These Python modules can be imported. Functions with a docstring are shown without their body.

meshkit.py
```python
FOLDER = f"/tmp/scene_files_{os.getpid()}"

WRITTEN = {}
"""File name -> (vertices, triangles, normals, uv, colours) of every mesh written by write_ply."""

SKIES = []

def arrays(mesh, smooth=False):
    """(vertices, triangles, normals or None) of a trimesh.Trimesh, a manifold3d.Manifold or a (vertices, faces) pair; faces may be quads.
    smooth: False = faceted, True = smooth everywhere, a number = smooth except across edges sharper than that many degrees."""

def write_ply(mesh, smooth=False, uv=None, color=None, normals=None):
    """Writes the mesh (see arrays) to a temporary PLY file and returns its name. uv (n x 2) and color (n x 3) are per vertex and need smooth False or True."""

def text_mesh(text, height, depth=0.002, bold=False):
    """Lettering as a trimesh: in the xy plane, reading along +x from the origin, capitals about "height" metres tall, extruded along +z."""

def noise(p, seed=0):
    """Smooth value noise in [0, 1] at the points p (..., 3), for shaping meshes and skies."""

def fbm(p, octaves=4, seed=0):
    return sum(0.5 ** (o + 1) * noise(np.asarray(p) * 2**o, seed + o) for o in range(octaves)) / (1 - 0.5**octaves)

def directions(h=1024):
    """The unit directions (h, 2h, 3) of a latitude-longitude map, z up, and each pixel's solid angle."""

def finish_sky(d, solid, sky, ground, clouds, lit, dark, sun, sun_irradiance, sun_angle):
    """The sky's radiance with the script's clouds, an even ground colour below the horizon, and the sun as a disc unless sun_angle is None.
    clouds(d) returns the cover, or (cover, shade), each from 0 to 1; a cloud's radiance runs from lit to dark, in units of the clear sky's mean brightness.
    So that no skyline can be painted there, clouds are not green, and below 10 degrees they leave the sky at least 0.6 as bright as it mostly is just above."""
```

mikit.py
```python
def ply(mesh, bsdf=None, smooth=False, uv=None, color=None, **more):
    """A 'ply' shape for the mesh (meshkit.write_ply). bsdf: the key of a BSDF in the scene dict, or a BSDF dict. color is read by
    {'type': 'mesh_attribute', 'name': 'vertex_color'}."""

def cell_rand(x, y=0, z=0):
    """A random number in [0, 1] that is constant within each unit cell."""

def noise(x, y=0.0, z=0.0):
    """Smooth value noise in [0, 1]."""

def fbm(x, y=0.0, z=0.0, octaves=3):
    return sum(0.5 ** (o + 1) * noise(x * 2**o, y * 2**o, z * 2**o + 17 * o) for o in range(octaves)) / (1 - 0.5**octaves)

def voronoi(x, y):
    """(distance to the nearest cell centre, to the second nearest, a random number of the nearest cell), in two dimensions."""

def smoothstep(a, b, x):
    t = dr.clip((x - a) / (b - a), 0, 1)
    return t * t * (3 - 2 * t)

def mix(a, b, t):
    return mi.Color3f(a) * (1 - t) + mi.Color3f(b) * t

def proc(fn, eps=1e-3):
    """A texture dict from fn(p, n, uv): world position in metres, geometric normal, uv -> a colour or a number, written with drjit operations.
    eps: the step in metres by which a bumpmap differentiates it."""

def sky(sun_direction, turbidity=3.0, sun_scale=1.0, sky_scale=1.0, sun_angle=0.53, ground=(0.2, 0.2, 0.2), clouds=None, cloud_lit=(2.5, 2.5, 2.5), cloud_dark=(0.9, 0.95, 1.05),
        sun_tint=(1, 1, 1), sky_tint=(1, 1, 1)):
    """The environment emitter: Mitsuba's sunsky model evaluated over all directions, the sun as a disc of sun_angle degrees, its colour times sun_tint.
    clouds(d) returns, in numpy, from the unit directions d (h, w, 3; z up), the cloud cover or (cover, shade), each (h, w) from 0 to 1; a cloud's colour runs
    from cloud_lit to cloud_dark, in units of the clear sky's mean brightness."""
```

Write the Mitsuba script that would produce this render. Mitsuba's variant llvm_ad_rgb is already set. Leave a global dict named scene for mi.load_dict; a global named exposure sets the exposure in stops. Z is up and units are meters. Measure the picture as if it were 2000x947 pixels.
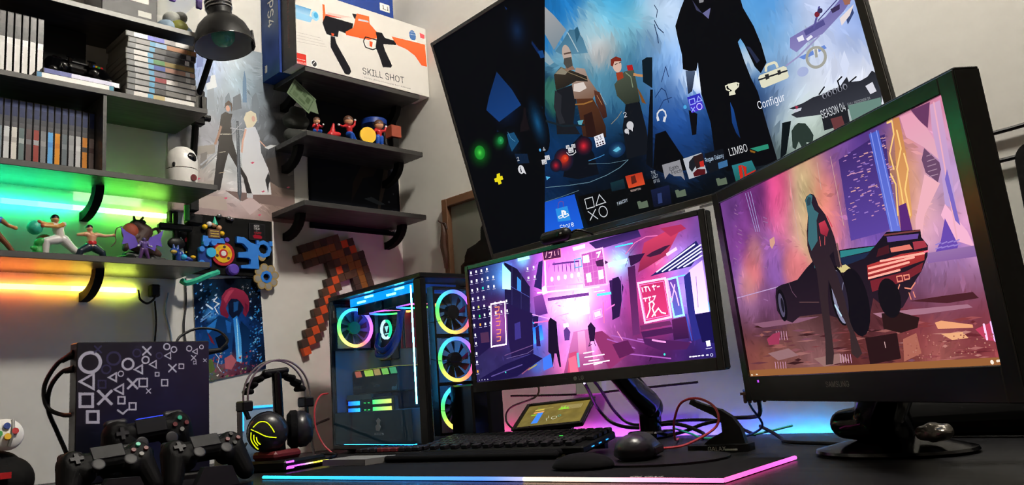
import math, random, numpy as np, trimesh, mitsuba as mi, mikit, meshkit
import manifold3d as m3
import drjit as dr
from shapely.geometry import Polygon
T = mi.ScalarTransform4f
exposure = 0.0
scene, labels, used = {}, {}, {}

# ------------------------------------------------------------------ camera (x along the shelf wall, y towards it, z up, desk top at z = 0)
def cam_axes(yaw, pit, rol):
    cy, sy, cp, sp = math.cos(yaw), math.sin(yaw), math.cos(pit), math.sin(pit)
    f = np.array([sy * cp, cy * cp, sp]); r = np.array([cy, -sy, 0.]); u = np.cross(r, f)
    c, s = math.cos(rol), math.sin(rol)
    return c * r + s * u, -s * r + c * u, f
_r, _u, _f = cam_axes(*np.radians([45.5957, 10.2365, -4.2792]))
CAM = np.array([0, 0, .13])
scene['camera'] = {'type': 'perspective', 'fov': math.degrees(2 * math.atan(1000 / 1597.8)), 'fov_axis': 'x', 'near_clip': .02, 'far_clip': 30.,
                   'to_world': T().look_at(origin=CAM.tolist(), target=(CAM + _f).tolist(), up=_u.tolist())}
# ------------------------------------------------------------------ lights of the room: one warm ceiling lamp; its strength, and that of every LED
LAMP_POS, LAMP_R, LAMP_COL = (1.08, .52, 2.02), .10, (360., 338., 300.)
LED_GAIN, RING_GAIN, DESK_LED = 2.0, 1.5, 1.8
YA, XB = 2.15, 1.67          # shelf wall, screen wall

def lin(h, g=1.0):
    c = np.array([int(h[i:i + 2], 16) for i in (0, 2, 4)]) / 255.
    return np.where(c <= .04045, c / 12.92, ((c + .055) / 1.055) ** 2.4) * g
def rgb(c): return {'type': 'rgb', 'value': [float(x) for x in c]}
def mat(key, col, rough=.5, metallic=0., spec=.5, **k):
    scene[key] = {'type': 'twosided', 'bsdf': {'type': 'principled', 'base_color': rgb(lin(col)), 'roughness': rough, 'metallic': metallic, 'specular': spec, **k}}
    return key
N = mikit
scene['m_wall'] = {'type': 'twosided', 'bsdf': {'type': 'diffuse', 'reflectance': mikit.proc(lambda p, n, uv: mi.Color3f(.66, .645, .60) * (.93 + .10 * N.fbm(p.x * 3, p.y * 3, p.z * 3)) * (.985 + .03 * N.noise(p.x * 60, p.y * 60, p.z * 60)))}}
scene['m_far_wall'] = {'type': 'twosided', 'bsdf': {'type': 'diffuse', 'reflectance': mikit.proc(lambda p, n, uv: mi.Color3f(.30, .27, .24) * (.9 + .2 * N.fbm(p.x * 2, p.y * 2, p.z * 2)))}}  # unseen walls, coloured darker than likely to cut bounced fill light
scene['m_floor'] = {'type': 'twosided', 'bsdf': {'type': 'diffuse', 'reflectance': mikit.proc(lambda p, n, uv: mi.Color3f(.28, .2, .14) * (.7 + .5 * N.noise(p.x * 2, p.y * 30, 1)))}}
scene['m_ceiling'] = {'type': 'twosided', 'bsdf': {'type': 'diffuse', 'reflectance': rgb((.42, .41, .39))}}  # out-of-view ceiling, toned down for less fill light
scene['m_shelf'] = {'type': 'twosided', 'bsdf': {'type': 'principled', 'base_color': mikit.proc(lambda p, n, uv: mi.Color3f(.026, .025, .024) * (.8 + .4 * N.noise(p.x * 20, p.y * 160, p.z * 160))), 'roughness': .42, 'specular': .5}}
scene['m_desk'] = {'type': 'twosided', 'bsdf': {'type': 'principled', 'base_color': mikit.proc(lambda p, n, uv: mi.Color3f(.007, .007, .008) * (.7 + .6 * N.noise(p.x * 90, p.y * 12, 3))), 'roughness': .4, 'specular': .14}}
scene['m_print'] = {'type': 'twosided', 'bsdf': {'type': 'diffuse', 'reflectance': {'type': 'mesh_attribute', 'name': 'vertex_color'}}}
scene['m_gloss_print'] = {'type': 'twosided', 'bsdf': {'type': 'principled', 'base_color': {'type': 'mesh_attribute', 'name': 'vertex_color'}, 'roughness': .28, 'specular': .45}}
scene['m_lit'] = {'type': 'twosided', 'bsdf': {'type': 'diffuse', 'reflectance': rgb((.010, .010, .011))}}
scene['m_pane'] = {'type': 'thindielectric', 'int_ior': 1.12, 'specular_transmittance': rgb((.66, .84, .92))}
scene['m_smoke'] = {'type': 'thindielectric', 'int_ior': 1.18, 'specular_transmittance': rgb((.80, .80, .82))}
scene['m_clear'] = {'type': 'thindielectric', 'int_ior': 1.3, 'specular_transmittance': rgb((.94, .95, .95))}
for k, c, *a in (('black', '060607', .45, 0., .22), ('black_matte', '070707', .8, 0., .15), ('black_gloss', '030304', .14, 0., .4), ('dark_grey', '2a2a2c', .5), ('grey', '6c6c68', .5), ('light_grey', 'b4b4ae', .5), ('white', 'dcdad4', .35), ('white_matte', 'd8d6d0', .7),
                 ('tv_bezel', '34332f', .3), ('red', 'b01c22', .4), ('dark_red', '5a1418', .5), ('orange', 'c84a1c', .55), ('brown', '38221c', .6), ('mid_brown', '4c3022', .5), ('ochre', '7c4814', .55), ('yellow', 'e0b010', .4), ('blue', '1a4aa8', .4), ('deep_blue', '12327c', .35),
                 ('print_blue', '2a78d0', .45), ('cyan', '30a8d8', .4), ('purple', '5a40a8', .4), ('green', '2a8a3a', .45), ('teal', '2aa888', .45), ('gold', 'b89a40', .4), ('coin_rim', '9c8450', .5), ('coin_core', '8c8880', .5), ('skin', 'c8946c', .5), ('bill', '5c6c54', .8), ('bag', '2a2c2a', .9), ('wood', '6a4a34', .5),
                 ('brick', '8a3c26', .7), ('pale_blue', '8ea4b8', .6), ('yellow_green', '8a8a40', .5), ('felt', '0c0c0e', .9, 0., .1), ('lamp_in', 'a4acb4', .45), ('bulb', '58b090', .15), ('greygreen', '5c6c60', .6), ('bezel', '0f0f10', .22), ('purple_clip', '4a2c90', .4), ('wrap', '4a4640', .12, .6), ('pad', '050506', .6, 0., .10), ('pad_touch', '0b0b10', .5, 0., .15), ('glare_band', '3c3a38', .5), ('bright_glare_band', '9c9c98', .5), ('pcbody', '0a0a0c', .3, 0., .3), ('board_blue', '6c7c94', .6), ('shroud', '3c4854', .5), ('mobo', '74849c', .6), ('red_cable', 'b03038', .5), ('key', '121016', .5, 0., .3), ('mouse', '1a1a20', .33)):
    mat('m_' + k, c, *a)
mat('m_silver', 'b8b8b8', .25, .9); mat('m_chrome', 'c8c8c8', .12, 1.); mat('m_brass', 'a08c54', .3, .85); mat('m_steel', '8c8a82', .3, .8)

# ------------------------------------------------------------------ book-keeping
def num(key):
    used[key] = used.get(key, -1) + 1
    return key if used[key] == 0 else f'{key}_{used[key]:03d}'
def thing(name, label, cat, group=None):
    k = num(name); labels[k] = {'label': label, 'category': cat}
    if group: labels[k]['group'] = group
    return k
def put(key, mesh, m, smooth=False, color=None, em=None):
    more = {}
    if em is not None and np.ndim(color) == 1:           # one colour: a plain area light
        more['emitter'] = {'type': 'area', 'radiance': rgb(color), 'sampling_weight': float(em)}; color = None
    elif em is not None:                                 # a picture: each vertex has its own radiance
        more['emitter'] = {'type': 'area', 'radiance': {'type': 'mesh_attribute', 'name': 'vertex_color'}, 'sampling_weight': 1e-4}
    scene[key] = mikit.ply(mesh, 'm_' + m, smooth, color=color, **more)
    return key
def part(parent, name, mesh, m, smooth=False, label=None, color=None, em=None):
    k = num(parent + '__' + name); put(k, mesh, m, smooth, color, em)
    if label: labels[k] = {'label': label}
    return k
def solo(name, mesh, m, label, cat, group=None, smooth=False, color=None, em=None): return put(thing(name, label, cat, group), mesh, m, smooth, color, em)
def struct(name, mesh, m, color=None): labels[num(name)] = {'kind': 'structure', 'label': name.replace('_', ' ') + ' of the room'}; return put(name, mesh, m, color=color)

# ------------------------------------------------------------------ mesh helpers
def cat(*ms):
    ms = [m for m in ms if m is not None]
    v, f, o = [], [], 0
    for m in ms: v.append(np.asarray(m.vertices)); f.append(np.asarray(m.faces) + o); o += len(m.vertices)
    return trimesh.Trimesh(np.vstack(v), np.vstack(f), process=False)
def box(x0, x1, y0, y1, z0, z1, b=0.):
    lo, hi = np.minimum((x0, y0, z0), (x1, y1, z1)), np.maximum((x0, y0, z0), (x1, y1, z1)); b = min(b, *((hi - lo) * .45))
    if b <= 0:
        m = trimesh.creation.box(hi - lo); m.apply_translation((lo + hi) / 2); return m
    p = []
    for s in np.ndindex(2, 2, 2):
        c = np.where(s, hi, lo); d = np.where(s, -b, b)
        p += [c + d * (0, 1, 1), c + d * (1, 0, 1), c + d * (1, 1, 0)]
    return trimesh.convex.convex_hull(np.array(p))
def rbox(x0, x1, y0, y1, z0, z1, r, n=5):            # rounded in xy outline (vertical edges), small top chamfer
    p = Polygon([(x0 + r, y0 + r), (x1 - r, y0 + r), (x1 - r, y1 - r), (x0 + r, y1 - r)]).buffer(r, quad_segs=n)
    m = trimesh.creation.extrude_polygon(p, z1 - z0, engine='earcut'); m.apply_translation((0, 0, z0)); return m
def prism(pts, h0, h1, holes=()):
    m = trimesh.creation.extrude_polygon(Polygon(pts, holes), h1 - h0, engine='earcut'); m.apply_translation((0, 0, h0)); return m
def lathe(prof, n=32): return trimesh.creation.revolve(np.array(prof, float), sections=n)
def sph(c, r, sub=2, sc=(1, 1, 1)):
    m = trimesh.creation.icosphere(subdivisions=sub, radius=1.); m.apply_scale(np.array(sc) * r); m.apply_translation(c); return m
def cyl(a, b, r, r2=None, n=16):
    a, b = np.asarray(a, float), np.asarray(b, float); r2 = r if r2 is None else r2
    d = b - a; L = np.linalg.norm(d); m = lathe([(1e-5, 0), (r, 0), (r2, L), (1e-5, L)], n)
    return at(m, frame(a, z=d / L))
def frame(o, x=None, y=None, z=None):
    nrm = lambda v: np.asarray(v, float) / np.linalg.norm(v)
    if x is None and y is None:
        z = nrm(z); x = nrm(np.cross((0, 0, 1.) if abs(z[2]) < .9 else (0, 1., 0), z)); y = np.cross(z, x)
    elif y is None: x, z = nrm(x), nrm(z); y = np.cross(z, x)
    else: x, y = nrm(x), nrm(y); z = np.cross(x, y)
    M = np.eye(4); M[:3, 0], M[:3, 1], M[:3, 2], M[:3, 3] = x, y, z, o; return M
def rotz(o, deg):
    a = math.radians(deg); return frame(o, x=(math.cos(a), math.sin(a), 0), z=(0, 0, 1))
def at(m, M):
    m = m.copy(); m.apply_transform(M)
    return m
def tube(pts, r, sides=8, sub=6, closed=False):
    p = np.asarray(pts, float)
    if sub > 1 and len(p) > 2:
        q = np.vstack([p[-1], p, p[0], p[1]]) if closed else np.vstack([2 * p[0] - p[1], p, 2 * p[-1] - p[-2]])
        t = np.linspace(0, 1, sub, endpoint=False)[:, None]; o = []
        for i in range(1, len(q) - 2):
            a, b, c, d = q[i - 1:i + 3]
            o.append(.5 * (2 * b + (c - a) * t + (2 * a - 5 * b + 4 * c - d) * t ** 2 + (3 * b - 3 * c + d - a) * t ** 3))
        p = np.vstack(o + ([] if closed else [q[-2:-1]]))
    n = len(p); tg = (np.roll(p, -1, 0) - np.roll(p, 1, 0)) if closed else np.gradient(p, axis=0); tg /= np.linalg.norm(tg, axis=1, keepdims=True) + 1e-12
    a = np.cross(tg[0], (0, 0, 1.) if abs(tg[0][2]) < .9 else (1., 0, 0)); A = []
    for k in range(n):
        a = a - tg[k] * (a @ tg[k]); a /= np.linalg.norm(a) + 1e-12; A.append(a)
    A = np.array(A); B = np.cross(tg, A); th = np.arange(sides) * 2 * np.pi / sides; R = np.broadcast_to(r, (n,)) if np.ndim(r) == 0 or len(np.atleast_1d(r)) == n else np.interp(np.linspace(0, 1, n), np.linspace(0, 1, len(r)), r)
    v = p[:, None] + R[:, None, None] * (np.cos(th)[None, :, None] * A[:, None] + np.sin(th)[None, :, None] * B[:, None])
    f = []
    for i in range(n if closed else n - 1):
        for j in range(sides):
            a0, a1 = i * sides + j, i * sides + (j + 1) % sides; b0, b1 = ((i + 1) % n) * sides + j, ((i + 1) % n) * sides + (j + 1) % sides
            f += [(a0, a1, b1), (a0, b1, b0)]
    v = v.reshape(-1, 3)
    if not closed:
        v = np.vstack([v, p[0], p[-1]])
        for j in range(sides): f += [(len(v) - 2, (j + 1) % sides, j), (len(v) - 1, (n - 1) * sides + j, (n - 1) * sides + (j + 1) % sides)]
    return trimesh.Trimesh(v, np.array(f), process=False)
def hulls(bones, ref=0., iters=6):                    # bones: (centre, radius) pairs -> one smooth union
    parts = []
    for a, ra, b, rb in bones:
        s = m3.Manifold.sphere(1., 20)
        parts.append(m3.Manifold.batch_hull([s.scale((ra,) * 3).translate(tuple(map(float, a))), s.scale((rb,) * 3).translate(tuple(map(float, b)))]))
    m = m3.Manifold.batch_boolean(parts, m3.OpType.Add)
    if ref: m = m.refine_to_length(ref)
    g = m.to_mesh(); t = trimesh.Trimesh(g.vert_properties[:, :3], g.tri_verts, process=True)
    if iters: trimesh.smoothing.filter_taubin(t, iterations=iters)
    return t
def sheet(q, n=1):                                      # thin quad from four corners (bl, br, tr, tl)
    return trimesh.Trimesh(np.array(q, float), [[0, 1, 2], [0, 2, 3]], process=False)

# ------------------------------------------------------------------ flat pictures (screens and prints): a soft coloured ground and cut-out shapes, each a layer of its own
def tri2(poly):
    v, f = trimesh.creation.triangulate_polygon(poly, engine='earcut'); return np.asarray(v)[:, :2], np.asarray(f)
def picture(art, wash, w, h, M, nx, ny, corners=None, ground=None, gain=1., strokes=0, jit=.18, slen=.03):
    V, F, Cc, o = [], [], [], 0
    def add(v2, f, c, z):
        nonlocal o
        v2 = np.asarray(v2, float); v3 = np.c_[v2, np.full(len(v2), z)]
        V.append(v3 @ M[:3, :3].T + M[:3, 3]); F.append(np.asarray(f) + o); Cc.append(np.broadcast_to(c, (len(v2), 3)) * gain); o += len(v2)
    s, t = np.meshgrid(np.linspace(0, 1, nx + 1), np.linspace(0, 1, ny + 1))
    if corners is None: corners = [(-w / 2, -h / 2), (w / 2, -h / 2), (w / 2, h / 2), (-w / 2, h / 2)]
    c = np.array(corners, float); s, t = s.ravel()[:, None], t.ravel()[:, None]
    uv = (1 - s) * (1 - t) * c[0] + s * (1 - t) * c[1] + s * t * c[2] + (1 - s) * t * c[3]
    if wash:
        P = [x.split(',') for x in wash.split()]; plus = [x for x in P if x[2][0] == '+']; P = [x for x in P if x[2][0] != '+']
        pc = np.array([lin(x[2]) ** .45 for x in P]); pp = np.array([[int(x[0]), int(x[1])] for x in P]) * 1e-4; pr = np.array([int(x[3]) for x in P]) * 1e-4
        d2 = ((uv[:, None] - pp[None]) ** 2).sum(-1); r2 = pr[None] ** 2
        wt = (pr.max() / pr[None]) ** 1.4 * np.exp(-d2 / (2 * r2)) + 2e-5 * r2 / (d2 + .2 * r2)
        col = (wt[:, :, None] * pc[None]).sum(1) / wt.sum(1)[:, None]
        nz = meshkit.fbm(np.c_[uv / h * 9, np.zeros(len(uv))], 4, 7)[:, None] - .5
        col = np.maximum(col * (1 + .35 * nz), 0) ** (1 / .45)
        for x in plus: col = col + lin(x[2][1:]) * np.exp(-((uv - np.array([int(x[0]), int(x[1])]) * 1e-4) ** 2).sum(1) / (2 * (int(x[3]) * 1e-4) ** 2))[:, None]
    else: col = np.tile(lin(ground), (len(uv), 1))
    i = (np.arange(ny)[:, None] * (nx + 1) + np.arange(nx)[None]).ravel()
    add(uv, np.vstack([np.c_[i, i + 1, i + nx + 2], np.c_[i, i + nx + 2, i + nx + 1]]), col, 0.)
    if strokes:                                             # painterly dabs that follow the ground's colours
        rs = np.random.default_rng(9); q = rs.random((strokes, 2)); ss = q[:, :1]; tt_ = q[:, 1:]
        ctr = (1 - ss) * (1 - tt_) * c[0] + ss * (1 - tt_) * c[1] + ss * tt_ * c[2] + (1 - ss) * tt_ * c[3]
        base = col[(np.minimum((q[:, 1] * ny).astype(int), ny) * (nx + 1) + np.minimum((q[:, 0] * nx).astype(int), nx))]
        an = meshkit.noise(np.c_[ctr / h * 3, np.zeros(strokes)], 3) * 6.28; ln = slen * (.3 + rs.random(strokes)); wd = ln * (.12 + .25 * rs.random(strokes)); lim = np.abs(c).max(0) - .002
        for i in range(strokes):
            d = np.array((np.cos(an[i]), np.sin(an[i]))); e = np.array((-d[1], d[0])); p = ctr[i]
            v = np.array([p - d * ln[i], p - e * wd[i], p + d * ln[i], p + e * wd[i]]); 
            if (np.abs(v) > lim).any(): continue
            add(v, [[0, 1, 2], [0, 2, 3]], base[i] * max(.3, 1 + jit * rs.normal()), .000012 + (i % 40) * 5e-7)
    boxes = []
    for line in art.split('\n') if art else ():
        k, colr, g, rest = line.split(' ', 3); g = float(g); c2 = colr.split('/'); ca = lin(c2[0], g); cb = lin(c2[-1], g)
        if k == 'T':
            a, b, hh, st = rest.split(' ', 3); a, b = (np.array(list(map(int, x.split(',')))) * 1e-4 for x in (a, b)); hh = int(hh) * 1e-4
            m = meshkit.text_mesh(st, 1., .01); up = m.face_normals[:, 2] > .5; vs = np.array(m.vertices); fs = np.array(m.faces)[up]
            L = np.linalg.norm(b - a); ex = (b - a) / L; ez = np.array([-ex[1], ex[0]]); W0 = vs[:, 0].max()
            v2 = a + np.outer(vs[:, 0] / W0 * L, ex) + np.outer(vs[:, 1] * hh, ez); tris = [(v2, fs)]
        elif k == 'G':                                     # a soft glow: fades from its centre to the ground behind it
            cc, rx, ry = rest.split(' '); cc = np.array(list(map(int, cc.split(',')))) * 1e-4; a = np.linspace(0, 2 * np.pi, 25)[:-1]; v2 = [cc]; cg = [ca]
            for f_, w_ in ((.2, .55), (.38, .24), (.58, .085), (.8, .022), (1., 0.)):
                v2 += list(cc + np.c_[np.cos(a) * int(rx), np.sin(a) * int(ry)] * 1e-4 * f_); cg += [lin(c2[-1]) * (1 - w_) + ca * w_] * 24
            lim = np.abs(c).max(0) - .001; v2 = np.clip(np.array(v2), -lim, lim); n_ = np.arange(24); m_ = (n_ + 1) % 24; fs = [np.c_[n_ * 0, 1 + n_, 1 + m_]]
            for r_ in range(4): fs += [np.c_[1 + r_ * 24 + n_, 25 + r_ * 24 + n_, 25 + r_ * 24 + m_], np.c_[1 + r_ * 24 + n_, 25 + r_ * 24 + m_, 1 + r_ * 24 + m_]]
            lo, hi = v2.min(0), v2.max(0); lev = 1
            for (l2, h2, n2) in boxes:
                if (lo < h2).all() and (l2 < hi).all(): lev = max(lev, n2 + 1)
            boxes.append((lo, hi, lev)); add(v2, np.vstack(fs), np.array(cg), .00004 * lev); continue
        else:
            if k in 'PL':
                tk = rest.split(' '); wd = int(tk.pop(0)) * 1e-4 if k == 'L' else 0
                p = np.array([list(map(int, x.split(','))) for x in tk if x]) * 1e-4
                if k == 'L':
                    from shapely.geometry import LineString
                    po = LineString(p).buffer(max(wd / 2, .0004), cap_style='flat' if wd > .004 else 'round', join_style='mitre', quad_segs=2)
                else: po = Polygon(p).buffer(0)
            elif k == 'O':
                cc, rx, ry = rest.split(' '); cc = np.array(list(map(int, cc.split(',')))) * 1e-4; a = np.linspace(0, 2 * np.pi, 21)[:-1]
                po = Polygon(cc + np.c_[np.cos(a) * int(rx), np.sin(a) * int(ry)] * 1e-4)
            else:
                from shapely.geometry import Point
                cc, r, wd = rest.split(' '); cc = np.array(list(map(int, cc.split(',')))) * 1e-4; q = Point(*cc)
                po = q.buffer((int(r) + int(wd) / 2) * 1e-4, quad_segs=8).difference(q.buffer((int(r) - int(wd) / 2) * 1e-4, quad_segs=8))
            po = po.intersection(Polygon(corners)); tris = [tri2(g_) for g_ in getattr(po, 'geoms', [po]) if g_.geom_type == 'Polygon' and g_.area > 1e-9]
        if not tris: continue
        allv = np.vstack([v for v, _ in tris]); lo, hi = allv.min(0), allv.max(0); lev = 1
        for (l2, h2, n2) in boxes:
            if (lo < h2).all() and (l2 < hi).all(): lev = max(lev, n2 + 1)
        boxes.append((lo, hi, lev))
        for v2, fs in tris:
            tt = ((v2[:, 1] - lo[1]) / max(hi[1] - lo[1], 1e-6))[:, None]
            add(v2, fs, cb * (1 - tt) + ca * tt, .00004 * lev)
    return trimesh.Trimesh(np.vstack(V), np.vstack(F), process=False), np.vstack(Cc)

def hue_ring(a):                                        # colours round an RGB fan, a in radians from the right, anticlockwise
    ks = [(0, 'ff40e8'), (45, '8040ff'), (90, '2060ff'), (130, '20b0d0'), (170, '20d850'), (205, '70e030'), (235, 'ffe040'), (275, 'ff9a30'), (310, 'ff4838'), (335, 'ff3c90'), (360, 'ff40e8')]
    d = np.degrees(a) % 360; out = np.zeros((len(d), 3)); cs = np.array([lin(c) for _, c in ks])
    for i in range(3): out[:, i] = np.interp(d, [k for k, _ in ks], cs[:, i])
    return out
def ring_mesh(r0, r1, h, n=48):
    a = np.linspace(0, 2 * np.pi, n, endpoint=False); prof = [(r0, 0), (r1, 0), (r1, h), (r0, h)]
    v = np.array([[r * np.cos(t), r * np.sin(t), z] for t in a for r, z in prof]); f = []
    for i in range(n):
        for j in range(4):
            a0, a1 = i * 4 + j, i * 4 + (j + 1) % 4; b0, b1 = (i + 1) % n * 4 + j, (i + 1) % n * 4 + (j + 1) % 4
            f += [(a0, b0, b1), (a0, b1, a1)]
    return trimesh.Trimesh(v, np.array(f), process=False), np.repeat(a, 4)
# ------------------------------------------------------------------ drawings of the screens and prints (tenths of a millimetre, in each picture's own plane)
TV_WASH = '''-570,2771,1a6fb0,393 852,2147,2a8fc8,393 2128,1588,a0c0e8,393 4323,627,3a8ad0,393 5275,210,d0d0ea,393 6025,71,a0b4e0,393 -787,2226,1a70b4,393 658,1628,38a0d0,393 201,1264,8cc4d4,393 -316,1215,a8c0c8,393 1042,993,7ab4c4,393 1069,150,1d4a5c,393 38,832,d0c8c4,209 -221,804,dccac2,183 -550,608,4c88a4,393 381,32,3f7d9e,393 -128,-41,5d9ab5,393 540,-388,2c6a90,393 -1833,-398,0a2a44,393 -232,-757,123a60,393 -1381,-1320,0a2f5c,393 -1929,-1570,071a30,393 -2375,-1047,0c3668,393 -1009,-1937,06101c,393 -25,-1939,04080e,393 -2952,-1996,0a2044,393 -1717,-2419,05080e,393 -212,-2891,050709,393 -2991,-2819,0c4050,393 420,-3278,050709,393 1953,-2921,050709,393 3217,-2905,060809,393 -1928,298,3a7a6a,131 -1857,9,2c6a58,131 1883,891,d4e4f8,393 1830,337,b4d2f4,393 1406,146,7aa8e4,393 1360,-190,6a94d4,393 1669,-530,8ab4ec,393 1978,-521,d8e8ff,157 2186,-707,e8f0ff,104 1267,-865,2a58a4,393 1433,-1621,1f4f9c,393 1080,-1399,143a78,393 2833,-1811,1a4a90,393 3829,-212,4a9ad8,393 3918,-667,c4e2fa,393 3504,-675,e0f0ff,131 4324,-96,2f78c0,393 4252,-688,3a88cc,393 3977,-1214,1f4f90,393 3588,-1720,163a78,393 3248,-2045,0c1c40,393 1451,-1978,163a70,393 618,-1867,0a1830,393 2093,-2499,06101e,393 2978,-2514,08101c,393 3050,583,4a88c8,393 3634,290,70b0e8,393 5012,-673,e2e4f4,393 4715,-254,d8d8ee,393 5531,-973,7a98dc,393 5378,-816,a0b4e0,393 4824,-1305,f8faff,393 4465,-1075,eef0fa,393 5670,-1510,eceef8,393 5288,-1471,dfe4f2,393 4549,-1514,d0d8ec,393 5079,-1496,c4cce4,131 5757,-867,7090d0,393 4210,-1917,ecf2f0,393 4021,-2171,dde6e0,393 4195,-2328,b8c8b8,393 4905,-2439,8a9a98,393 5544,-1951,e8e8f0,393 4494,-2416,90a494,393 3770,-2624,7a9488,393'''
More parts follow.
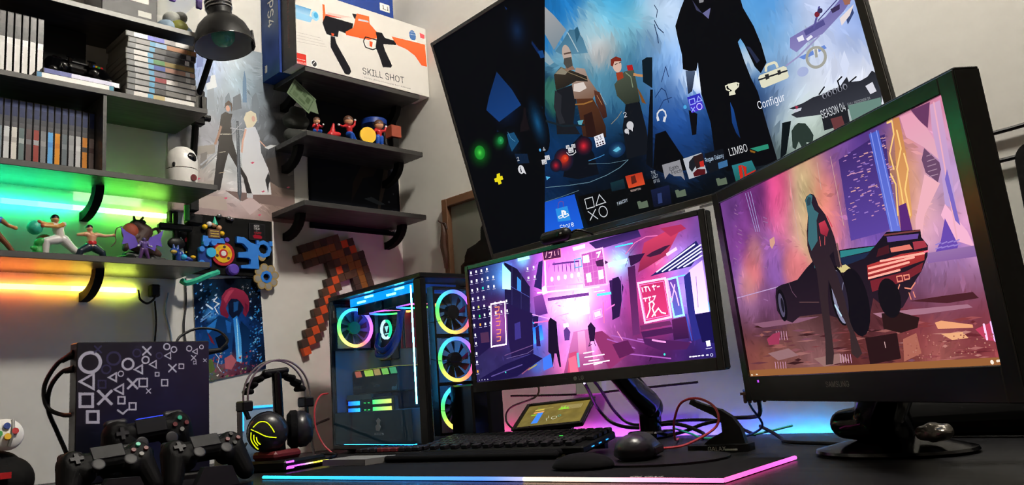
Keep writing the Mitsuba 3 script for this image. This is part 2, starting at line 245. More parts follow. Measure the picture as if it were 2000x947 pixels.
TV_ART = '''P 05070c 1 -7600,1992 -6208,3700 -2069,3695 -1034,3232 -3897,-3776 -6472,-3345
P 16508c/0c3060 1 -2575,509 -2362,169 -2466,-274 -2741,-947 -2761,-419 -2647,191
P 0d2450 1 -2680,2983 -2395,2648 -2130,1909 -1853,1364 -2018,1478 -2200,1976 -2539,2406
P 123f78 1 -1998,1525 -1823,1486 -1823,1300 -1965,1325
P 0c1a30 1 -3929,595 -3538,260 -4053,-444 -4427,-194
P 140f14 1 -3113,379 -2735,315 -2806,-241 -3390,-179
G 0c2c5c/05070c 1 -3685,660 720 786
G 0e2444/05070c 1 -2484,2249 524 655
G 14507c/05070c 1 -2685,-140 340 786
G 103050/05070c 1 -3807,-370 445 471
G 1c8c2c/05070c 1 -5151,-287 550 445
G 50e850/1a8428 1 -5160,-255 222 196
G 1c9444/05070c 1 -4247,-187 340 262
G 40c070/1a8040 1 -4197,-173 117 104
P 0e2c5c/143c78 1 -3617,1558 -4176,1033 -4415,748 -4055,304 -3076,465 -3247,939
P 184a70 1 -3899,-86 -3613,-114 -3522,-394 -3894,-574 -3921,-338
L 5a9ac0 1 13 -3839,-47 -3791,-232 -3672,-351
P 0e2038 1 -3821,-651 -3353,-779 -3375,-1026 -3797,-943
P a4a4a6/7a8a94 1 -1363,2426 -1155,2119 -906,1659 -1063,1579 -1464,1353 -1607,1828
P 3f6f8a/5a8aa4 1 -560,1600 -661,1564 -814,1623 -1137,1439 -1441,1318 -1223,1133 -464,918 -483,1267
L a8bcc4 1 29 -886,1575 -818,1343 -742,1046
L 9ab4c0 1 26 -565,1500 -468,1261 -396,1007
P 2c5a74 1 -661,1564 -545,1594 -530,1411 -714,1253
P 8aa4b0 1 -1757,1462 -1673,1298 -1575,1078 -1734,1056 -1861,1207
P 181a20 1 -1746,424 -1165,373 -1221,2 -1507,-497 -1399,-817 -2139,-601 -1932,99
P 57321f/2e1a14 1 -1208,36 -714,-86 -610,-438 -557,-873 -632,-1118 -1331,-916 -1239,-317
P 2a1512 1 -1120,-419 -841,-416 -907,-1038 -1219,-948
L 9a6a34 1 33 -1278,-97 -1022,-166 -734,-182
P a89488/7a5a48 1 -940,721 -688,606 -653,339 -501,-17 -697,-130 -1260,40 -1212,389
P d8ccc4 1 -1145,379 -832,324 -793,157 -1044,138 -1223,224
P 3b3228/1e1c1a 1 -1687,801 -1407,900 -1118,719 -692,416 -705,293 -1040,421 -1442,401 -1762,429
P 8a8270 1 -1645,813 -1396,883 -1165,736 -1332,677
L 7a6a50 1 20 -1391,894 -1187,679 -964,523 -708,332
P 26282e 1 -1795,440 -1629,253 -1805,-141 -1767,-418 -1964,-398 -1985,63
P 5a3326/3a1e1a 1 -597,41 -450,-59 -395,-443 -431,-671 -568,-680 -641,-250
L c08a5a 1 13 -550,-102 -477,-353
L 98a0a0 1 16 -443,-87 -359,-391
O b8a498 1 -1101,1101 144 248
P 8a6a5a 1 -1241,906 -1044,861 -973,681 -1264,758
P 5c4a42 1 -1189,1173 -957,1126 -955,1086 -1187,1133
P 4a4844 1 -1219,1054 -986,1008 -1015,799 -1214,792 -1280,946
L 16222a 1 52 -2387,-176 -1862,-469 -1174,-649
P 5aa0b0 1 -1360,-489 -1161,-524 -1269,-621 -1360,-580
P 10141c 1 196,-557 593,-623 567,-1246 480,-1829 -201,-1768 -83,-1053
P 4a5244/2a3028 1 37,-35 407,145 685,96 648,-302 607,-628 192,-568 19,-301
L 7a8a70 1 26 441,109 548,-26 524,-261
P 9a3a22 1 174,202 365,160 345,20 152,13
P b01c20 1 524,250 683,217 667,90 512,132
L c08a5c 1 59 636,4 751,-60 882,-118
O d4b2a2 1 263,355 131 170
P 7c2a1e 1 89,405 138,536 303,549 427,455 421,396 221,456 137,363
L 3a2a26 1 16 211,386 289,383
L 3a2a26 1 16 335,378 399,380
P 7a4a20 1 634,-298 696,-464 751,-735 654,-667
L 8a8070 1 18 -371,-866 -145,-784 21,-686
P 0b1a24 1 970,210 1112,230 1256,177 1031,-455 836,-246
P 070c14 1 966,-469 1033,-492 430,-2182 288,-2022
P 0a0e18 1 -1905,-1043 -1351,-831 -1143,-1385 -1166,-1897 -1858,-1854 -2339,-1667
G e03818/0a1428 1 -2161,-1267 340 288
G f06040/c03018 1 -2096,-1244 117 91
G c02030/0a1428 1 -2472,-1334 209 170
G e02838/0a1020 1 -1392,-1120 288 235
L 5c7c8c 1 18 -3042,-1781 -2234,-1922 -1542,-2012 -941,-1981 -480,-1908 -181,-1798
L 5c7c8c 1 10 -1392,-1578 -763,-1732 -181,-1798
L 5c7c8c 1 13 -3187,-2137 -2527,-2137 -1962,-2122
G 4a98c8/0a2448 1 -420,-1482 262 183
P 5fb8d8 1 -549,-1471 -350,-1426 -298,-1503 -457,-1535
L 3a7ab0 1 20 -1365,-1507 -983,-1506 -841,-1493
P 50b0e0 1 -2929,-1504 -2779,-1569 -2934,-1613
P 05070c 1 766,-1450 1061,-1453 1285,-2050 1433,-2442 735,-2381 444,-2185
L 1c3060 1 16 1312,-408 1525,-131 1528,-365
L 14284c 1 20 1572,900 1619,707 1712,567
L 14284c 1 20 1543,819 1539,564 1514,410
L 14284c 1 16 1680,1205 1720,1073 1644,941
L 1c3868 1 20 1042,-673 1267,-535 1349,-632 1345,-890
L 183060 1 16 981,-1011 1230,-806 1459,-810
P 07080d 1 2582,1166 2277,867 2043,587 2017,311 2006,-39 1932,-333 2078,-430 2238,-475 2328,-327 2253,-707 2200,-984 2224,-1627 2114,-2277 2282,-2719 3472,-2842 3464,-2002 3469,-1349 3409,-1049 3370,-680 3347,-262 3422,-215 3472,-363 3555,-854 3643,-1023 3822,-864 3821,-494 3772,-95 3659,333 3659,705
P 1a4a94/0e2a5a 1 2807,-1350 2718,-1776 2744,-2006 2803,-2134 2823,-1764 2838,-1525
P 6a6a98 1 2754,583 2972,616 2855,421
P 3a3c58 1 2609,932 2679,747 2754,583 2636,698
P 50607c/1a2238 1 1983,-386 2211,-477 2003,-850 1883,-879
P 232a44 1 3495,-404 3574,-455 3697,-777 3616,-811
O 0a0a10 1 2994,1143 314 445
P 8a8a90 1 2767,932 2910,894 2849,787 2751,806
P 0a0a10 1 1785,-1205 1971,-1344 1805,-1754 1698,-1745
P 2a2cb4/4a34d0 1 1837,-933 2171,-952 2164,-1290 1839,-1291
L a0b4ff 1 20 1869,-1001 2003,-1010 1992,-1121 1858,-1113 1869,-1001
L a0b4ff 1 20 2039,-1102 2114,-1001 2171,-1111 2039,-1102
L a0b4ff 1 20 1865,-1173 1927,-1273
L a0b4ff 1 20 1955,-1190 1849,-1260
R c8c0ff 1 2069,-1214 65 21
O 4aa8e0 1 1719,-1115 44 44
L d8dae0 1 39 935,-1141 974,-1033 1049,-985 1136,-989 1187,-1052 1183,-1146 1106,-1241
L d8dae0 1 66 951,-1098 947,-1192
L d8dae0 1 66 1149,-1159 1085,-1258
P e4e2c8 1 2863,-982 3079,-1012 3069,-1118 2977,-1174 2980,-1241 2823,-1223 2846,-1153 2923,-1146 2860,-1069
L e4e2c8 1 26 2868,-1006 2805,-1007 2805,-1084 2867,-1127
L e4e2c8 1 26 3073,-1032 3114,-1057 3084,-1112 3026,-1136
P e0dec4 1 3562,-1091 3609,-1054 3727,-1053 4140,-1052 4195,-1092 4194,-1278 4152,-1305 3619,-1324 3571,-1287
L 26282c 1 31 3561,-1134 4185,-1161
P 26282c 1 3718,-1082 3798,-1088 3792,-1181 3709,-1185
P 26282c 1 3992,-1093 4059,-1096 4056,-1178 3986,-1185
L e0dec4 1 52 3757,-1032 3787,-936 3841,-913 3977,-920 4012,-954 4019,-1040
T f4f6ff 1 3372,-1694 3986,-1699 157 Configur
P e8e8f0 1 -996,-1000 -689,-999 -704,-1263 -1011,-1266
T 30203a 1 -974,-1122 -752,-1121 91 31
P 40303a 1 -971,-1161 -921,-1163 -923,-1196 -974,-1195
P 40303a 1 -971,-1213 -920,-1214 -922,-1247 -973,-1247
P 40303a 1 -883,-1162 -832,-1164 -834,-1196 -885,-1196
P 40303a 1 -882,-1214 -831,-1215 -833,-1248 -884,-1247
P 40303a 1 -794,-1163 -744,-1164 -746,-1197 -797,-1197
P 40303a 1 -794,-1214 -743,-1216 -746,-1248 -796,-1248
O c8c8cc 1 148,-1059 104 98
P c8c8cc 1 90,-1104 212,-1116 176,-1216
O c8c8cc 1 8,-1154 65 60
P c8c8cc 1 0,-1176 72,-1198 37,-1249
T e0e0e8 1 29,-838 137,-846 117 2
P d0d0d4 1 -1915,-1024 -1739,-1049 -1757,-1179 -1934,-1155
O 30343c 1 -1860,-1079 10 10
O 30343c 1 -1793,-1090 10 10
L 30343c 1 13 -1887,-1120 -1852,-1141 -1794,-1133
P d0d0d4 1 -1960,-950 -1842,-967 -1854,-1054 -1973,-1037
O 30343c 1 -1923,-987 10 10
O 30343c 1 -1878,-994 10 10
L 30343c 1 13 -1941,-1014 -1917,-1028 -1878,-1023
P d0d0d4 1 -1774,-972 -1645,-991 -1658,-1086 -1787,-1067
O 30343c 1 -1734,-1012 10 10
O 30343c 1 -1685,-1020 10 10
L 30343c 1 13 -1753,-1042 -1727,-1058 -1685,-1052
P d0d0d4 1 -2771,-996 -2598,-1020 -2616,-1143 -2789,-1120
O 30343c 1 -2717,-1048 10 10
O 30343c 1 -2651,-1059 10 10
L 30343c 1 13 -2743,-1087 -2708,-1107 -2652,-1100
P d0d0d4 1 -2918,-1066 -2744,-1090 -2762,-1214 -2936,-1191
O 30343c 1 -2863,-1119 10 10
O 30343c 1 -2797,-1129 10 10
L 30343c 1 13 -2890,-1157 -2855,-1178 -2798,-1171
L d0d0d4 1 21 -1993,-1125 -1933,-1208 -1812,-1228 -1690,-1195 -1688,-1143
O 4aa8e8 1 -2865,-816 39 39
T d0d4dc 1 -2791,-878 -2675,-883 104 4
O d8d8dc 1 -3743,-1113 117 117
P d8d8dc 1 -3732,-1187 -3603,-1277 -3624,-1130
T 20242c 1 -3813,-1181 -3732,-1187 144 i
T d0d4dc 1 -3807,-869 -3705,-875 104 2
P e8d81c 1 -4730,-990 -4598,-994 -4613,-1079 -4527,-1086 -4527,-1188 -4639,-1189 -4633,-1279 -4771,-1289 -4777,-1199 -4884,-1187 -4884,-1084 -4771,-1083
P 1650c8/1c62e0 1 -3229,-2141 -2130,-2176 -2145,-3061 -3421,-3152 -3626,-3113
P 2a90e4 1 -2917,-2392 -2482,-2407 -2500,-2784 -2955,-2729
L 6a4a9c 1 21 -2823,-2399 -2749,-2264 -2664,-2242 -2581,-2275 -2614,-2404
P f4f6fa 1 -2737,-2473 -2644,-2480 -2572,-2537 -2607,-2625 -2677,-2610 -2664,-2530 -2682,-2526 -2702,-2673 -2767,-2645
L f4f6fa 1 24 -2765,-2591 -2886,-2606 -2884,-2648 -2772,-2658
L f4f6fa 1 24 -2654,-2601 -2539,-2598 -2519,-2644 -2702,-2673
T f0f4ff 1 -2953,-2965 -2433,-2948 137 Store
P 06080a 1 -2053,-2261 359,-2383 360,-3021 -1987,-3026
L c8ccd0 1 24 -1844,-2377 -1577,-2380 -1601,-2626 -1862,-2623 -1844,-2377
L c8ccd0 1 24 -1338,-2376 -1209,-2601 -1542,-2611 -1338,-2376
L c8ccd0 1 26 -1850,-2695 -1604,-2934
L c8ccd0 1 26 -1593,-2698 -1861,-2919
R c8ccd0 1 -1370,-2800 131 25
P 123038/0c1c28 1 -899,-2184 -470,-2188 -491,-2424 -928,-2395
P b4321e/d24a28 1 -404,-2142 110,-2173 98,-2467 -402,-2445
P 5a2018 1 -245,-2194 -116,-2190 -116,-2364 -279,-2374
T d0b8b0 1 -372,-2540 -58,-2553 45 REDEMPTION
T c8d4e0 1 -872,-2762 -523,-2732 78 FARCRY
T aab4c0 1 345,-2294 478,-2304 78 THE
T aab4c0 1 341,-2391 520,-2400 78 LAST
T aab4c0 1 347,-2503 525,-2510 78 OF US
P 141c3c/0a0e20 1 210,-2629 748,-2638 672,-3067 157,-3036
P 2c3a6a 1 364,-2752 484,-2756 432,-2988 312,-2985
P 8c8c92 1 710,-2158 1215,-2172 1196,-2641 1121,-2527 948,-2484 837,-2383 682,-2489
T 22242a 1 866,-2343 1125,-2350 85 Edith
T 22242a 1 893,-2434 1177,-2447 85 Finch
P b4b8c0 1 1300,-2172 1801,-2168 1796,-2628 1308,-2645
P 1a1c24 1 1433,-2278 1604,-2184 1590,-2389 1437,-2513 1389,-2407
P 2a1a1c 1 1572,-2198 1823,-2185 1803,-2446 1561,-2475
P c02a24 1 1687,-2345 1798,-2340 1780,-2474 1676,-2459
P 50141a 1 1455,-2541 1586,-2482 1787,-2534 1751,-2640 1455,-2623
P 10141c 1 1869,-2210 2340,-2226 2313,-2625 1858,-2644
P 3a6a98 1 2124,-2485 2361,-2480 2344,-2610 2107,-2617
T b8d0e8 1 1833,-2396 2306,-2409 91 Rogue Galaxy
T d4d6d8 1 2444,-2423 2893,-2435 157 LIMBO
P 2a7a84/1c5c50 1 2430,-2622 2914,-2639 2954,-2858 2721,-2932 2422,-3002
P c8281c 1 2579,-2672 2655,-2670 2626,-2918 2539,-2953
P c8281c 1 2655,-2670 2758,-2741 2712,-2885 2946,-2845 2919,-2893 2657,-2938 2675,-2764
P 2a8a70 1 2954,-2397 3370,-2416 3364,-2511 3103,-2504
P 8a5a1c 1 2936,-2414 3058,-2492 3026,-2516 2943,-2471
P 5c6a58 1 -275,-2802 -179,-2799 -148,-2843 28,-2834 18,-2993 -275,-2978
P 5c6a58 1 855,-2796 943,-2793 971,-2836 1132,-2827 1123,-2979 855,-2964
P 5c6a58 1 1967,-2798 2048,-2796 2074,-2836 2221,-2828 2212,-2973 1967,-2959
P 6c66a6/8a84bc 1 4427,-589 4867,-526 5194,-477 5627,-235 5818,-316 5546,-512 5061,-752 4735,-788 4476,-895 4371,-773
P e8e8f6 1 4554,-638 4687,-628 4689,-730 4571,-726
P e8e8f6 1 4723,-723 4840,-687 4867,-738 4750,-774
P 54508e 1 4728,-563 5144,-507 5155,-610 4739,-668
L 5a5698 1 39 4934,-583 5134,-264
L 4a4680 1 20 5046,-487 5546,-240
O 7a2434 1 5060,-373 52 52
O 3a3458 1 5134,-334 47 47
P 3a3054 1 5324,-382 5511,-361 5486,-448 5340,-467
P 3a4a78 1 5709,-492 5714,-610 5552,-767 5550,-669
P e8dcdc 1 5440,-605 5757,-463 5632,-625 5440,-742
L 9a96c4 1 31 4985,-763 4493,-983 4204,-1064
P 6a8ad4 1 4488,-1001 5031,-960 5061,-1031 4574,-1074
P a06a5a 1 5584,-314 5739,-321 5687,-434 5594,-415
R a4a49a 1 4816,-1121 183 55
P eef0f4 1 4802,-955 4900,-981 4879,-1084 4794,-1053
L a4a49a 1 52 4850,-972 4825,-1125
O a8b4dc 1 4488,-1288 117 91
P 24262e/3a3c46 1 4011,-1875 4325,-1861 4544,-1818 4744,-1823 4908,-1797 5092,-1799 5197,-1715 5273,-1662 5283,-1765 5486,-1814 5630,-1786 5738,-1708 5804,-1779 5804,-2115 5750,-2309 5399,-2255 4893,-2234 4111,-2094 4017,-2002 4192,-1974
P dcdce6 1 5550,-1933 5693,-1904 5718,-2087 5598,-2105
P c8ccd8 1 4077,-1916 4270,-1936 4233,-1986 4100,-1986
O 8a8c98 1 4764,-1860 44 57
O 1a1c24 1 4771,-1873 26 39
O 8a8c98 1 4871,-1850 44 57
O 1a1c24 1 4878,-1863 26 39
O 8a8c98 1 4978,-1840 44 57
O 1a1c24 1 4984,-1853 26 39
O 8a8c98 1 5083,-1831 44 57
O 1a1c24 1 5089,-1843 26 39
O 8a8c98 1 5187,-1821 44 57
O 1a1c24 1 5193,-1833 26 39
L 101218 1 26 4677,-1801 4810,-1704
L 101218 1 26 5092,-1799 5087,-1678 5181,-1631
L 14161c 1 26 5301,-1771 5435,-1719
P a4324a 1 4140,-1853 4215,-1898 4158,-1942
P 1e2026 1 4605,-2185 5126,-2168 5092,-2495 4577,-2492
P 6a8a80 1 5145,-2174 5757,-2215 5738,-2354 5142,-2461
T d4d8dc 1 4602,-2265 5093,-2247 157 SEASON 04
T 9aa0a4 1 5142,-2183 5572,-2194 52 FULL PRISONER IN
P 2a3832 1 3933,-2312 4024,-2235 4113,-2199 4251,-2251 4310,-2382 4345,-2517 4280,-2663 4168,-2600 4135,-2747 4045,-2680 4018,-2547 3909,-2684 3859,-2628
P 0c1418 1 3793,-2102 3982,-2117 3697,-2711 3540,-2774
P 6a3a3c 1 4756,-2313 4980,-2321 4989,-2504 4767,-2559'''
DESKTOP_WASH = '''-235,762,f080e8,165 0,11,fff0ff,188 -388,63,f8c8ff,165 221,232,ffe8ff,141 -142,438,e868d8,188 434,904,ffb8f8,165 629,470,f090e8,165 -587,90,e060d0,141 -752,426,d050c8,165 1816,-93,f060a0,306 2320,-118,7080e8,188 1144,701,a0e8ff,118 -1270,1215,90d0ff,106 -1857,919,70b0ff,165 -1064,-423,2888ff,118 -292,-760,e080c8,165 171,-658,f0a8e0,165 1993,629,ff6890,141 2370,610,c8b0ff,165 2761,-2,c8a0f8,165 -114,-377,d088e8,141 -2124,-88,803c78,165 -2812,843,2a1c50,354 -2670,-78,1c1540,354 -2432,-765,2c2654,354 -1931,270,2a1e4c,354 -1226,603,3c2a6a,354 -1588,9,261a44,354 -512,703,dc68d4,354 -197,1067,c058c4,354 -833,333,c850c0,354 -180,137,ee90e4,354 114,399,f4a4ec,354 314,-31,e084dc,354 -886,-100,8450b0,354 -511,-382,b874cc,354 133,-456,ce88d4,354 -1326,-236,3a50a8,354 -927,-438,1c60c8,354 -1856,-1030,2a2250,354 -447,-946,c45e9c,354 201,-907,d884a8,354 -92,-1225,e06c84,354 -749,-1223,8a4a7c,354 -1151,-1140,4a3a80,354 792,-1059,84306a,354 1377,-1019,5a2062,354 1921,-1071,4a1a5a,354 2450,-1034,281450,354 2866,-1075,1c0e48,354 1044,846,442870,354 845,1181,6a3a9a,354 1543,1047,5c2c84,354 2211,1013,d2406c,354 2440,1109,a03c78,354 1959,778,b82e5c,354 1702,538,7c2656,354 1428,200,642060,354 1264,-159,5a1e5a,354 892,-302,7a3078,354 1097,347,4c2468,354 2633,977,6a4a9c,354 2953,1050,5c3c8c,354 2601,22,3c4aa2,354 2875,159,b084dc,354 2942,-207,d0a8f4,354 2916,-732,2030a0,354 2450,-677,4a3a9a,354 1756,-689,48204c,354 2168,-825,3a1a50,354 -1010,1212,4a3a8a,354 -1332,943,4630a0,354 -2236,980,2c4a88,165 -28,1348,9a50b8,354 -720,1267,8a4aac,354 415,756,e470dc,354 584,130,c060b8,354 630,-464,a04890,354 -2029,-586,2c2260,354 -1530,-742,34265e,354 -1107,-782,3a4aa0,141 -1132,-987,3a7ae0,106 397,-1313,5a2a5a,354 3110,747,3c3c84,354 -38,16,+f0c0e8,236 -38,16,+c060b0,531 434,702,+e8a0e0,306 434,702,+8040a0,649 -585,110,+e090d8,165 -586,662,+c060c0,306 1838,-96,+d02860,354 2320,-118,+5060c0,259 -1134,-415,+1060d0,153 164,-707,+d070b0,212 -330,-1056,+b04080,212 -1270,1215,+40a0d0,106 1109,707,+60c0e0,177 -1782,907,+3080d0,165 -2166,-50,+803880,236 2820,-11,+7850b0,188 2467,546,+5048a0,283 730,306,+a040a0,259 -733,1163,+803090,212'''
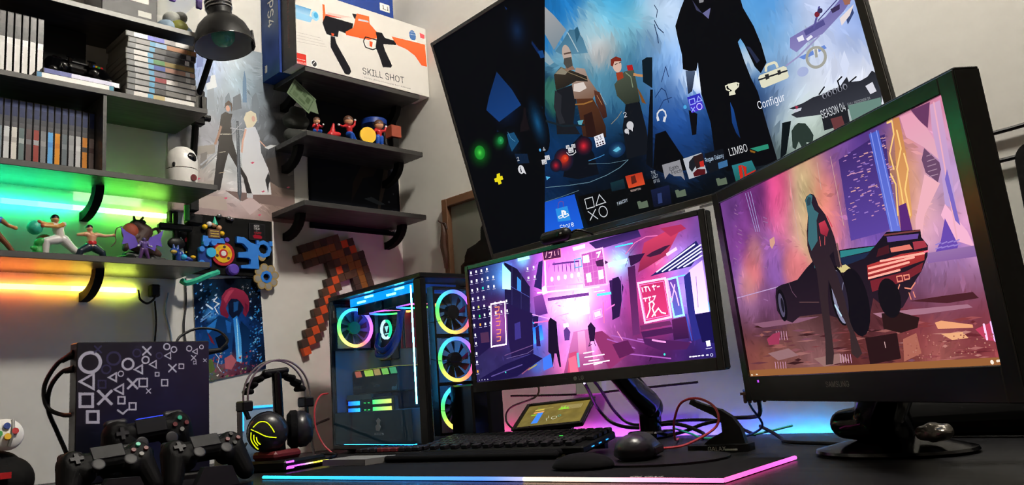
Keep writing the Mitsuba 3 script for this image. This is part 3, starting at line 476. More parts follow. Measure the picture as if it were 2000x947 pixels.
DESKTOP_ART = '''P 2c1c50/4a2c74 1 474,1211 1638,1242 1687,1097 653,1036
P cc3c60/842048 1 1738,971 2221,1087 2519,1065 2184,661 1743,512 1531,452
P a82c54 1 2122,1164 2552,1151 2644,1058 2314,974
P 4a1a50/6a2a68 1 1317,583 1481,594 1424,-670 1262,-689
P 541e54/341444 1 2130,-494 2426,-477 2435,-854 2121,-856
P 6c2a60 1 1444,-522 2085,-507 2117,-584 1455,-608
P 481a50 1 1452,-635 2112,-620 2139,-732 1481,-751
P 3c1c58 1 865,403 1035,416 1019,-241 850,-258
P 8c48a4/5c2c84 1 -1082,368 -826,394 -737,-15 -1074,-34
P 302060 1 -1043,575 -858,1057 -743,1079 -843,481
P 20164c 1 -1158,-24 -988,-24 -1046,-268 -1159,-276
P e080c8/9c4078 1 -124,-457 261,-441 304,-1267 -489,-1283
P f4a8dc/d070a8 1.1 -22,-468 158,-459 152,-902 -51,-903
P d04878 1 -279,-861 -95,-839 -76,-1295 -385,-1291
P 8c3068 1 325,-527 574,-516 1151,-998 647,-1256
P 14102e/201848 1 -1822,1223 -1470,1020 -1156,592 -1218,69 -1565,200 -1904,376
L 2e2a5c 1 18 -1609,1099 -1704,283
L 2e2a5c 1 18 -1365,905 -1452,163
L 4a50a0 1 12 -1872,789 -1195,384
P 78d4ff/a8e8ff 1.6 -1884,1212 -1654,974 -1696,608 -1946,668
P 3c8ad8 1 -1488,860 -1383,756 -1410,523 -1521,582
L 3aa8f8 1.3 24 -1327,-2 -1133,-174
P 1c1240 1 -2909,402 -2338,347 -2403,-505 -2901,-722
P 4a2a4c 1 -2714,-185 -2461,-191 -2455,-412 -2707,-408
P 201444 1 -1847,346 -1150,39 -1219,-771 -1832,-819 -1901,-384
P 3a3080 1 -1675,-109 -1511,-86 -1522,-425 -1700,-449
P 1a56d0/48a8ff 1.2 -1185,-252 -928,-220 -908,-513 -1169,-589
P 2a1450 1 -1101,-262 -1013,-231 -1007,-647 -1118,-636
L e8a0f4 1.2 19 -1153,18 -723,-120 -208,-83
L ff60a8 1.4 28 -1117,-155 -674,-168
L b060c8 1 18 -733,1163 -781,535
L fff0ff 1.5 35 -686,1090 -721,568
L f0b0f0 1 24 -754,531 743,403
L f8d0ff 1.3 35 -961,435 -150,378 610,324
L 7a3c98 1 59 -703,262 347,224
L 6a3490 1 35 -482,950 177,898
L 7a3c98 1 17 -450,986 -459,799
L 7a3c98 1 17 -349,927 -353,781
L 7a3c98 1 17 -238,949 -248,764
L 7a3c98 1 17 -139,891 -143,747
L 7a3c98 1 17 -30,913 -40,730
L 7a3c98 1 17 68,855 63,713
L 7a3c98 1 17 175,878 164,696
O fff0ff 1.5 -545,656 40 49
O fff0ff 1.5 -369,651 40 49
O fff0ff 1.5 -196,646 40 49
O fff0ff 1.5 -25,641 40 49
O fff0ff 1.5 144,636 40 49
P ffd8ff 1.6 -838,523 -721,568 -687,395 -828,374
P c454b8/d86cc8 1 270,1015 788,1031 799,364 277,374
L e888d8 1 12 397,1012 393,387
L e888d8 1 12 511,1012 506,386
L e888d8 1 12 624,1011 618,384
L e888d8 1 12 736,1011 728,383
L e080d0 1 12 278,880 795,890
L e080d0 1 12 283,758 800,760
L e080d0 1 12 288,635 805,630
L e080d0 1 12 293,513 810,501
P ffd8fa 1.7 291,980 444,983 450,830 298,836
P ffe0fa 1.6 322,620 449,629 451,448 337,446
P ffd0f4 1.3 626,640 749,639 751,461 627,460
P 4a2250 1 588,827 775,834 887,755 757,698 612,722
L ffe8ff 1.3 35 645,977 720,984 659,894
L ff9ce4 1.7 35 247,1039 790,1046 808,343 251,368 247,1039
P 50204c 1 -733,1280 -243,1232 -253,1046 -717,1064
L ff84b0 1.2 18 -733,1280 -243,1232 -253,1046 -717,1064 -733,1280
L ffb0c8 1 19 -613,1226 -655,1117
L ffb0c8 1 19 -562,1196 -478,1202 -518,1103 -573,1102
L ffb0c8 1 19 -410,1200 -407,1115
L ffb0c8 1 19 -316,1193 -311,1119
P ffd0f0 1.4 58,1197 384,1208 374,1128 75,1122
L 50b0e8 1 19 79,946 248,947 253,783 84,781 79,946
L 8cf0ff 1.9 94 -1431,1221 -1096,1217
L a0f4ff 1.9 94 879,697 1334,707
L 40c8ff 1.3 26 1091,1015 1480,1011
L 58d8ff 1.3 47 541,176 882,165
L c8f4ff 1.5 17 475,245 722,238
P 2a1444 1 941,430 1087,446 1177,238 1012,-298 839,-344
L 9a5ab0 1 19 1145,437 1104,-137
L 6a3c88 1 12 1655,1026 1396,822 1274,610
L e070b0 1 18 1305,838 1538,1009 1798,1075 2040,1047
P 3a1838 1 1749,720 1891,771 2185,830 2293,828 2059,703 1835,686
L ffb0d0 1.5 59 2184,661 2410,742
L f070a8 1.2 35 1947,534 2089,603
P 301440 1 1368,788 1735,780 1604,650 1388,591
P 202060 1 1786,334 2815,803 2909,604 2651,377 2010,354
L d8d8ff 1.7 24 1939,394 2776,747
L d8d8ff 1.7 24 2058,384 2895,715
L d8d8ff 1.7 24 2198,379 2886,654
L d8d8ff 1.7 24 2382,395 2888,599
L d8d8ff 1.7 24 2508,392 2888,526
L 60c0ff 1.4 21 2124,233 2508,246
P dcb0f8/f0ccff 1.3 2601,312 2886,445 2895,-466 2604,-455
L a880c8 1 12 2726,183 2691,-350
P 2a2a80 1 2484,222 2619,291 2616,-448 2695,-882 2528,-917 2477,-412
P 16104c 1 2613,-465 2936,-454 2917,-993 2685,-952
L 3a50c0 1 24 2431,-442 2490,-896
P 58a0ff 1.4 2891,-289 2931,-285 2929,-435 2897,-449
P b4265c/d03470 1.2 1504,255 2094,252 2125,-448 1563,-480
P 6a3aa0/5868c8 1.1 2133,223 2338,236 2389,-445 2178,-455
L ff9cd0 2 40 1504,255 2094,252 2125,-448 1563,-480 1504,255
L ff70b8 1.4 14 1544,211 2055,207 2088,-407 1592,-428 1544,211
L 80d0ff 2 35 2133,223 2338,236 2389,-445 2188,-456 2133,223
L ff90d8 1.7 35 2133,223 2164,-96
L ffb8d8 1.6 24 1582,158 1594,80
L ffb8d8 1.6 24 1628,160 1695,159
L ffb8d8 1.6 24 1662,164 1662,79
L ffb8d8 1.6 24 1717,156 1751,76
L ffb8d8 1.6 24 1830,167 1840,81
L ffb8d8 1.6 24 1805,143 1883,150
L ffb8d8 1.6 24 1913,126 1957,129
L ffb8d8 1.6 24 1589,-42 1667,-44
L ffb8d8 1.6 24 1623,-38 1627,-95
L ffb8d8 1.6 24 1691,-38 1747,-36
L ffb8d8 1.6 24 1714,-32 1716,-98
L ffb8d8 1.6 24 1791,-33 1847,-32 1804,-101
L ffd0e4 1.7 28 1619,-394 1705,-255 1699,-142 1769,-114 1805,-175 1752,-243 1799,-379
L ffd0e4 1.7 26 1731,-389 1881,-260 1936,-341 2018,-370
L e0b0ff 1.3 24 2199,157 2279,-39 2310,-263
L e0b0ff 1.3 24 2278,108 2172,-189
P 180c28 1 -744,-180 -680,-105 -529,-206 -540,-623 -519,-1100 -560,-1107 -606,-830 -659,-825 -732,-1082 -773,-1089 -756,-836 -817,-779
P 281238 1 243,-389 327,-320 424,-440 367,-689 255,-687
P 603888 1 -366,-399 -279,-338 -201,-448 -247,-604 -365,-601
L 301440 1 14 268,-678 219,-771 298,-740
L 301440 1 14 356,-678 380,-778
L ff9ce0 1.4 24 403,-122 604,-100 609,-247 408,-271 403,-122
P ffc8f0 1.3 425,-145 576,-125 588,-225 437,-245
L f070c0 1.3 28 721,-135 924,-64
P fff0ff 1.5 82,151 339,165 324,-152 94,-162
P ffe0ff 1.6 -363,-267 -230,-263 -227,-344 -360,-349
L ff70a0 1.2 19 668,19 642,-369
L f4d8e8 1.2 24 77,-895 330,-880
L f4d8e8 1.2 24 92,-975 565,-961
L f4d8e8 1.2 24 183,-1052 432,-1045
L f4d8e8 1.2 24 50,-1109 669,-1086
L f4d8e8 1.2 24 297,-1130 497,-1109
P 3a6ae8 1.2 -982,-897 -753,-816 -732,-1082 -984,-1143
P f06888 1.1 -317,-958 -130,-915 -96,-1254 -303,-1258
P 70c0d8 1 -100,-878 -46,-864 -43,-1141 -96,-1156
P 181040 1 -2068,-927 -1247,-769 -982,-897 -1729,-1198 -2486,-1248 -2954,-1204
L 6a4a80 1 17 -2031,-737 -1227,-604
L 584a8c 1 24 -2474,-1141 -1557,-971
L b0a040 1 24 -1398,-1088 -1162,-1005
L 6a5a90 1 12 -1979,-806 -1387,-755 -1165,-673
L 8a4a70 1 24 -1579,-1157 -1351,-1051
L a85ab4 1 24 674,-683 1277,-916
L a85ab4 1 24 789,-628 1471,-824 2251,-978
L a85ab4 1 24 1037,-987 2014,-1170
L a85ab4 1 24 1367,-757 2256,-943 2465,-929
P 4a1c54 1 1481,-751 2465,-929 2367,-1043 1821,-1007 1510,-866
L e090d0 1.1 35 1685,-810 1948,-874
P 5c1c50 1 780,-790 1138,-752 1267,-990 909,-1070
O 40e8d0 1 1897,-1087 21 21
O 40e8d0 1 -2042,-1089 18 18
L ff90c0 1.1 17 927,-576 1023,-739
L ffd0f4 1.7 35 -2318,389 -1902,387 -1960,-507 -2404,-516 -2318,389
L f08858 1.2 21 -2203,307 -2080,301 -2105,217 -2197,218
L f08858 1.2 21 -2205,153 -2082,148 -2107,63 -2199,64
L f08858 1.2 21 -2207,-1 -2084,-5 -2109,-89 -2201,-89
L f08858 1.2 21 -2211,-176 -2089,-179 -2114,-263 -2206,-264
L f08858 1.2 21 -2228,-327 -2106,-329 -2131,-414 -2223,-415
P f4f4ff 1.1 -2886,1192 -2837,1189 -2835,1131 -2886,1134
L b8b4d0 1 12 -2909,1106 -2821,1101
P f4f4ff 1.1 -2721,1192 -2673,1189 -2671,1131 -2721,1135
L b8b4d0 1 12 -2744,1106 -2656,1101
P f4f4ff 1.1 -2554,1188 -2506,1184 -2504,1127 -2554,1131
L b8b4d0 1 12 -2576,1103 -2490,1098
P f4f4ff 1.1 -2383,1193 -2336,1189 -2334,1133 -2383,1136
L b8b4d0 1 12 -2405,1108 -2320,1103
P f4f4ff 1.1 -2888,995 -2839,992 -2837,934 -2888,938
L b8b4d0 1 12 -2911,909 -2822,905
P f4f4ff 1.1 -2723,996 -2675,993 -2673,936 -2723,939
L b8b4d0 1 12 -2746,911 -2659,906
P f4f4ff 1.1 -2551,996 -2504,993 -2502,936 -2551,939
L b8b4d0 1 12 -2574,911 -2488,906
P f4f4ff 1.1 -2381,999 -2334,996 -2332,939 -2381,942
L b8b4d0 1 12 -2403,914 -2318,910
P f4f4ff 1.1 -2209,991 -2163,988 -2161,932 -2210,935
L b8b4d0 1 12 -2231,907 -2148,903
P f4f4ff 1.1 -2890,802 -2841,799 -2839,742 -2889,745
L b8b4d0 1 12 -2912,716 -2824,712
P f4f4ff 1.1 -2721,800 -2673,798 -2671,741 -2721,743
L b8b4d0 1 12 -2743,715 -2656,711
P f4f4ff 1.1 -2379,809 -2332,806 -2330,750 -2379,752
L b8b4d0 1 12 -2401,724 -2316,721
P f4f4ff 1.1 -2209,789 -2163,786 -2161,731 -2209,733
L b8b4d0 1 12 -2231,705 -2147,702
P f4f4ff 1.1 -2891,610 -2842,607 -2840,550 -2891,553
L b8b4d0 1 12 -2913,524 -2826,521
P f4f4ff 1.1 -2723,609 -2674,607 -2673,550 -2722,553
L b8b4d0 1 12 -2745,524 -2658,521
P f4f4ff 1.1 -2548,601 -2500,598 -2498,542 -2547,544
L b8b4d0 1 12 -2570,516 -2484,513
P f4f4ff 1.1 -2555,409 -2507,407 -2505,351 -2554,353
L b8b4d0 1 12 -2577,325 -2491,322
P f4f4ff 1.1 -2396,364 -2349,362 -2347,307 -2396,309
L b8b4d0 1 12 -2418,280 -2333,278
P f4f4ff 1.1 -2562,215 -2515,213 -2513,157 -2562,159
L b8b4d0 1 12 -2584,130 -2499,129
P f4f4ff 1.1 -2398,217 -2351,215 -2350,159 -2398,161
L b8b4d0 1 12 -2420,133 -2336,131
P f4f4ff 1.1 -2560,17 -2513,15 -2511,-40 -2560,-39
L b8b4d0 1 12 -2582,-67 -2497,-69
P f4f4ff 1.1 -2402,20 -2355,19 -2353,-36 -2401,-35
L b8b4d0 1 12 -2423,-63 -2339,-65
P f4f4ff 1.1 -2214,421 -2167,419 -2166,364 -2214,366
L b8b4d0 1 12 -2235,338 -2152,336
P f4f4ff 1.1 -2044,424 -1999,422 -1997,367 -2044,369
L b8b4d0 1 12 -2066,341 -1984,339
P f4f4ff 1.1 -1873,423 -1828,421 -1827,366 -1874,368
L b8b4d0 1 12 -1895,340 -1814,338
P f4f4ff 1.1 -2218,216 -2172,214 -2171,159 -2218,161
L b8b4d0 1 12 -2240,133 -2157,131
P f4f4ff 1.1 -2045,219 -1999,218 -1998,163 -2045,165
L b8b4d0 1 12 -2067,137 -1984,135
P f4f4ff 1.1 -1879,214 -1834,212 -1833,158 -1880,159
L b8b4d0 1 12 -1901,132 -1820,130
P f4f4ff 1.1 -1197,1003 -1154,1000 -1153,946 -1197,949
L b8b4d0 1 12 -1218,923 -1140,918
P f4f4ff 1.1 -1026,1006 -984,1003 -983,950 -1027,953
L b8b4d0 1 12 -1047,926 -971,922
P f4f4ff 1.1 -1194,808 -1151,806 -1150,752 -1195,755
L b8b4d0 1 12 -1215,728 -1138,724
P f4f4ff 1.1 -1021,806 -978,803 -978,750 -1021,752
L b8b4d0 1 12 -1042,726 -965,722
P f4f4ff 1.1 -2888,414 -2839,412 -2837,355 -2888,357
L b8b4d0 1 12 -2910,329 -2823,326
P f4f4ff 1.1 -2898,231 -2850,230 -2848,173 -2898,175
L b8b4d0 1 12 -2921,146 -2833,144
P f4f4ff 1.1 -2905,32 -2857,30 -2855,-26 -2905,-25
L b8b4d0 1 12 -2928,-53 -2840,-55
P f4f4ff 1.1 -2895,-185 -2847,-186 -2845,-243 -2895,-242
L b8b4d0 1 12 -2918,-270 -2830,-271
P f4f4ff 1.1 -2896,-368 -2848,-368 -2846,-424 -2896,-423
L b8b4d0 1 12 -2918,-452 -2831,-452
P f4f4ff 1.1 -2901,-588 -2853,-588 -2851,-644 -2901,-644
L b8b4d0 1 12 -2923,-673 -2836,-672
P f4f4ff 1.1 -2902,-772 -2854,-772 -2852,-827 -2902,-827
L b8b4d0 1 12 -2924,-856 -2837,-855
P 20c0b0 1.1 -2549,801 -2501,798 -2500,742 -2549,745
L b8b4d0 1 12 -2571,716 -2485,713
P 20d060 1.1 -2719,208 -2671,207 -2669,150 -2718,152
L b8b4d0 1 12 -2741,124 -2654,122
P e8a040 1.1 -2716,19 -2668,18 -2666,-38 -2716,-37
L b8b4d0 1 12 -2738,-66 -2652,-67
P e0a040 1.1 -2905,-974 -2857,-974 -2855,-1029 -2905,-1030
L b8b4d0 1 12 -2927,-1059 -2841,-1057
P c0c860 1.1 -2730,410 -2682,408 -2680,351 -2730,353
L b8b4d0 1 12 -2752,325 -2666,322
P f8f8ff 1.2 2756,-942 2837,-933 2843,-1029 2762,-1038
L d0d0e8 1 12 2738,-1071 2848,-1065
O e8e8f8 1 -2932,-1193 12 12
O e8e8f8 1 -2847,-1194 12 12
O e8e8f8 1 -2767,-1194 12 12
O e8e8f8 1 -2683,-1194 12 12
O e8e8f8 1 -2591,-1195 12 12
L e8e8f8 1 24 2399,-1179 2430,-1178
L e8e8f8 1 24 2460,-1179 2491,-1178
L e8e8f8 1 24 2511,-1177 2542,-1177
L e8e8f8 1 24 2572,-1177 2602,-1176
L e8e8f8 1 24 2642,-1177 2673,-1177
L e8e8f8 1 24 2732,-1179 2762,-1179
R e8e8f8 1 2830,-1184 23 9'''
WALLPAPER_WASH = '''-2398,1192,6a3a82,217 -2058,702,7c3c88,217 -1399,1214,6a2e72,217 -2443,98,8c5cac,217 -1887,264,e87e80,158 -2182,-20,dc8c7c,158 -1732,481,cc8486,118 -1488,517,9a5a9c,217 -2631,551,7c4090,217 -880,1014,e4508c,217 -681,1194,ea508e,217 -847,703,d06a9a,217 -807,97,e07c80,138 -1285,248,8a5aa8,217 -337,1035,acac7c,217 -153,1207,b4a472,217 -511,708,ccb484,217 48,1440,c48c7a,217 131,781,e48c70,217 375,999,e08278,217 599,1349,8a5a9e,217 262,476,e47c82,217 757,1168,5a3a8c,217 699,650,6a4a9a,217 1022,704,4a3078,217 1260,1154,503482,217 1504,1332,5a3c8c,217 984,264,6a4aaa,217 661,196,9a6aa8,217 1723,1017,cc8c5a,217 1719,715,e8a862,217 1674,425,dc8e6c,217 1504,587,60449c,118 2060,1153,c47a9a,217 2190,1316,d48ca2,217 2442,1372,e482a2,217 2366,1112,d8a4c4,217 2348,662,b898d4,217 2326,331,c4a4cc,217 2134,721,a87a9a,217 1855,325,dcacb4,217 2070,105,f4b4b4,217 2354,47,f4a4cc,217 2480,-88,ffb4dc,217 2080,-124,7458b0,217 1887,-32,f0b4c4,98 2293,-163,8460b4,98 -2262,-338,9a6aa0,217 -1656,-402,7a4a7a,217 1926,-383,a47cac,217 2468,-302,9c74a4,217 2217,-426,a078a8,217 1646,-517,7a4a6c,217 2226,-647,8a4a60,217 1980,-728,6a3440,217 -2374,-656,5a3038,217 -1760,-705,4a2830,217 -446,-811,4c2c30,217 814,-913,5a2c34,217 1511,-969,7a3038,217 2304,-872,6c2a36,217 2336,-1247,8c3c42,217 1744,-1270,a46058,217 1068,-1297,7c3e38,217 327,-1199,5a2a2a,217 -558,-1155,8c5c5c,217 -1323,-1117,7c4c48,217 -1945,-1242,8c5244,217 -2382,-1145,8a4a46,217 2098,-1342,94484a,217 -733,-932,6a4448,217'''
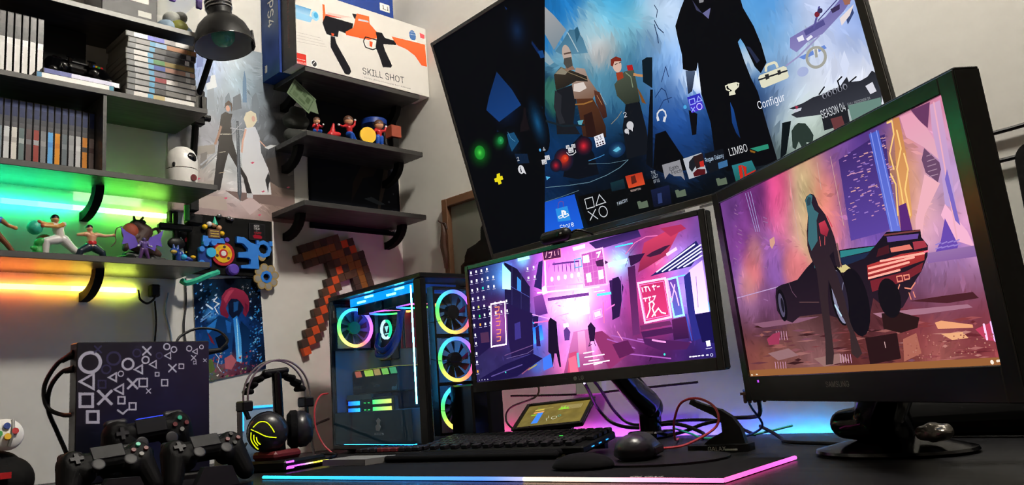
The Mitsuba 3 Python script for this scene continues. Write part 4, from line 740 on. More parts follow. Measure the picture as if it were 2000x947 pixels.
WALLPAPER_ART = '''P 402a6c/5c44a0 1 655,1251 1310,1317 1567,1299 1458,230 1249,199 582,211
L d8a0a0 1 16 892,817 938,815
L d8a0a0 1 10 1184,767 1264,764
L d8a0a0 1 10 1213,1123 1279,1118
L d8a0a0 1 16 1292,1156 1353,1152
L c890b4 1 10 655,605 688,605
L d8a0a0 1 16 1323,586 1359,585
L d8a0a0 1 10 1380,920 1445,917
L b080b8 1 10 1496,1196 1523,1194
L 9a78c8 1 10 1523,913 1580,910
L d8a0a0 1 16 1150,956 1193,953
L c890b4 1 10 915,1000 999,995
L 9a78c8 1 16 1513,718 1541,717
L b080b8 1 16 1457,802 1520,799
L c890b4 1 10 1397,797 1434,796
L c890b4 1 10 1362,449 1386,448
L d8a0a0 1 10 1521,1261 1565,1257
L 9a78c8 1 16 705,752 729,751
L c890b4 1 10 1385,457 1436,457
L b080b8 1 10 740,1207 799,1203
L 9a78c8 1 10 977,1064 1045,1060
L d8a0a0 1 10 1055,1173 1134,1167
L c890b4 1 16 1453,954 1525,951
L b080b8 1 10 1481,601 1516,600
L 9a78c8 1 10 1106,1067 1146,1065
L d8a0a0 1 16 1309,448 1347,448
L 9a78c8 1 10 1253,1172 1314,1168
L 9a78c8 1 16 945,492 1007,491
L c890b4 1 10 1108,780 1191,777
L 9a78c8 1 10 916,895 977,892
L 9a78c8 1 10 1035,1020 1080,1017
L b080b8 1 10 1422,1192 1491,1187
L 9a78c8 1 10 1109,725 1146,724
L 9a78c8 1 10 1261,731 1285,731
L b080b8 1 10 1313,1093 1384,1088
L d8a0a0 1 10 966,725 1047,723
L b080b8 1 10 937,1191 994,1187
L 9a78c8 1 10 1343,574 1373,573
L 9a78c8 1 16 1368,740 1439,737
L 9a78c8 1 10 828,1040 905,1036
L d8a0a0 1 10 1006,929 1055,926
L d8a0a0 1 16 1523,1146 1541,1145
L d8a0a0 1 16 1448,504 1481,503
L b080b8 1 10 1278,467 1332,467
L b080b8 1 10 1368,465 1394,464
L b080b8 1 10 671,583 729,582
L b080b8 1 16 1259,1275 1326,1270
L d8a0a0 1 10 932,713 988,712
L 9a78c8 1 16 1479,766 1519,765
L b080b8 1 10 1072,613 1115,612
L 9a78c8 1 10 1117,585 1148,584
L d8a0a0 1 10 1463,1273 1521,1268
L d8a0a0 1 10 1377,1072 1436,1068
L c890b4 1 10 1069,618 1088,618
L c890b4 1 16 784,1259 839,1255
L 9a78c8 1 10 759,853 802,851
L 9a78c8 1 10 980,728 1040,726
L c890b4 1 16 879,1008 908,1006
L c890b4 1 10 1280,608 1334,607
L c890b4 1 16 1076,727 1131,726
L 9a78c8 1 10 1509,1233 1566,1228
L b080b8 1 16 1513,927 1532,927
L b080b8 1 10 914,777 990,775
L 9a78c8 1 10 864,1276 907,1272
L d8a0a0 1 16 1148,1184 1221,1178
L c890b4 1 10 805,1017 863,1014
L c890b4 1 16 776,611 799,611
L c890b4 1 10 720,515 754,515
L d8a0a0 1 16 1464,1177 1535,1171
L c890b4 1 16 1494,794 1562,791
L c890b4 1 16 1110,672 1137,671
L c890b4 1 10 760,1012 822,1009
L d8a0a0 1 10 1522,739 1569,737
L d8a0a0 1 10 1027,947 1070,945
L b080b8 1 10 1055,1088 1138,1082
L d8a0a0 1 10 1258,641 1320,639
L c890b4 1 10 1198,519 1228,519
L d8a0a0 1 16 1285,506 1337,506
L b080b8 1 10 1355,1124 1390,1122
L 9a78c8 1 16 1226,1017 1261,1014
L 9a78c8 1 10 1314,932 1387,929
L b080b8 1 10 991,1059 1066,1055
L b080b8 1 10 1223,1082 1274,1079
L d8a0a0 1 16 1537,877 1592,874
L d8a0a0 1 16 1368,589 1421,588
L c890b4 1 10 685,454 763,454
L c890b4 1 10 1421,533 1480,532
L 9a78c8 1 10 1457,1075 1488,1073
L 9a78c8 1 10 824,674 905,672
L c890b4 1 10 1458,1016 1503,1013
L 9a78c8 1 10 720,557 762,556
L 9a78c8 1 10 1174,707 1194,707
L d8a0a0 1 10 1075,869 1109,867
L c890b4 1 16 820,1017 904,1012
L 9a78c8 1 10 1078,910 1134,908
L 9a78c8 1 10 1126,685 1191,683
L 9a78c8 1 10 926,701 991,700
L c890b4 1 16 1284,469 1345,469
L b080b8 1 16 1143,985 1210,981
L d8a0a0 1 10 1236,746 1266,745
L d8a0a0 1 16 772,801 858,798
L b080b8 1 16 996,1131 1048,1127
L d8a0a0 1 10 714,662 789,660
L b080b8 1 10 803,1060 828,1058
L 9a78c8 1 10 1140,1055 1206,1051
L c890b4 1 10 1505,903 1573,899
L c890b4 1 16 1062,429 1091,429
L b080b8 1 16 746,606 819,605
L b080b8 1 16 865,929 938,926
L b080b8 1 16 1174,551 1246,550
L 9a78c8 1 10 795,528 842,528
L d8a0a0 1 10 1422,905 1466,903
L 9a78c8 1 16 1163,786 1224,784
L c890b4 1 10 1101,769 1170,767
L d8a0a0 1 10 1336,722 1386,721
L d8a0a0 1 10 853,829 877,829
L b080b8 1 10 1125,464 1204,463
L 9a78c8 1 16 1359,755 1380,754
L 9a78c8 1 10 950,1229 1008,1224
L c890b4 1 16 999,993 1067,989
L 9a78c8 1 10 1421,1252 1444,1250
P 4c62c8/6a78dc 1 1302,1384 1481,1377 1504,148 1328,158
L 8a98f0 1 16 1343,1390 1361,176
L 8a98f0 1 16 1445,1383 1475,227
L a8a4d8 1 14 -1716,1387 -1617,765
L a8a4d8 1 14 -1637,1384 -1559,753
L a8a4d8 1 14 -1558,1381 -1502,742
L d0a8a0 1 10 505,1335 501,427
L d0a8a0 1 10 206,1338 184,978
L d0a8a0 1 10 -475,1366 -541,420
L 9a6a9c 1 14 -2064,1287 -2041,1257
L 9a6a9c 1 14 -2123,1233 -2090,1201
L 9a6a9c 1 14 -2152,1172 -2054,1126
L 9a6a9c 1 14 -1331,928 -1248,887
L 9a6a9c 1 14 -1360,871 -1244,824
L 9a6a9c 1 14 -2197,980 -2164,948
L 9a6a9c 1 14 -2111,896 -2029,854
L 9a6a9c 1 14 -2159,838 -2035,789
L 9a6a9c 1 14 -1426,632 -1326,590
L 9a6a9c 1 14 -2171,707 -2103,669
L 9a6a9c 1 14 -2279,660 -2236,627
L 9a6a9c 1 14 -2192,577 -2184,551
L 9a6a9c 1 14 -2238,518 -2205,488
L 9a6a9c 1 14 -2426,483 -2337,443
L 9a6a9c 1 14 -2403,411 -2380,383
L 9a6a9c 1 14 -1578,216 -1492,180
L 9a6a9c 1 14 -2429,281 -2405,252
L 9a6a9c 1 14 -2364,204 -2274,166
L 9a6a9c 1 14 -2535,161 -2480,128
L 9a6a9c 1 14 -2445,81 -2298,37
L 9a6a9c 1 14 -2581,32 -2498,-4
L 9a6a9c 1 14 -2611,-32 -2502,-71
L 9a6a9c 1 14 -2427,-122 -2395,-150
L 9a6a9c 1 14 -1735,-268 -1623,-304
P d8a08c 1 -1276,572 -1138,593 -1141,501 -1252,428 -1292,482
P 6c4a6a 1 2125,962 2325,714 2216,550 2071,698 2052,849
P 6a3a62 1 2050,1424 2346,1413 2238,1154 2143,1267
L a888a0 1 10 2137,866 2246,863
L a888a0 1 10 2128,810 2245,805
L a888a0 1 10 2120,754 2243,748
L a888a0 1 10 2111,699 2242,692
L a888a0 1 10 2103,643 2241,635
P eaa0b8/e4b0c0 1 1860,1412 2052,1400 2235,1143 2373,825 2367,702 2134,965 1895,1158
P d4a4c8/b89cd4 1 2336,1382 2491,1383 2437,638 2385,206 2247,293 2299,676 2295,1135
P f2b4c0 1 2051,686 2241,532 1922,251 1795,-15 1700,-56 1767,226
P f8b8d4 1 2250,303 2472,-43 2520,-214 2295,-108 2159,200
L f0b0c0 1 20 2400,1387 2309,-110
P 7c68c4 1 2382,653 2395,38 2341,104 2324,556
P c88450/e8a868 1 1750,1425 1852,1414 1842,982 1736,292 1616,174 1561,451
L f4c878 1.1 24 1647,1410 1727,1408 1715,1252 1585,1058 1599,869
L f4c878 1.1 24 1775,1275 1780,1061 1648,855 1645,613 1624,316
L f4c878 1.1 24 1810,991 1823,807 1709,597 1705,299
L f4c878 1.1 24 1532,826 1580,690 1510,341
P 5a2a78 1 1557,440 1681,447 1693,146 1692,87 1504,148
P 6a4ab0 1 2081,-68 2207,155 2310,-155 2284,-194 1951,-193
L 9a80d0 1 14 1982,-141 2077,-135
L 9a80d0 1 14 1995,-97 2075,-89
L 9a80d0 1 14 2073,-146 2166,-140
L 9a80d0 1 14 2086,-103 2165,-95
L 9a80d0 1 14 2163,-150 2254,-145
L 9a80d0 1 14 2176,-108 2253,-100
L 9a80d0 1 14 2251,-155 2341,-149
L 9a80d0 1 14 2264,-113 2339,-105
L c0a0d0 1 14 -3075,-166 -1273,-138
L e0c0d8 1 15 1819,-263 2550,-305
P 9a74ac/8a60a0 1 1848,-164 2566,-201 2560,-317 1815,-274
P 6a2830 1 2138,-1279 2303,-1266 2448,-1281 2294,-1299
P 7c4a5c 1 -2244,-796 -2037,-795 -1843,-813 -2045,-820
P a05054 1 2104,-918 2272,-911 2419,-932 2262,-945
P b06a68 1 1645,-1339 1819,-1331 1984,-1335 1816,-1344
P a06a68 1 -485,-1005 -225,-1004 20,-1016 -230,-1020
P 7c4a5c 1 -1135,-800 -945,-793 -771,-817 -956,-827
P 7c4a5c 1 1174,-1325 1249,-1307 1304,-1325 1238,-1344
P 8a5258 1 -959,-1113 -788,-1101 -632,-1119 -800,-1135
P 9a5c58 1 479,-1169 701,-1154 895,-1174 689,-1194
P 7a3c40 1 -1799,-992 -1546,-984 -1327,-1005 -1559,-1020
P 9a5c58 1 879,-1227 928,-1218 972,-1225 923,-1233
P 5a2a30 1 271,-1242 440,-1230 595,-1244 431,-1260
P 6a3840 1 -1847,-738 -1522,-741 -1217,-761 -1528,-759
P 7c4a5c 1 -954,-939 -795,-927 -650,-947 -806,-961
P c08078 1 1651,-1049 1778,-1048 1899,-1056 1774,-1061
P 6a2830 1 1712,-1138 1876,-1136 2024,-1143 1872,-1149
P 6a2830 1 2234,-968 2282,-950 2319,-968 2272,-984
P c08078 1 1767,-1193 1818,-1177 1859,-1195 1808,-1212
P 4a2228 1 1177,-1170 1286,-1155 1375,-1174 1275,-1192
P 7a3c40 1 -642,-1264 -489,-1241 -343,-1263 -504,-1285
P 7a3c40 1 111,-1076 274,-1067 436,-1079 268,-1087
P 9a5c58 1 -337,-1317 -214,-1293 -108,-1313 -228,-1335
P 94484c 1 1371,-1298 1558,-1280 1737,-1297 1548,-1317
P 9a5c58 1 678,-946 893,-934 1089,-958 881,-973
P a05054 1 1945,-1390 2043,-1384 2135,-1388 2039,-1397
P 8a3c40 1 1466,-924 1586,-911 1693,-932 1576,-947
P 8a5258 1 -308,-1119 -98,-1108 95,-1125 -108,-1140
P 3c1c20 1 -1025,-875 -762,-865 -532,-888 -773,-899
P b06a68 1 2248,-1338 2326,-1331 2399,-1338 2321,-1347
P 6a3840 1 -414,-898 -246,-892 -90,-907 -253,-914
P a05054 1 2271,-987 2309,-977 2333,-991 2302,-1002
P 8a3c40 1 1775,-950 1839,-948 1906,-956 1835,-961
P 5a2a30 1 -1494,-872 -1296,-871 -1097,-888 -1304,-894
P 6a3840 1 -2524,-1220 -2211,-1205 -1924,-1224 -2224,-1243
P 9a5c58 1 -716,-1225 -471,-1221 -239,-1229 -476,-1238
P 94484c 1 1457,-953 1501,-948 1532,-955 1497,-962
P 7a3038 1 2188,-1255 2331,-1241 2462,-1257 2322,-1274
P 6a2830 1 1563,-961 1614,-955 1668,-964 1610,-969
P 9a5c58 1 -2052,-794 -1968,-775 -1900,-802 -1985,-825
P 6a3840 1 547,-1178 748,-1159 931,-1179 736,-1198
P b06a68 1 2337,-1147 2422,-1138 2499,-1150 2415,-1162
P 6a3840 1 223,-1194 362,-1185 491,-1196 356,-1206
P a05054 1 1729,-1348 1854,-1344 1965,-1348 1850,-1357
P a06a68 1 820,-1050 946,-1037 1069,-1053 937,-1065
P 9a5c58 1 -1720,-981 -1553,-960 -1405,-986 -1569,-1008
P 3c1c20 1 -1207,-1219 -1093,-1198 -1008,-1220 -1108,-1244
P 3c1c20 1 -373,-845 -253,-839 -153,-853 -260,-861
P 7a3c40 1 -886,-1283 -819,-1269 -747,-1281 -826,-1292
P 94484c 1 1447,-1186 1498,-1180 1545,-1187 1494,-1194
P b06a68 1 1776,-1322 1945,-1314 2105,-1319 1941,-1327
P 8a5258 1 -658,-894 -545,-890 -439,-901 -550,-907
P 9a5c58 1 -968,-1258 -875,-1248 -790,-1260 -883,-1271
P 8a5258 1 1213,-1136 1275,-1134 1325,-1140 1271,-1148
P 5a2a30 1 -152,-1277 18,-1267 187,-1277 11,-1288
P 8a3c40 1 2094,-1407 2260,-1395 2408,-1400 2255,-1412
P 9a5c58 1 -312,-1277 -148,-1265 -8,-1280 -159,-1297
P 3c1c20 1 -2181,-663 -1893,-650 -1634,-685 -1910,-700
P 3c1c20 1 335,-1005 464,-990 578,-1012 451,-1030
P a06a68 1 -1080,-960 -791,-954 -534,-970 -798,-977
P c08078 1 2199,-1314 2251,-1303 2303,-1315 2244,-1328
P 7a3038 1 1897,-1272 2071,-1261 2232,-1272 2064,-1286
P a05054 1 1370,-904 1485,-889 1586,-911 1474,-926
P 6a3840 1 -1417,-938 -1273,-926 -1143,-947 -1285,-961
P 6a3840 1 862,-1158 1032,-1145 1198,-1160 1024,-1173
P 7c4a5c 1 -685,-1283 -573,-1278 -456,-1286 -579,-1294
P a06a68 1 -1068,-1283 -833,-1276 -613,-1286 -841,-1299
P 7c4a5c 1 251,-801 330,-789 387,-807 320,-820
P 6a3840 1 -2074,-1127 -1902,-1117 -1727,-1128 -1908,-1136
P 5a2a30 1 93,-1234 288,-1221 458,-1236 279,-1252
P 4a2228 1 -484,-928 -347,-913 -213,-933 -358,-946
P 7c4a5c 1 -323,-765 -271,-749 -218,-768 -281,-782
P 9a5c58 1 281,-876 460,-872 637,-888 454,-892
P 7a3c40 1 -303,-996 -137,-982 12,-1006 -151,-1025
P 4a2228 1 307,-1263 403,-1251 501,-1262 397,-1272
P c08078 1 1774,-1142 1822,-1137 1859,-1144 1818,-1150
P 4a2228 1 784,-1321 881,-1309 969,-1323 873,-1338
P 9a5c58 1 1052,-1199 1240,-1192 1418,-1199 1236,-1206
P a05054 1 1935,-1247 2011,-1239 2083,-1244 2008,-1252
P 3c1c20 1 432,-927 646,-922 843,-942 637,-952
P 8a3c40 1 2042,-929 2119,-917 2186,-936 2109,-951
P 4a2228 1 -2017,-828 -1698,-829 -1401,-849 -1706,-853
P a06a68 1 -1274,-1134 -999,-1115 -751,-1140 -1015,-1161
P 7a3c40 1 -250,-903 12,-903 246,-920 5,-924
P 7c4a5c 1 855,-903 1007,-898 1138,-916 998,-927
P 9a5c58 1 -257,-1143 -18,-1136 206,-1148 -25,-1158
P 9a5c58 1 -1945,-754 -1791,-752 -1648,-769 -1800,-777
P 8a3c40 1 2007,-920 2157,-911 2287,-932 2148,-945
P 6a2830 1 2144,-1107 2289,-1098 2422,-1112 2282,-1123
P 6a2830 1 1581,-957 1648,-950 1717,-959 1644,-964
P 6a3840 1 64,-879 145,-863 226,-882 136,-895
P 7a3c40 1 -737,-1060 -610,-1053 -480,-1063 -616,-1069
P 9a5c58 1 -923,-846 -727,-839 -558,-855 -735,-861
P 8a5258 1 -1281,-1074 -1112,-1055 -974,-1079 -1127,-1101
P 9a5c58 1 1069,-994 1121,-974 1159,-994 1109,-1012
P 4a2228 1 -369,-1309 -206,-1302 -63,-1312 -212,-1324
P 8a3c40 1 1433,-951 1585,-943 1725,-960 1577,-970
P c08078 1 1937,-1059 2044,-1049 2135,-1064 2037,-1075
P a06a68 1 1060,-1115 1215,-1103 1357,-1118 1206,-1131
P 5a2a30 1 584,-1345 782,-1328 964,-1340 773,-1357
P 9a5c58 1 131,-1011 329,-993 516,-1017 316,-1034
P 6a3840 1 809,-931 868,-924 921,-935 862,-944
P 6a2830 1 2105,-1093 2209,-1081 2309,-1099 2199,-1115
P 7a3038 1 2071,-1134 2152,-1129 2229,-1136 2149,-1142
P 7c4a5c 1 -1572,-890 -1478,-868 -1402,-894 -1494,-916
P 6a3840 1 597,-921 649,-911 703,-928 640,-941
P a06a68 1 408,-938 503,-929 590,-942 497,-950
P 7a3c40 1 820,-1019 888,-1012 959,-1023 882,-1032
P 8a3c40 1 2275,-1292 2401,-1284 2519,-1289 2397,-1296
P 6a3840 1 -1313,-1005 -1186,-994 -1069,-1007 -1194,-1018
P c08078 1 2062,-1062 2153,-1050 2234,-1068 2144,-1084
P 8a5258 1 224,-819 325,-803 412,-827 312,-844
P 94484c 1 1835,-1225 1920,-1222 2000,-1228 1916,-1235
P 4a2228 1 703,-1181 905,-1170 1103,-1181 899,-1190
P 3c1c20 1 -1442,-1261 -1186,-1238 -956,-1260 -1202,-1285
P 9a5c58 1 -1772,-1001 -1532,-984 -1315,-1011 -1548,-1032
P 5a2a30 1 703,-1118 829,-1112 938,-1123 823,-1132
P 5a2a30 1 -1944,-975 -1763,-974 -1591,-987 -1769,-993
P 4a2228 1 -350,-1103 -116,-1095 99,-1112 -127,-1126
P b06a68 1 2127,-1241 2246,-1224 2352,-1241 2236,-1258
P 3c1c20 1 688,-1073 776,-1067 869,-1076 772,-1081
P 3c1c20 1 -2147,-658 -2016,-646 -1900,-670 -2029,-683
P 4a2028 1 1394,-651 1925,-654 2364,-664 2427,-735 1977,-739
P a87488 1 725,-728 1408,-748 2260,-781 2319,-820 1555,-821 852,-791
P 8c5c74 1 -2193,-606 -1156,-620 -397,-661 -914,-700 -1908,-693
P 98706c 1 -702,-1219 -98,-1178 90,-1280 -497,-1339
P 987074 1 -1892,-1088 -1298,-1043 -1067,-1159 -1637,-1208
P 2a1618 1 885,-744 1162,-747 1513,-852 1446,-963 1157,-1001 866,-929
P 18121f/2c1c2a 1 -1392,-276 -1333,-145 -1168,-121 -973,-117 -742,-104 -483,18 -243,109 5,138 212,143 532,121 1021,72 1212,168 1265,189 1815,110 1806,24 1880,-83 1838,-197 1696,-348 1546,-456 1408,-605 1280,-711 1146,-739 1017,-714 870,-605 792,-545 674,-736 502,-836 316,-833 45,-729 -268,-631 -860,-617 -1070,-687 -1318,-605 -1416,-473
P 6a4a9c 1 1249,137 1779,70 1747,18 1246,69
L 7a4040 1 20 1219,161 1804,101
P 2f8488 1 328,123 1009,62 909,22 312,38
P 3a8a90 1 -291,74 -243,109 -219,34 -282,-12
P 1e2a48 1 289,35 905,10 788,-47 340,-80
P d8c888 1 189,-70 389,-61 475,-128 315,-157 189,-138
P c03c3c/8a2428 1 800,-139 1428,-104 1818,-129 1779,-233 1379,-265 763,-319
P e87c6c 1 1270,-3 1601,-20 1634,-80 1271,-59
P a83848 1 1657,-1 1841,-23 1868,-98 1654,-95
P 4a1a24 1 1063,21 1255,36 1244,-60 997,-69
L ffa090 1.3 26 817,-180 1631,-174
L ffa090 1.3 26 798,-241 1533,-217
L ffa090 1.3 26 781,-296 1357,-280
L ffa090 1.3 26 1055,-128 1802,-156
L ff6880 1.4 20 1805,-145 1862,-143
P 7a2430 1 799,-330 1453,-312 1757,-253 1696,-348 1422,-416 796,-470
L e88c74 1.1 16 1068,-392 1147,-378 1178,-456 1121,-522
L e88c74 1.1 16 1283,-348 1372,-349 1371,-409 1283,-409 1283,-348
L e88c74 1.1 16 1405,-353 1492,-354 1486,-401 1408,-402 1405,-353
L e88c74 1.1 16 1077,-517 1226,-535 1306,-448
L e88c74 1.1 16 1380,-494 1477,-518 1563,-459
L e88c74 1.1 16 1156,-588 1170,-662
L e88c74 1.1 16 1229,-584 1243,-658
L e88c74 1.1 16 1430,-560 1443,-633
L e88c74 1.1 16 1500,-557 1515,-618
L e88c74 1.1 16 1086,-394 1043,-476 1096,-544
O 100c16 1 -1253,-414 118 237
O 57506c 1 -1267,-413 74 178
O 1a1622 1 -1240,-416 39 108
O 120e18 1 445,-557 257 435
O 100c14 1 139,-436 188 395
O 8c8ca8 1 145,-450 148 356
O 2c2436 1 181,-441 123 326
L 7a7a94 1 15 66,-312 210,-625
L 7a7a94 1 15 275,-285 61,-610
L c0e0f0 1 30 12,-550 101,-694
O 141018 1 1085,-579 197 237
L 6a4a60 1 12 -973,-117 -926,-257 -847,-340
L 6a4a4c 1 10 -795,-420 -335,-471
P 261a2a/3a2a2c 1 -211,918 -159,963 -66,983 8,951 40,901 72,780 178,638 231,482 272,330 283,226 277,-71 248,-93 197,-45 199,139 97,101 174,-116 241,-495 262,-802 296,-897 377,-1202 265,-1261 161,-1191 211,-930 106,-641 -25,-203 -108,-427 -153,-711 -210,-1172 -277,-1313 -441,-1313 -347,-986 -290,-406 -247,-53 -332,173 -348,312 -293,518 -210,694 -180,824
P 3c6a74 1 -200,915 -147,960 -66,983 -18,943 -71,856 -34,748 42,689 -32,606 -96,337 -277,228 -314,378 -201,685
P 2a4450 1 -176,909 -113,952 -61,925 -102,835 -175,837
P c83a50/8a2438 1 0,558 144,569 193,435 120,352 1,417
L e05a60 1 12 -34,382 -50,259
L e05a60 1 12 77,361 43,256
L 7c5c58 1 30 304,222 297,61 298,-74
L d04858 1 20 204,612 269,460
L d8a0c0 1 14 -1548,-776 -1560,-898
L d8a0c0 1 14 -1478,-782 -1490,-903
L d8a0c0 1 14 -1408,-787 -1420,-907
L d8a0c0 1 14 -1339,-792 -1352,-912
L d8a0c0 1 14 -1271,-797 -1283,-917
L d8a0c0 1 14 -1731,-1227 -1744,-1350
L d8a0c0 1 14 -1659,-1230 -1672,-1352
L d8a0c0 1 14 -1588,-1233 -1600,-1354
L d8a0c0 1 14 -1517,-1236 -1530,-1357
L d8a0c0 1 14 -1448,-1239 -1460,-1359
L d8a0c0 1 14 -80,-1192 -92,-1299
L d8a0c0 1 14 -26,-1195 -37,-1301
L d8a0c0 1 14 29,-1198 17,-1304
L d8a0c0 1 14 82,-1200 71,-1306
L d8a0c0 1 14 135,-1203 124,-1308
P a03858 1 -1848,-871 -1646,-807 -1438,-792 -1527,-969 -1820,-967
P e8a074 1.1 1734,-930 1833,-916 2268,-997 2266,-1030 1761,-1000
P f0b080 1 1791,-1059 2107,-1060 2173,-1130 1937,-1136
P c44060 1 2289,-1047 2566,-981 2541,-1186 2400,-1167
L ffc0e0 1.3 30 2417,-1010 2416,-1157
L e0b0ff 1.4 34 2515,-997 2518,-1175
P 2a1418 1 487,-1015 1087,-995 1068,-1297 484,-1347
L c8a0a0 1 16 836,-1089 836,-1151
P b06858 1 1171,-1074 1412,-1020 1426,-1254 1110,-1335
O a05a50 1 2066,-1269 11 7
O c08878 1 2030,-1285 11 7
O b87068 1 2242,-1215 11 7
O c08878 1 1563,-1301 11 7
O c08878 1 1834,-1086 11 7
O 8a4440 1 1518,-1180 11 7
O a05a50 1 1376,-1164 11 7
O a05a50 1 2233,-1279 11 7
O b87068 1 1271,-1016 11 7
O a05a50 1 1284,-1161 11 7
O 8a4440 1 2403,-1106 11 7
O 8a4440 1 1629,-1171 11 7
O 8a4440 1 2200,-1294 11 7
O b87068 1 2071,-1093 11 7
O c08878 1 1348,-1215 11 7
O c08878 1 1299,-1232 11 7
O 8a4440 1 2077,-1092 11 7
O b87068 1 1861,-1321 11 7
O a05a50 1 1888,-1156 11 7
O 8a4440 1 2399,-1204 11 7
O a05a50 1 1967,-1169 11 7
O 8a4440 1 1643,-1304 11 7
O 8a4440 1 1609,-1246 11 7
O c08878 1 2214,-1280 11 7
O a05a50 1 1685,-1225 11 7
O c08878 1 2430,-1220 11 7
O c08878 1 2146,-1236 11 7
O a05a50 1 2507,-1114 11 7
O b87068 1 1568,-1084 11 7
O a05a50 1 2042,-1316 11 7
O 8a4440 1 1528,-1284 11 7
O 8a4440 1 1697,-1273 11 7
O 8a4440 1 2150,-1277 11 7
O c08878 1 2376,-1195 11 7
O b87068 1 1365,-1274 11 7
O b87068 1 2042,-1265 11 7
O a05a50 1 2021,-1175 11 7
O a05a50 1 1725,-1185 11 7
O b87068 1 2025,-1195 11 7
O b87068 1 2047,-1262 11 7
O b87068 1 1444,-1282 11 7
O b87068 1 2480,-1135 11 7
O 8a4440 1 1367,-1191 11 7
O a05a50 1 1974,-1097 11 7
O c08878 1 1828,-1091 11 7
O a05a50 1 2108,-1242 11 7
O b87068 1 1647,-1164 11 7
O 8a4440 1 1599,-1039 11 7
O b87068 1 1653,-1148 11 7
O a05a50 1 1631,-1060 11 7
O 8a4440 1 1568,-1095 11 7
O 8a4440 1 1491,-1287 11 7
O c08878 1 1934,-1273 11 7
O 8a4440 1 1966,-1171 11 7
O c08878 1 2286,-1149 11 7
O b87068 1 2169,-1297 11 7
O 8a4440 1 2250,-1174 11 7
O c08878 1 1381,-1301 11 7
O b87068 1 2376,-1238 11 7
O a05a50 1 1844,-1122 11 7
O c08878 1 1592,-1116 11 7
O 8a4440 1 1843,-1109 11 7
O a05a50 1 2117,-1101 11 7
O c08878 1 2125,-1288 11 7
O b87068 1 1586,-1068 11 7
O 8a4440 1 1203,-1264 11 7
O b87068 1 2030,-1127 11 7
O b87068 1 1380,-1110 11 7
O 8a4440 1 1776,-1141 11 7
O a05a50 1 1234,-1138 11 7
O b87068 1 2498,-1144 11 7
O a05a50 1 1401,-1069 11 7
O c08878 1 1562,-1275 11 7
O 8a4440 1 2311,-1186 11 7
O 8a4440 1 2108,-1270 11 7
O a05a50 1 1856,-1191 11 7
O 8a4440 1 1252,-1030 11 7
O b87068 1 1424,-1307 11 7
O 8a4440 1 2106,-1118 11 7
O b87068 1 1651,-1141 11 7
O b87068 1 2268,-1309 11 7
O a05a50 1 2486,-1113 11 7
O a05a50 1 1424,-1208 11 7
O b87068 1 1687,-1178 11 7
O b87068 1 2462,-1274 11 7
O b87068 1 1334,-1239 11 7
O b87068 1 1520,-1058 11 7
O c08878 1 2120,-1080 11 7
O b87068 1 1277,-1140 11 7
O c08878 1 1861,-1314 11 7
P 9a6238 1 -2665,-1479 -2577,-1325 486,-1341 2574,-1348 2603,-1425 447,-1467
L e8d8c0 1 24 -2505,-1400 -2472,-1401
L e8d8c0 1 20 -2357,-1396 -2310,-1397
O fff0e0 1 2417,-1393 23 23
L f4e4d0 1 25 2485,-1385 2525,-1381'''
CITY_WASH = '''-860,1748,7a92c8,351 -399,1858,c8d2dc,351 243,2335,b4c0c8,351 230,1527,a0bccc,351 735,2293,8a96a0,351 719,1474,747c86,351 -561,1038,98a6b2,351 -98,823,8c94a0,351 -1601,-229,8a8a92,351 -873,-248,9a9ca6,351 1027,246,6a7078,351 1689,-448,444448,351 1654,-1734,7c6a62,351 1307,-2089,8a766e,351 2065,434,3c3e44,351 2015,-1209,4c4642,351 -124,-1190,c6ced4,351 180,-1758,d8d8da,351 -584,-1480,b0aaa6,351 -888,-2330,8c7c7a,351 -140,-2397,b89e9e,351 643,-2468,a8908e,351 -1743,-1421,a09a92,351 -1084,2004,6a84c0,351 2481,2203,5c6470,351 2333,-2298,6a5c56,351 -1033,-2200,9c8482,351'''  # dark right side paints in the shade of the corner shelf and boxes
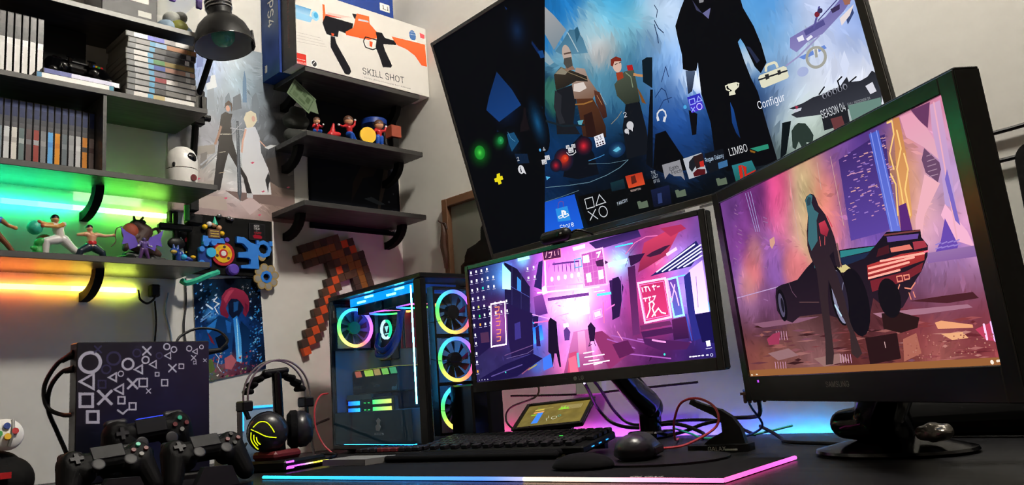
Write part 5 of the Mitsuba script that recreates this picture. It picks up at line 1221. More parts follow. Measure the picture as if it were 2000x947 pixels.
CITY_ART = '''P 6c88a4 1 350,1924 411,1664 414,928 285,901 295,1541
P 7c8690 1 581,1122 716,1312 809,1009 796,364 534,315
P 8c96a2 1 -788,1144 -681,1323 -591,1109 -566,495 -809,448
P 74808c 1 -253,947 -141,1128 -66,829 -69,594 -257,556
P 6a7078 1 -17,997 225,1175 250,704 -22,587
P d0d6dc 1 -862,1437 -556,1569 -498,1207 -804,1048
P 5a6ea8 1 -1083,2160 -887,2147 -920,1734 -1100,1660
P 566a98 1 -892,1430 -679,1510 -711,1316 -924,1176
P 9a948e 1 -1673,-829 -576,-530 -578,-803 -1673,-1091
P 7e7a78 1 -996,-869 -803,-778 -850,-1219 -1028,-1319
P a8a09a 1 -1462,-1816 -434,-1535 -406,-1771 -1434,-1986
L a4a8b0 1 40 -998,-1196 -517,-733
L 888c94 1 27 -954,-1308 -487,-789
P b4a49c 1 -1391,-2097 -288,-2025 -216,-2435 -1178,-2420
P 7a6662 1 -286,-1845 1997,-1822 1987,-2142 174,-2092
P c8b4b4 1 142,-2156 493,-1934 843,-2171 452,-2487
P 4a4442 1 1006,-713 1951,-407 1970,-1569 1404,-1543 992,-1345
P 6a625c 1 1685,-610 1966,-502 1950,-1056 1704,-1154
P c8ccd6/dcdcde 1 336,121 662,228 804,-80 844,-549 1081,-1066 1147,-1795 383,-1886 224,-956
P d8d0b8 1 309,400 377,602 540,698 703,634 732,416 597,200 401,133
O d4ac9c 1 618,458 60 87
L d0a898 1 54 368,96 266,-298 228,-646
L d0a898 1 40 818,-205 981,-337
P c8ccd0 1 947,-374 1149,-261 1352,-244 1079,-416
P 3a3634/2c2828 1 -383,392 -258,510 -134,472 -39,490 -90,262 -50,-320 175,-1055 376,-1350 527,-1838 493,-1965 382,-1932 264,-1411 -180,-710 -292,-1123 -437,-1849 -483,-1870 -632,-1799 -583,-1345 -468,-437 -513,-307 -433,75
O d0a08c 1 -179,619 62 94
P 54443a 1 -288,597 -255,759 -160,873 -51,801 -37,647 -71,515 -99,729 -225,703
L a08070 1 68 -387,52 -482,-271 -576,-530
P c4c4c8 1 368,-1842 559,-1834 556,-1972 365,-1979
L c8c4b8 1 19 -420,-199 -110,-145
L c8c4b8 1 16 -456,-754 -272,-694
L a89a88 1 22 -463,-1358 -310,-1307
P 50565e 1 68,292 148,306 210,-1846 158,-2124 84,-1891
L 8a9098 1 14 99,235 146,-1914
L a8acb4 1 27 -108,41 303,53
L a8acb4 1 19 -79,-140 243,261
P d05878 1 495,-915 561,-875 625,-881 559,-937
P d05878 1 -334,-2075 -273,-2038 -212,-2046 -273,-2098
P d05878 1 692,-2463 757,-2426 821,-2434 756,-2487
P d05878 1 819,-1741 886,-1702 951,-1709 884,-1764
P d05878 1 -1117,-1611 -1058,-1574 -1000,-1580 -1059,-1632
P d05878 1 1643,-1513 1713,-1473 1782,-1480 1711,-1537
P 2a2a2c 1 958,-1381 1063,-1115 1124,-1359 1071,-1491 1048,-1775 988,-1502'''
HERO_WASH = '''-1002,1221,0a1020,199 -790,1089,0e2238,199 -575,885,12304a,199 -726,-24,122a58,199 -1,-306,0e2250,199 475,1136,0c141c,199 788,1147,0e1a28,199 685,-167,10244a,199 855,561,0a1226,199 61,-1217,6a3448,199 -304,-1066,7a5060,199 -593,-1329,4a5c4a,199 594,-882,142c58,199 -433,537,2a60a8,119 -731,-712,3a3048,199 -132,1185,0a0e1c,199 904,-889,0a1428,199 434,-1301,3a2030,199 -728,-300,1c4a90,199 -864,529,0a1830,199 -580,324,3a88d0,79 -146,-24,1a50a0,159 303,-23,123878,199 -760,-848,30284a,199'''
HERO_ART = '''P 6ab4e0 1 -593,292 -544,316 -559,250 -608,268
P 6ab4e0 1 -436,251 -411,264 -419,231 -443,240
P 3a98d8 1 -384,1076 -349,1094 -360,1047 -395,1060
P 3a98d8 1 -761,1076 -737,1090 -744,1056 -768,1065
P 1c5c9c 1 -742,979 -690,1006 -706,933 -758,953
P 080c18 1 -923,222 -904,230 -910,205 -928,212
P 3a98d8 1 -942,1193 -890,1220 -905,1150 -956,1167
P 1a4c90 1 -486,25 -466,35 -472,7 -492,15
P 3a98d8 1 -832,22 -796,40 -807,-9 -843,4
P 1c5c9c 1 -908,14 -887,24 -894,-5 -915,3
P 1a4c90 1 -822,755 -800,765 -808,737 -828,745
P 6ab4e0 1 -846,791 -797,816 -812,748 -860,767
P 0c1c38 1 -612,333 -596,342 -600,320 -616,326
P 080c18 1 -449,617 -421,630 -430,593 -456,604
P 6ab4e0 1 -696,987 -671,999 -679,967 -703,976
P 1c5c9c 1 -351,772 -320,788 -329,745 -361,757
P 6ab4e0 1 -775,490 -762,497 -765,479 -779,483
P 2a78c0 1 -530,438 -475,466 -491,390 -548,411
P 0c1c38 1 -499,62 -443,89 -460,15 -516,36
P 080c18 1 -674,106 -649,119 -657,85 -681,95
P a8c8e0 1 -959,279 -911,303 -925,238 -973,257
P 0c1c38 1 -1010,41 -994,49 -998,26 -1015,33
P a8c8e0 1 -669,758 -649,768 -655,741 -675,748
P 0c1c38 1 -372,538 -344,552 -353,514 -381,525
P a8c8e0 1 -819,220 -778,240 -791,184 -831,201
P 1c5c9c 1 -314,1018 -298,1026 -303,1005 -319,1011
P a8c8e0 1 -1012,288 -984,303 -993,265 -1021,275
P 6ab4e0 1 -709,684 -694,691 -700,670 -714,675
P 1a4c90 1 -459,798 -437,810 -443,779 -466,787
P 1c5c9c 1 -588,236 -569,245 -575,219 -592,226
P 1a4c90 1 -767,1130 -734,1146 -744,1102 -775,1114
P 080c18 1 -716,-23 -666,1 -682,-67 -732,-48
P a8c8e0 1 -347,361 -320,374 -329,337 -356,346
P 1c5c9c 1 -826,703 -808,712 -814,685 -834,693
P 080c18 1 -446,553 -424,564 -432,535 -452,543
P 0c1c38 1 -409,991 -373,1011 -384,962 -419,974
P 6ab4e0 1 -990,223 -962,237 -970,198 -998,209
P a8c8e0 1 -490,761 -444,785 -459,722 -503,739
P a8c8e0 1 -433,885 -376,915 -394,836 -451,857
P 6ab4e0 1 -346,794 -324,805 -330,776 -352,783
P a8c8e0 1 -700,252 -672,266 -680,228 -708,239
P 0c1c38 1 -709,199 -666,220 -679,163 -720,179
P 1c5c9c 1 -788,409 -743,432 -757,371 -803,387
P 080c18 1 -789,166 -737,192 -753,122 -804,141
P 1a4c90 1 -339,29 -302,48 -313,-1 -349,12
P a8c8e0 1 -893,752 -842,778 -858,708 -907,728
P 1a4c90 1 -543,320 -498,342 -511,280 -557,298
P 1c5c9c 1 -599,54 -563,72 -574,23 -610,37
P a8c8e0 1 -820,520 -769,546 -785,476 -835,494
P 080c18 1 -515,1179 -494,1190 -501,1161 -521,1169
P 1a4c90 1 -586,985 -538,1009 -553,945 -601,962
P 3a98d8 1 -581,1158 -546,1176 -556,1129 -591,1140
P 1a4c90 1 -919,106 -902,114 -906,91 -925,98
P 0c1c38 1 -692,528 -660,544 -669,501 -701,513
P 3a98d8 1 -765,450 -727,468 -738,415 -777,430
P a8c8e0 1 -520,747 -491,762 -500,723 -529,733
P 0c1c38 1 -425,141 -382,162 -395,102 -439,118
P a8c8e0 1 -343,533 -315,546 -324,510 -350,520
P 0c1c38 1 -644,786 -605,807 -617,753 -656,768
P 0c1c38 1 -448,693 -398,718 -413,650 -463,668
P 080c18 1 -699,1011 -668,1026 -679,985 -709,997
P 0c1c38 1 -352,15 -313,35 -325,-20 -366,-4
P 0c1c38 1 -448,393 -419,407 -428,367 -458,377
P 1c5c9c 1 -632,448 -614,456 -619,431 -638,438
P 080c18 1 -733,5 -698,21 -709,-26 -744,-13
P 1a4c90 1 -335,745 -277,773 -296,696 -351,716
P 080c18 1 -607,886 -551,916 -569,838 -625,859
P a8c8e0 1 -852,1175 -798,1204 -815,1128 -869,1148
P 2a78c0 1 -682,851 -648,869 -658,822 -693,834
P 6ab4e0 1 -568,23 -543,36 -551,4 -575,12
P a8c8e0 1 -479,188 -466,195 -470,177 -483,182
P 080c18 1 -861,616 -847,623 -851,604 -865,609
P a8c8e0 1 -842,1009 -786,1039 -802,960 -859,980
P 2a78c0 1 -689,-15 -653,2 -663,-46 -699,-33
P 0c1c38 1 -1020,1038 -995,1051 -1002,1016 -1027,1025
P 0c1c38 1 -599,304 -584,311 -589,293 -603,299
P 6ab4e0 1 -779,286 -741,305 -752,253 -792,267
P 2a78c0 1 -1032,516 -988,537 -1001,479 -1045,495
P 1c5c9c 1 -398,537 -385,545 -388,525 -403,530
P 080c18 1 -613,357 -556,384 -574,309 -629,329
P 3a98d8 1 -424,172 -389,189 -399,141 -434,155
P a8c8e0 1 -390,638 -342,661 -357,596 -403,613
P a8c8e0 1 -438,352 -404,368 -415,325 -448,337
P 1a4c90 1 -572,624 -544,638 -553,600 -579,611
P 0c1c38 1 -695,528 -659,545 -671,497 -705,511
P 6ab4e0 1 -651,681 -613,699 -625,648 -662,662
P 2a78c0 1 -984,912 -934,937 -950,870 -998,887
P 2a78c0 1 -556,1180 -510,1203 -524,1140 -570,1157
P 2a78c0 1 -320,346 -304,353 -308,332 -324,338
P 1a4c90 1 -879,406 -825,433 -841,358 -896,378
P 1a4c90 1 947,-177 984,-159 972,-206 937,-193
P 3a98d8 1 803,392 825,402 818,375 796,382
P 2a78c0 1 583,986 616,1002 605,959 573,971
P 1c5c9c 1 663,86 682,94 676,68 656,75
P 0c1c38 1 923,945 960,962 948,916 913,928
P 0c1c38 1 830,245 862,260 851,219 820,230
P a8c8e0 1 939,938 967,952 959,914 929,925
P a8c8e0 1 920,117 965,139 949,81 906,97
P a8c8e0 1 586,736 641,764 624,692 570,711
P 0c1c38 1 774,942 801,955 793,920 768,930
P 6ab4e0 1 740,441 760,450 753,423 733,430
P 2a78c0 1 833,1040 881,1063 865,1001 818,1017
P 1c5c9c 1 902,212 940,230 928,183 892,196
P 6ab4e0 1 909,263 939,278 929,239 899,250
P 1c5c9c 1 776,450 831,476 814,404 758,423
P 080c18 1 839,767 859,777 852,752 832,758
P 0c1c38 1 899,934 945,956 930,897 886,913
P 0c1c38 1 899,638 960,667 941,589 881,610
P 0c1c38 1 880,463 929,487 914,423 865,441
P 0c1c38 1 802,-367 838,-351 827,-396 792,-383
P 1a4c90 1 759,44 800,63 786,9 746,24
P 3a98d8 1 727,1013 743,1020 738,1000 722,1005
P 0c1c38 1 631,242 691,270 671,193 612,214
P 1c5c9c 1 553,280 611,307 593,233 536,254
P 1a4c90 1 684,297 707,309 701,279 677,287
P 080c18 1 569,-489 623,-464 607,-535 552,-515
P 1a4c90 1 623,702 649,714 641,679 613,689
P 6ab4e0 1 850,-110 865,-102 860,-123 845,-117
P 6ab4e0 1 683,-265 711,-251 702,-290 673,-278
P 1a4c90 1 824,-114 861,-97 849,-144 813,-131
P 3a98d8 1 594,-103 622,-91 612,-127 585,-116
P 6ab4e0 1 861,886 885,898 877,867 853,875
P 0c1c38 1 778,-81 824,-60 809,-117 765,-101
P 2a78c0 1 840,844 872,859 862,818 830,829
P 3a98d8 1 840,-199 862,-189 855,-218 833,-210
P 1c5c9c 1 634,790 649,798 644,777 629,783
P 080c18 1 856,674 892,692 880,644 844,657
P 0c1c38 1 872,400 888,409 883,387 866,393
P 080c18 1 925,-197 952,-185 943,-219 917,-208
P 6ab4e0 1 590,279 637,301 622,239 576,256
P 1c5c9c 1 742,-322 760,-315 754,-336 737,-330
P 3a98d8 1 727,-49 784,-23 765,-96 710,-75
P 3a98d8 1 625,205 658,222 647,178 614,191
P 1a4c90 1 593,584 611,594 606,568 586,575
P 6ab4e0 1 781,-467 805,-456 798,-488 773,-479
P 1c5c9c 1 736,502 771,518 759,473 725,486
P a8c8e0 1 777,944 792,951 787,932 773,936
P 2a78c0 1 816,-536 879,-508 859,-588 797,-564
P a8c8e0 1 608,254 660,280 643,213 593,231
P 2a78c0 1 892,592 913,602 906,575 885,582
P 3a98d8 1 736,-159 788,-134 771,-203 718,-183
P 3a98d8 1 664,238 689,249 681,216 656,225
P 2a78c0 1 860,-519 917,-494 900,-567 842,-545
P 6ab4e0 1 728,586 780,611 763,545 714,563
P 6ab4e0 1 910,-75 962,-52 945,-119 894,-100
P 6ab4e0 1 719,-390 765,-369 750,-428 705,-410
P 1c5c9c 1 839,-168 867,-155 857,-189 831,-179
P 1a4c90 1 786,573 816,588 806,550 778,559
P 2a78c0 1 651,-118 679,-105 671,-141 643,-131
P 2a78c0 1 763,-240 778,-232 773,-253 758,-247
P a8c8e0 1 585,944 616,959 606,918 575,929
P 1c5c9c 1 934,7 959,18 951,-15 926,-5
P 1a4c90 1 614,804 645,820 635,778 604,789
P 2a78c0 1 776,-410 825,-387 810,-450 760,-433
P 1a4c90 1 657,18 701,38 687,-20 643,-3
P 2a78c0 1 716,-624 770,-601 753,-668 700,-647
P 1c5c9c 1 689,329 714,341 706,308 681,318
P 1a4c90 1 638,1105 684,1129 668,1066 623,1082
P 2a78c0 1 749,-684 793,-666 780,-720 737,-704
P 3a98d8 1 591,-454 638,-433 623,-493 577,-475
P 080c18 1 968,1148 1012,1169 998,1113 955,1128
P 3a98d8 1 843,509 881,528 869,479 832,493
P 0c1c38 1 674,806 716,827 704,773 662,786
P 3a98d8 1 851,-330 883,-315 873,-357 842,-344
P 6ab4e0 1 877,-94 935,-66 916,-142 859,-120
P 3a98d8 1 807,418 827,429 820,401 800,408
P 2a78c0 1 767,1130 791,1143 782,1113 760,1120
P 0c1c38 1 866,654 925,683 906,604 848,625
P 2a78c0 1 746,282 787,301 773,249 733,263
P 1a4c90 1 882,468 896,474 892,455 877,460
P a8c8e0 1 900,1166 949,1190 933,1127 886,1143
P 1c5c9c 1 760,221 800,240 788,188 748,202
P 6ab4e0 1 723,-333 766,-315 752,-369 711,-353
P 6ab4e0 1 759,-355 790,-341 780,-381 748,-369
P 2a78c0 1 827,181 854,194 845,158 817,168
P 1c5c9c 1 554,-306 597,-286 584,-342 541,-326
P 3a98d8 1 661,-605 687,-592 679,-628 653,-618
P a8c8e0 1 573,-267 618,-246 605,-305 559,-287
P 3a98d8 1 909,-140 964,-116 947,-187 892,-166
P 0c1c38 1 763,1024 782,1033 777,1007 757,1013
P 6ab4e0 1 946,139 981,156 969,112 936,123
P 3a98d8 1 829,464 880,488 863,421 813,439
P 2a78c0 1 918,4 951,18 939,-24 906,-12
P 0c1c38 1 879,-532 928,-510 911,-572 864,-553
P a8c8e0 1 667,1005 696,1019 686,982 658,991
P 2a78c0 1 892,1056 954,1087 934,1006 874,1026
P 2a78c0 1 799,-293 823,-282 816,-314 791,-305
P 1c5c9c 1 778,-21 823,-1 808,-59 765,-43
P 3a98d8 1 723,369 764,388 750,336 711,350
P 0c1c38 1 683,651 725,672 712,615 668,630
P 1a4c90 1 645,1140 664,1150 657,1125 638,1131
P 0c1c38 1 734,563 753,572 746,547 728,554
P 2a78c0 1 865,1088 904,1107 890,1056 852,1070
P 3a98d8 1 668,-453 714,-434 699,-492 654,-474
P 2a78c0 1 910,1 964,24 947,-44 894,-24
P 0c1c38 1 546,-111 567,-102 560,-126 542,-119
P 080c18 1 610,-1 629,7 622,-17 604,-10
P 2a78c0 1 838,-390 891,-366 874,-434 822,-415
P 0c1c38 1 688,-384 712,-373 705,-405 680,-396
P 2a78c0 1 704,303 751,326 736,264 690,281
P 6a7078 1 455,938 483,952 474,914 445,923
P 6a7078 1 384,1061 411,1074 402,1040 376,1048
P 6a7078 1 593,934 638,957 625,896 580,913
P 6a7078 1 591,944 629,962 616,912 578,926
P a0a4a8 1 385,1103 411,1116 403,1082 377,1091
P 16181c 1 837,1155 861,1168 852,1136 829,1144
P 6a7078 1 677,1008 694,1017 689,995 672,1000
P 16181c 1 486,1159 527,1180 514,1125 474,1139
P 6a7078 1 348,1124 370,1135 364,1105 342,1113
P 16181c 1 399,926 430,942 420,901 388,911
P a0a4a8 1 872,1098 901,1111 891,1075 864,1085
P 6a7078 1 372,1148 412,1168 399,1115 359,1129
P 6a7078 1 780,1243 821,1264 809,1209 769,1223
P 6a7078 1 459,1113 486,1127 477,1092 451,1101
P 16181c 1 351,1197 398,1220 383,1160 337,1176
P 16181c 1 326,1087 371,1110 358,1050 314,1066
P 16181c 1 606,1268 633,1281 625,1245 598,1255
P 6a7078 1 800,949 836,966 824,918 788,932
P 16181c 1 441,1127 478,1146 467,1096 428,1108
P a0a4a8 1 835,1156 883,1180 868,1118 820,1134
P 16181c 1 823,1242 863,1262 850,1209 810,1222
P 16181c 1 790,1267 817,1280 808,1245 782,1253
P 2a2e34 1 557,1186 586,1201 576,1161 547,1172
P 16181c 1 321,1046 360,1065 347,1013 309,1026
P 16181c 1 362,1027 376,1035 373,1014 358,1019
P 16181c 1 819,1224 833,1232 828,1211 814,1216
P a0a4a8 1 859,1076 878,1085 871,1062 852,1067
P 6a7078 1 364,1145 398,1162 387,1116 353,1128
P 2a2e34 1 424,1124 446,1135 439,1105 416,1112
P 6a7078 1 507,1204 531,1217 524,1186 501,1194
P 2a2e34 1 480,1244 506,1257 498,1221 472,1231
P a0a4a8 1 526,1110 559,1126 549,1081 515,1093
P 6a7078 1 864,1246 880,1254 875,1233 861,1239
P 6a7078 1 731,1244 761,1258 753,1218 723,1229
P a0a4a8 1 323,995 351,1009 341,972 316,982
P 6a7078 1 766,1273 798,1289 788,1248 758,1258
P 2a2e34 1 704,966 745,987 732,933 693,947
P 2a2e34 1 567,1248 586,1257 579,1233 562,1240
P 16181c 1 639,1187 672,1205 662,1160 628,1171
P 6a7078 1 877,1187 896,1197 889,1170 870,1177
L dce4ec 1.1 27 -372,821 -475,705 -315,638 -448,536 -362,383
L c8e0f4 1.2 45 -693,616 -492,479
L 5a8ac8 1 40 -838,141 -522,367
L 7ab0e4 1 21 -838,196 -550,422
P 10305c/1a4a8c 1 -841,-368 -697,31 -319,313 -24,231 92,-23 20,-923 -274,-1026 -675,-877
P 0c2448/12386c 1 306,177 578,-80 723,-599 530,-1050 318,-1044 238,-308
P 2a78c8 1 -697,-24 -378,228 -439,-24 -641,-190
P 08101e 1 -441,-302 -148,-164 -64,-586 -300,-721
P 6a2030 1 -670,-135 -528,-302 -443,-497 -557,-412
P 2060b0 1 -143,202 34,118 1,-165 -89,-165
P 902c48/641c34 1 -274,342 -302,483 -256,682 -239,853 -119,1014 32,1105 213,1083 411,1017 533,875 576,701 556,468 461,279 370,379 404,552 314,695 209,779 43,789 -48,687 -125,514 -38,316 -84,231
P ac3e58 1 -196,768 -44,1002 137,1051 14,889 -123,656
P 5c1830 1 437,698 528,613 493,380 434,495
P 101830 1 -49,658 58,775 209,779 314,666 356,465 247,291 66,232 -37,373
P 1c4c84 1 102,690 254,722 219,463 98,404
P 2880d8/60c0ff 1 81,232 202,319 259,62 314,-308 334,-988 169,-955 133,-307
L b8e8ff 1.1 21 186,233 245,-873
P 6a8ab8 1 305,-694 332,-681 323,-717 297,-706
P a84858 1 -146,-1383 -115,-1371 -124,-1410 -155,-1398
P 8a4a5c 1 -167,-969 -127,-951 -140,-1005 -181,-988
P 7a2a3c 1 37,-1102 64,-1090 56,-1125 30,-1114
P 5a7a50 1 -721,-1216 -702,-1207 -707,-1234 -727,-1225
P 7a2a3c 1 -165,-915 -103,-886 -122,-969 -185,-944
P b05a68 1 540,-1262 571,-1249 561,-1288 531,-1276
P c8a0a8 1 268,-965 321,-942 303,-1011 251,-990
P 5a7a50 1 398,-1135 467,-1106 445,-1194 378,-1166
P 4a5a80 1 210,-1108 279,-1078 257,-1167 189,-1139
P 6a8ab8 1 160,-654 176,-646 171,-667 155,-661
P 6a8ab8 1 34,-1348 50,-1341 46,-1362 29,-1356
P 7a2a3c 1 -103,-974 -57,-954 -71,-1014 -116,-996
P 8a4a5c 1 246,-828 318,-797 296,-891 224,-861
P b05a68 1 404,-1239 454,-1218 438,-1282 388,-1262
P a84858 1 -679,-996 -629,-973 -645,-1040 -695,-1020
P 30101c 1 438,-708 494,-685 476,-754 423,-733
P 30101c 1 -593,-1232 -565,-1219 -573,-1255 -601,-1243
P 7a2a3c 1 -297,-1341 -265,-1328 -275,-1370 -307,-1356
P 30101c 1 -7,-769 20,-757 12,-791 -15,-781
P 5a7a50 1 -268,-1129 -227,-1111 -241,-1165 -280,-1148
P 6a8ab8 1 -199,-703 -160,-686 -172,-737 -211,-721
P 7a2a3c 1 81,-965 106,-953 98,-987 73,-976
P 4a5a80 1 -510,-1034 -442,-1004 -463,-1094 -530,-1066
P 7a2a3c 1 779,-777 810,-764 800,-804 769,-792
P c8a0a8 1 48,-1413 75,-1402 67,-1436 40,-1424
P 4a5a80 1 330,-992 394,-966 373,-1045 312,-1021
P 4a5a80 1 -299,-725 -271,-712 -280,-749 -308,-737
P 8a4a5c 1 654,-1081 699,-1062 685,-1119 641,-1102
P 4a5a80 1 858,-756 923,-727 903,-809 839,-785
P 6a8ab8 1 -634,-1321 -605,-1309 -613,-1348 -643,-1334
P 5a7a50 1 -497,-1251 -451,-1233 -466,-1291 -510,-1273
P d8d0c8 1 281,-1239 312,-1226 302,-1265 272,-1252
P 30101c 1 670,-1383 704,-1369 692,-1411 660,-1398
P 8a4a5c 1 427,-988 495,-958 474,-1045 406,-1018
P 8a4a5c 1 -678,-685 -664,-679 -668,-699 -682,-692
P 8a4a5c 1 550,-1390 596,-1370 581,-1429 536,-1410
P 6a8ab8 1 -12,-701 27,-683 14,-734 -24,-719
P 4a5a80 1 118,-1174 173,-1150 156,-1222 101,-1199
P 8a4a5c 1 803,-1441 848,-1423 833,-1478 790,-1460
P 8a4a5c 1 -508,-831 -457,-808 -474,-873 -522,-854
P d8d0c8 1 -655,-1412 -611,-1393 -624,-1452 -668,-1432
P d8d0c8 1 -600,-876 -560,-858 -571,-911 -611,-895
P 5a7a50 1 -728,-1327 -657,-1296 -679,-1388 -748,-1358
P 4a5a80 1 -155,-1151 -85,-1120 -107,-1211 -176,-1182
P 30101c 1 715,-1245 733,-1237 727,-1259 709,-1253
P 7a2a3c 1 -704,-1372 -664,-1355 -676,-1407 -716,-1391
P 30101c 1 136,-1293 188,-1270 172,-1338 120,-1316
P 7a2a3c 1 -320,-1233 -292,-1221 -301,-1257 -329,-1245
P 6a8ab8 1 -117,-1213 -98,-1204 -104,-1230 -123,-1221
P 8a4a5c 1 -457,-1189 -400,-1165 -418,-1238 -474,-1215
P 8a4a5c 1 -44,-832 -14,-819 -23,-856 -51,-844
P 5a7a50 1 433,-862 476,-843 462,-898 420,-881
P 30101c 1 576,-1050 608,-1037 598,-1079 566,-1065
P a84858 1 267,-1217 314,-1196 299,-1258 253,-1238
P 6a8ab8 1 -590,-1238 -557,-1225 -567,-1268 -600,-1254
P a84858 1 12,-1325 79,-1295 59,-1382 -7,-1354
P 30101c 1 790,-892 825,-876 813,-921 779,-908
P 5a7a50 1 -570,-967 -533,-951 -545,-1000 -582,-985
P b05a68 1 -307,-794 -237,-762 -258,-855 -327,-827
P d8d0c8 1 -790,-1372 -759,-1358 -769,-1399 -798,-1386
P 7a2a3c 1 329,-993 394,-964 373,-1049 309,-1024
P 6a8ab8 1 -227,-1226 -183,-1208 -197,-1264 -240,-1246
P b05a68 1 560,-664 611,-643 594,-708 546,-688
P 4a5a80 1 115,-1037 157,-1019 145,-1073 103,-1057
P 8a4a5c 1 -719,-1053 -678,-1035 -691,-1089 -732,-1073
P a84858 1 466,-790 490,-780 482,-811 458,-802
P d8d0c8 1 -399,-1298 -346,-1275 -363,-1343 -413,-1322
P b05a68 1 -97,-1337 -44,-1314 -61,-1383 -112,-1361
P a84858 1 -449,-824 -431,-816 -437,-838 -455,-832
P 8a4a5c 1 -169,-1109 -142,-1098 -150,-1132 -178,-1121
P 7a2a3c 1 -170,-1120 -110,-1094 -130,-1171 -188,-1147
P a84858 1 542,-1250 613,-1221 590,-1309 520,-1281
P b05a68 1 650,-778 667,-769 662,-792 645,-785
P 7a2a3c 1 -474,-786 -451,-775 -459,-807 -482,-797
P 8a4a5c 1 750,-1045 783,-1032 771,-1073 739,-1061
P 6a8ab8 1 -750,-1257 -693,-1232 -711,-1308 -767,-1283
P 6a8ab8 1 -12,-1143 37,-1121 21,-1186 -27,-1167
P a84858 1 -453,-1155 -414,-1137 -426,-1188 -465,-1172
P 8a4a5c 1 -453,-687 -421,-673 -431,-717 -464,-704
P d8d0c8 1 103,-1364 127,-1354 119,-1385 96,-1375
P d8d0c8 1 -783,-968 -753,-954 -762,-995 -793,-981
P d8d0c8 1 -140,-1262 -119,-1253 -126,-1279 -146,-1272
P 7a2a3c 1 382,-828 420,-811 407,-861 369,-846
P a84858 1 -550,-1395 -521,-1383 -530,-1422 -558,-1408
P 30101c 1 512,-1222 581,-1193 558,-1280 491,-1252
P d8d0c8 1 502,-1366 572,-1337 549,-1428 480,-1398
P 7a2a3c 1 610,-1395 659,-1374 643,-1437 594,-1417
P b05a68 1 458,-819 508,-796 492,-861 442,-841
P 4a5a80 1 -473,-1059 -410,-1032 -430,-1116 -491,-1089
P 5a7a50 1 277,-1226 317,-1209 304,-1261 265,-1244
P d8d0c8 1 273,-797 320,-776 306,-838 258,-818
P 7a2a3c 1 834,-1275 894,-1250 874,-1324 816,-1301
P 8a4a5c 1 850,-1351 884,-1336 874,-1380 838,-1366
P 6a8ab8 1 29,-941 102,-908 79,-1006 6,-976
P 6a8ab8 1 -178,-1352 -148,-1339 -157,-1376 -186,-1365
P a84858 1 -40,-1384 10,-1362 -5,-1426 -55,-1406
P b05a68 1 -101,-959 -54,-938 -68,-1000 -115,-981
P 8a4a5c 1 -409,-872 -346,-844 -366,-925 -426,-900
P 6a8ab8 1 532,-1051 550,-1044 543,-1067 525,-1060
P 5a7a50 1 -265,-703 -233,-689 -242,-732 -275,-718
P 30101c 1 -260,-1325 -200,-1298 -219,-1378 -278,-1352
P 8a4a5c 1 269,-1283 340,-1254 317,-1344 247,-1316
P 8a4a5c 1 505,-1367 562,-1344 543,-1415 488,-1393
P 7a2a3c 1 -723,-1037 -683,-1017 -695,-1071 -734,-1055
P 6a8ab8 1 -285,-978 -234,-956 -251,-1022 -300,-1001
P 30101c 1 -674,-1165 -647,-1153 -655,-1188 -682,-1178
P d8d0c8 1 626,-1141 645,-1133 640,-1157 622,-1149
P d8d0c8 1 -302,-715 -268,-699 -279,-745 -312,-730
P 8a4a5c 1 -644,-904 -618,-892 -627,-925 -651,-915
P 4a5a80 1 -14,-722 53,-693 33,-779 -34,-753
P b05a68 1 -734,-1391 -680,-1368 -698,-1439 -749,-1416
P 7a2a3c 1 208,-1370 241,-1356 230,-1397 198,-1385
P a84858 1 612,-1068 648,-1054 636,-1099 601,-1085
P d8d0c8 1 -637,-1036 -571,-1007 -591,-1094 -655,-1067
P d8d0c8 1 319,-1152 358,-1135 346,-1185 307,-1170
P b05a68 1 -582,-683 -551,-669 -561,-711 -593,-698
P 6a8ab8 1 -281,-932 -231,-909 -246,-974 -295,-955
P 30101c 1 -608,-639 -588,-630 -594,-658 -615,-650
P b05a68 1 -719,-716 -662,-690 -680,-766 -736,-743
P 30101c 1 -677,-695 -627,-673 -641,-738 -691,-719
P 30101c 1 -66,-830 -26,-812 -38,-864 -78,-848
P a84858 1 -521,-899 -468,-874 -484,-945 -539,-923
P 7a2a3c 1 160,-967 202,-949 189,-1005 147,-987
P 4a5a80 1 662,-802 707,-783 692,-838 649,-822
P 30101c 1 666,-728 708,-710 695,-764 654,-748
P 8a4a5c 1 -175,-1270 -106,-1240 -128,-1330 -197,-1301
P 5a7a50 1 -142,-1330 -69,-1298 -92,-1394 -165,-1363
P 4a5a80 1 -553,-1268 -509,-1250 -522,-1308 -567,-1290
P d8d0c8 1 -327,-777 -289,-760 -301,-809 -337,-793
P b86470 1 -185,-862 23,-755 169,-927 17,-1174 -159,-1140
P 586c3c 1 -675,-904 -532,-853 -449,-1157 -593,-1261
L c8ccd4 1 21 -445,-718 -331,-858 -390,-1050 -276,-1218
P 080c18 1 661,-248 683,-238 675,-265 655,-258
P 3a98d8 1 583,-458 607,-447 600,-477 577,-468
P 6ab4e0 1 788,-305 827,-288 814,-337 777,-322
P 0c1c38 1 866,-921 896,-909 886,-946 858,-934
P 6ab4e0 1 666,-423 721,-398 704,-469 648,-449
P 3a98d8 1 555,-596 581,-584 573,-618 547,-607
P 0c1c38 1 560,-280 623,-253 603,-332 541,-309
P 2a78c0 1 620,-547 636,-540 631,-560 616,-554
P 2a78c0 1 828,-149 877,-127 862,-188 814,-170
P 0c1c38 1 638,-98 658,-89 651,-114 633,-106
P a8c8e0 1 834,-318 857,-308 850,-337 828,-328
P 080c18 1 654,-473 679,-462 671,-495 646,-484
P 3a98d8 1 843,-908 881,-892 869,-939 832,-923
P 3a98d8 1 848,-865 899,-843 882,-906 834,-886
P 6ab4e0 1 678,-682 706,-670 696,-706 670,-694
P 2a78c0 1 804,-27 826,-17 819,-44 798,-37
P 080c18 1 886,-394 912,-382 903,-415 878,-405
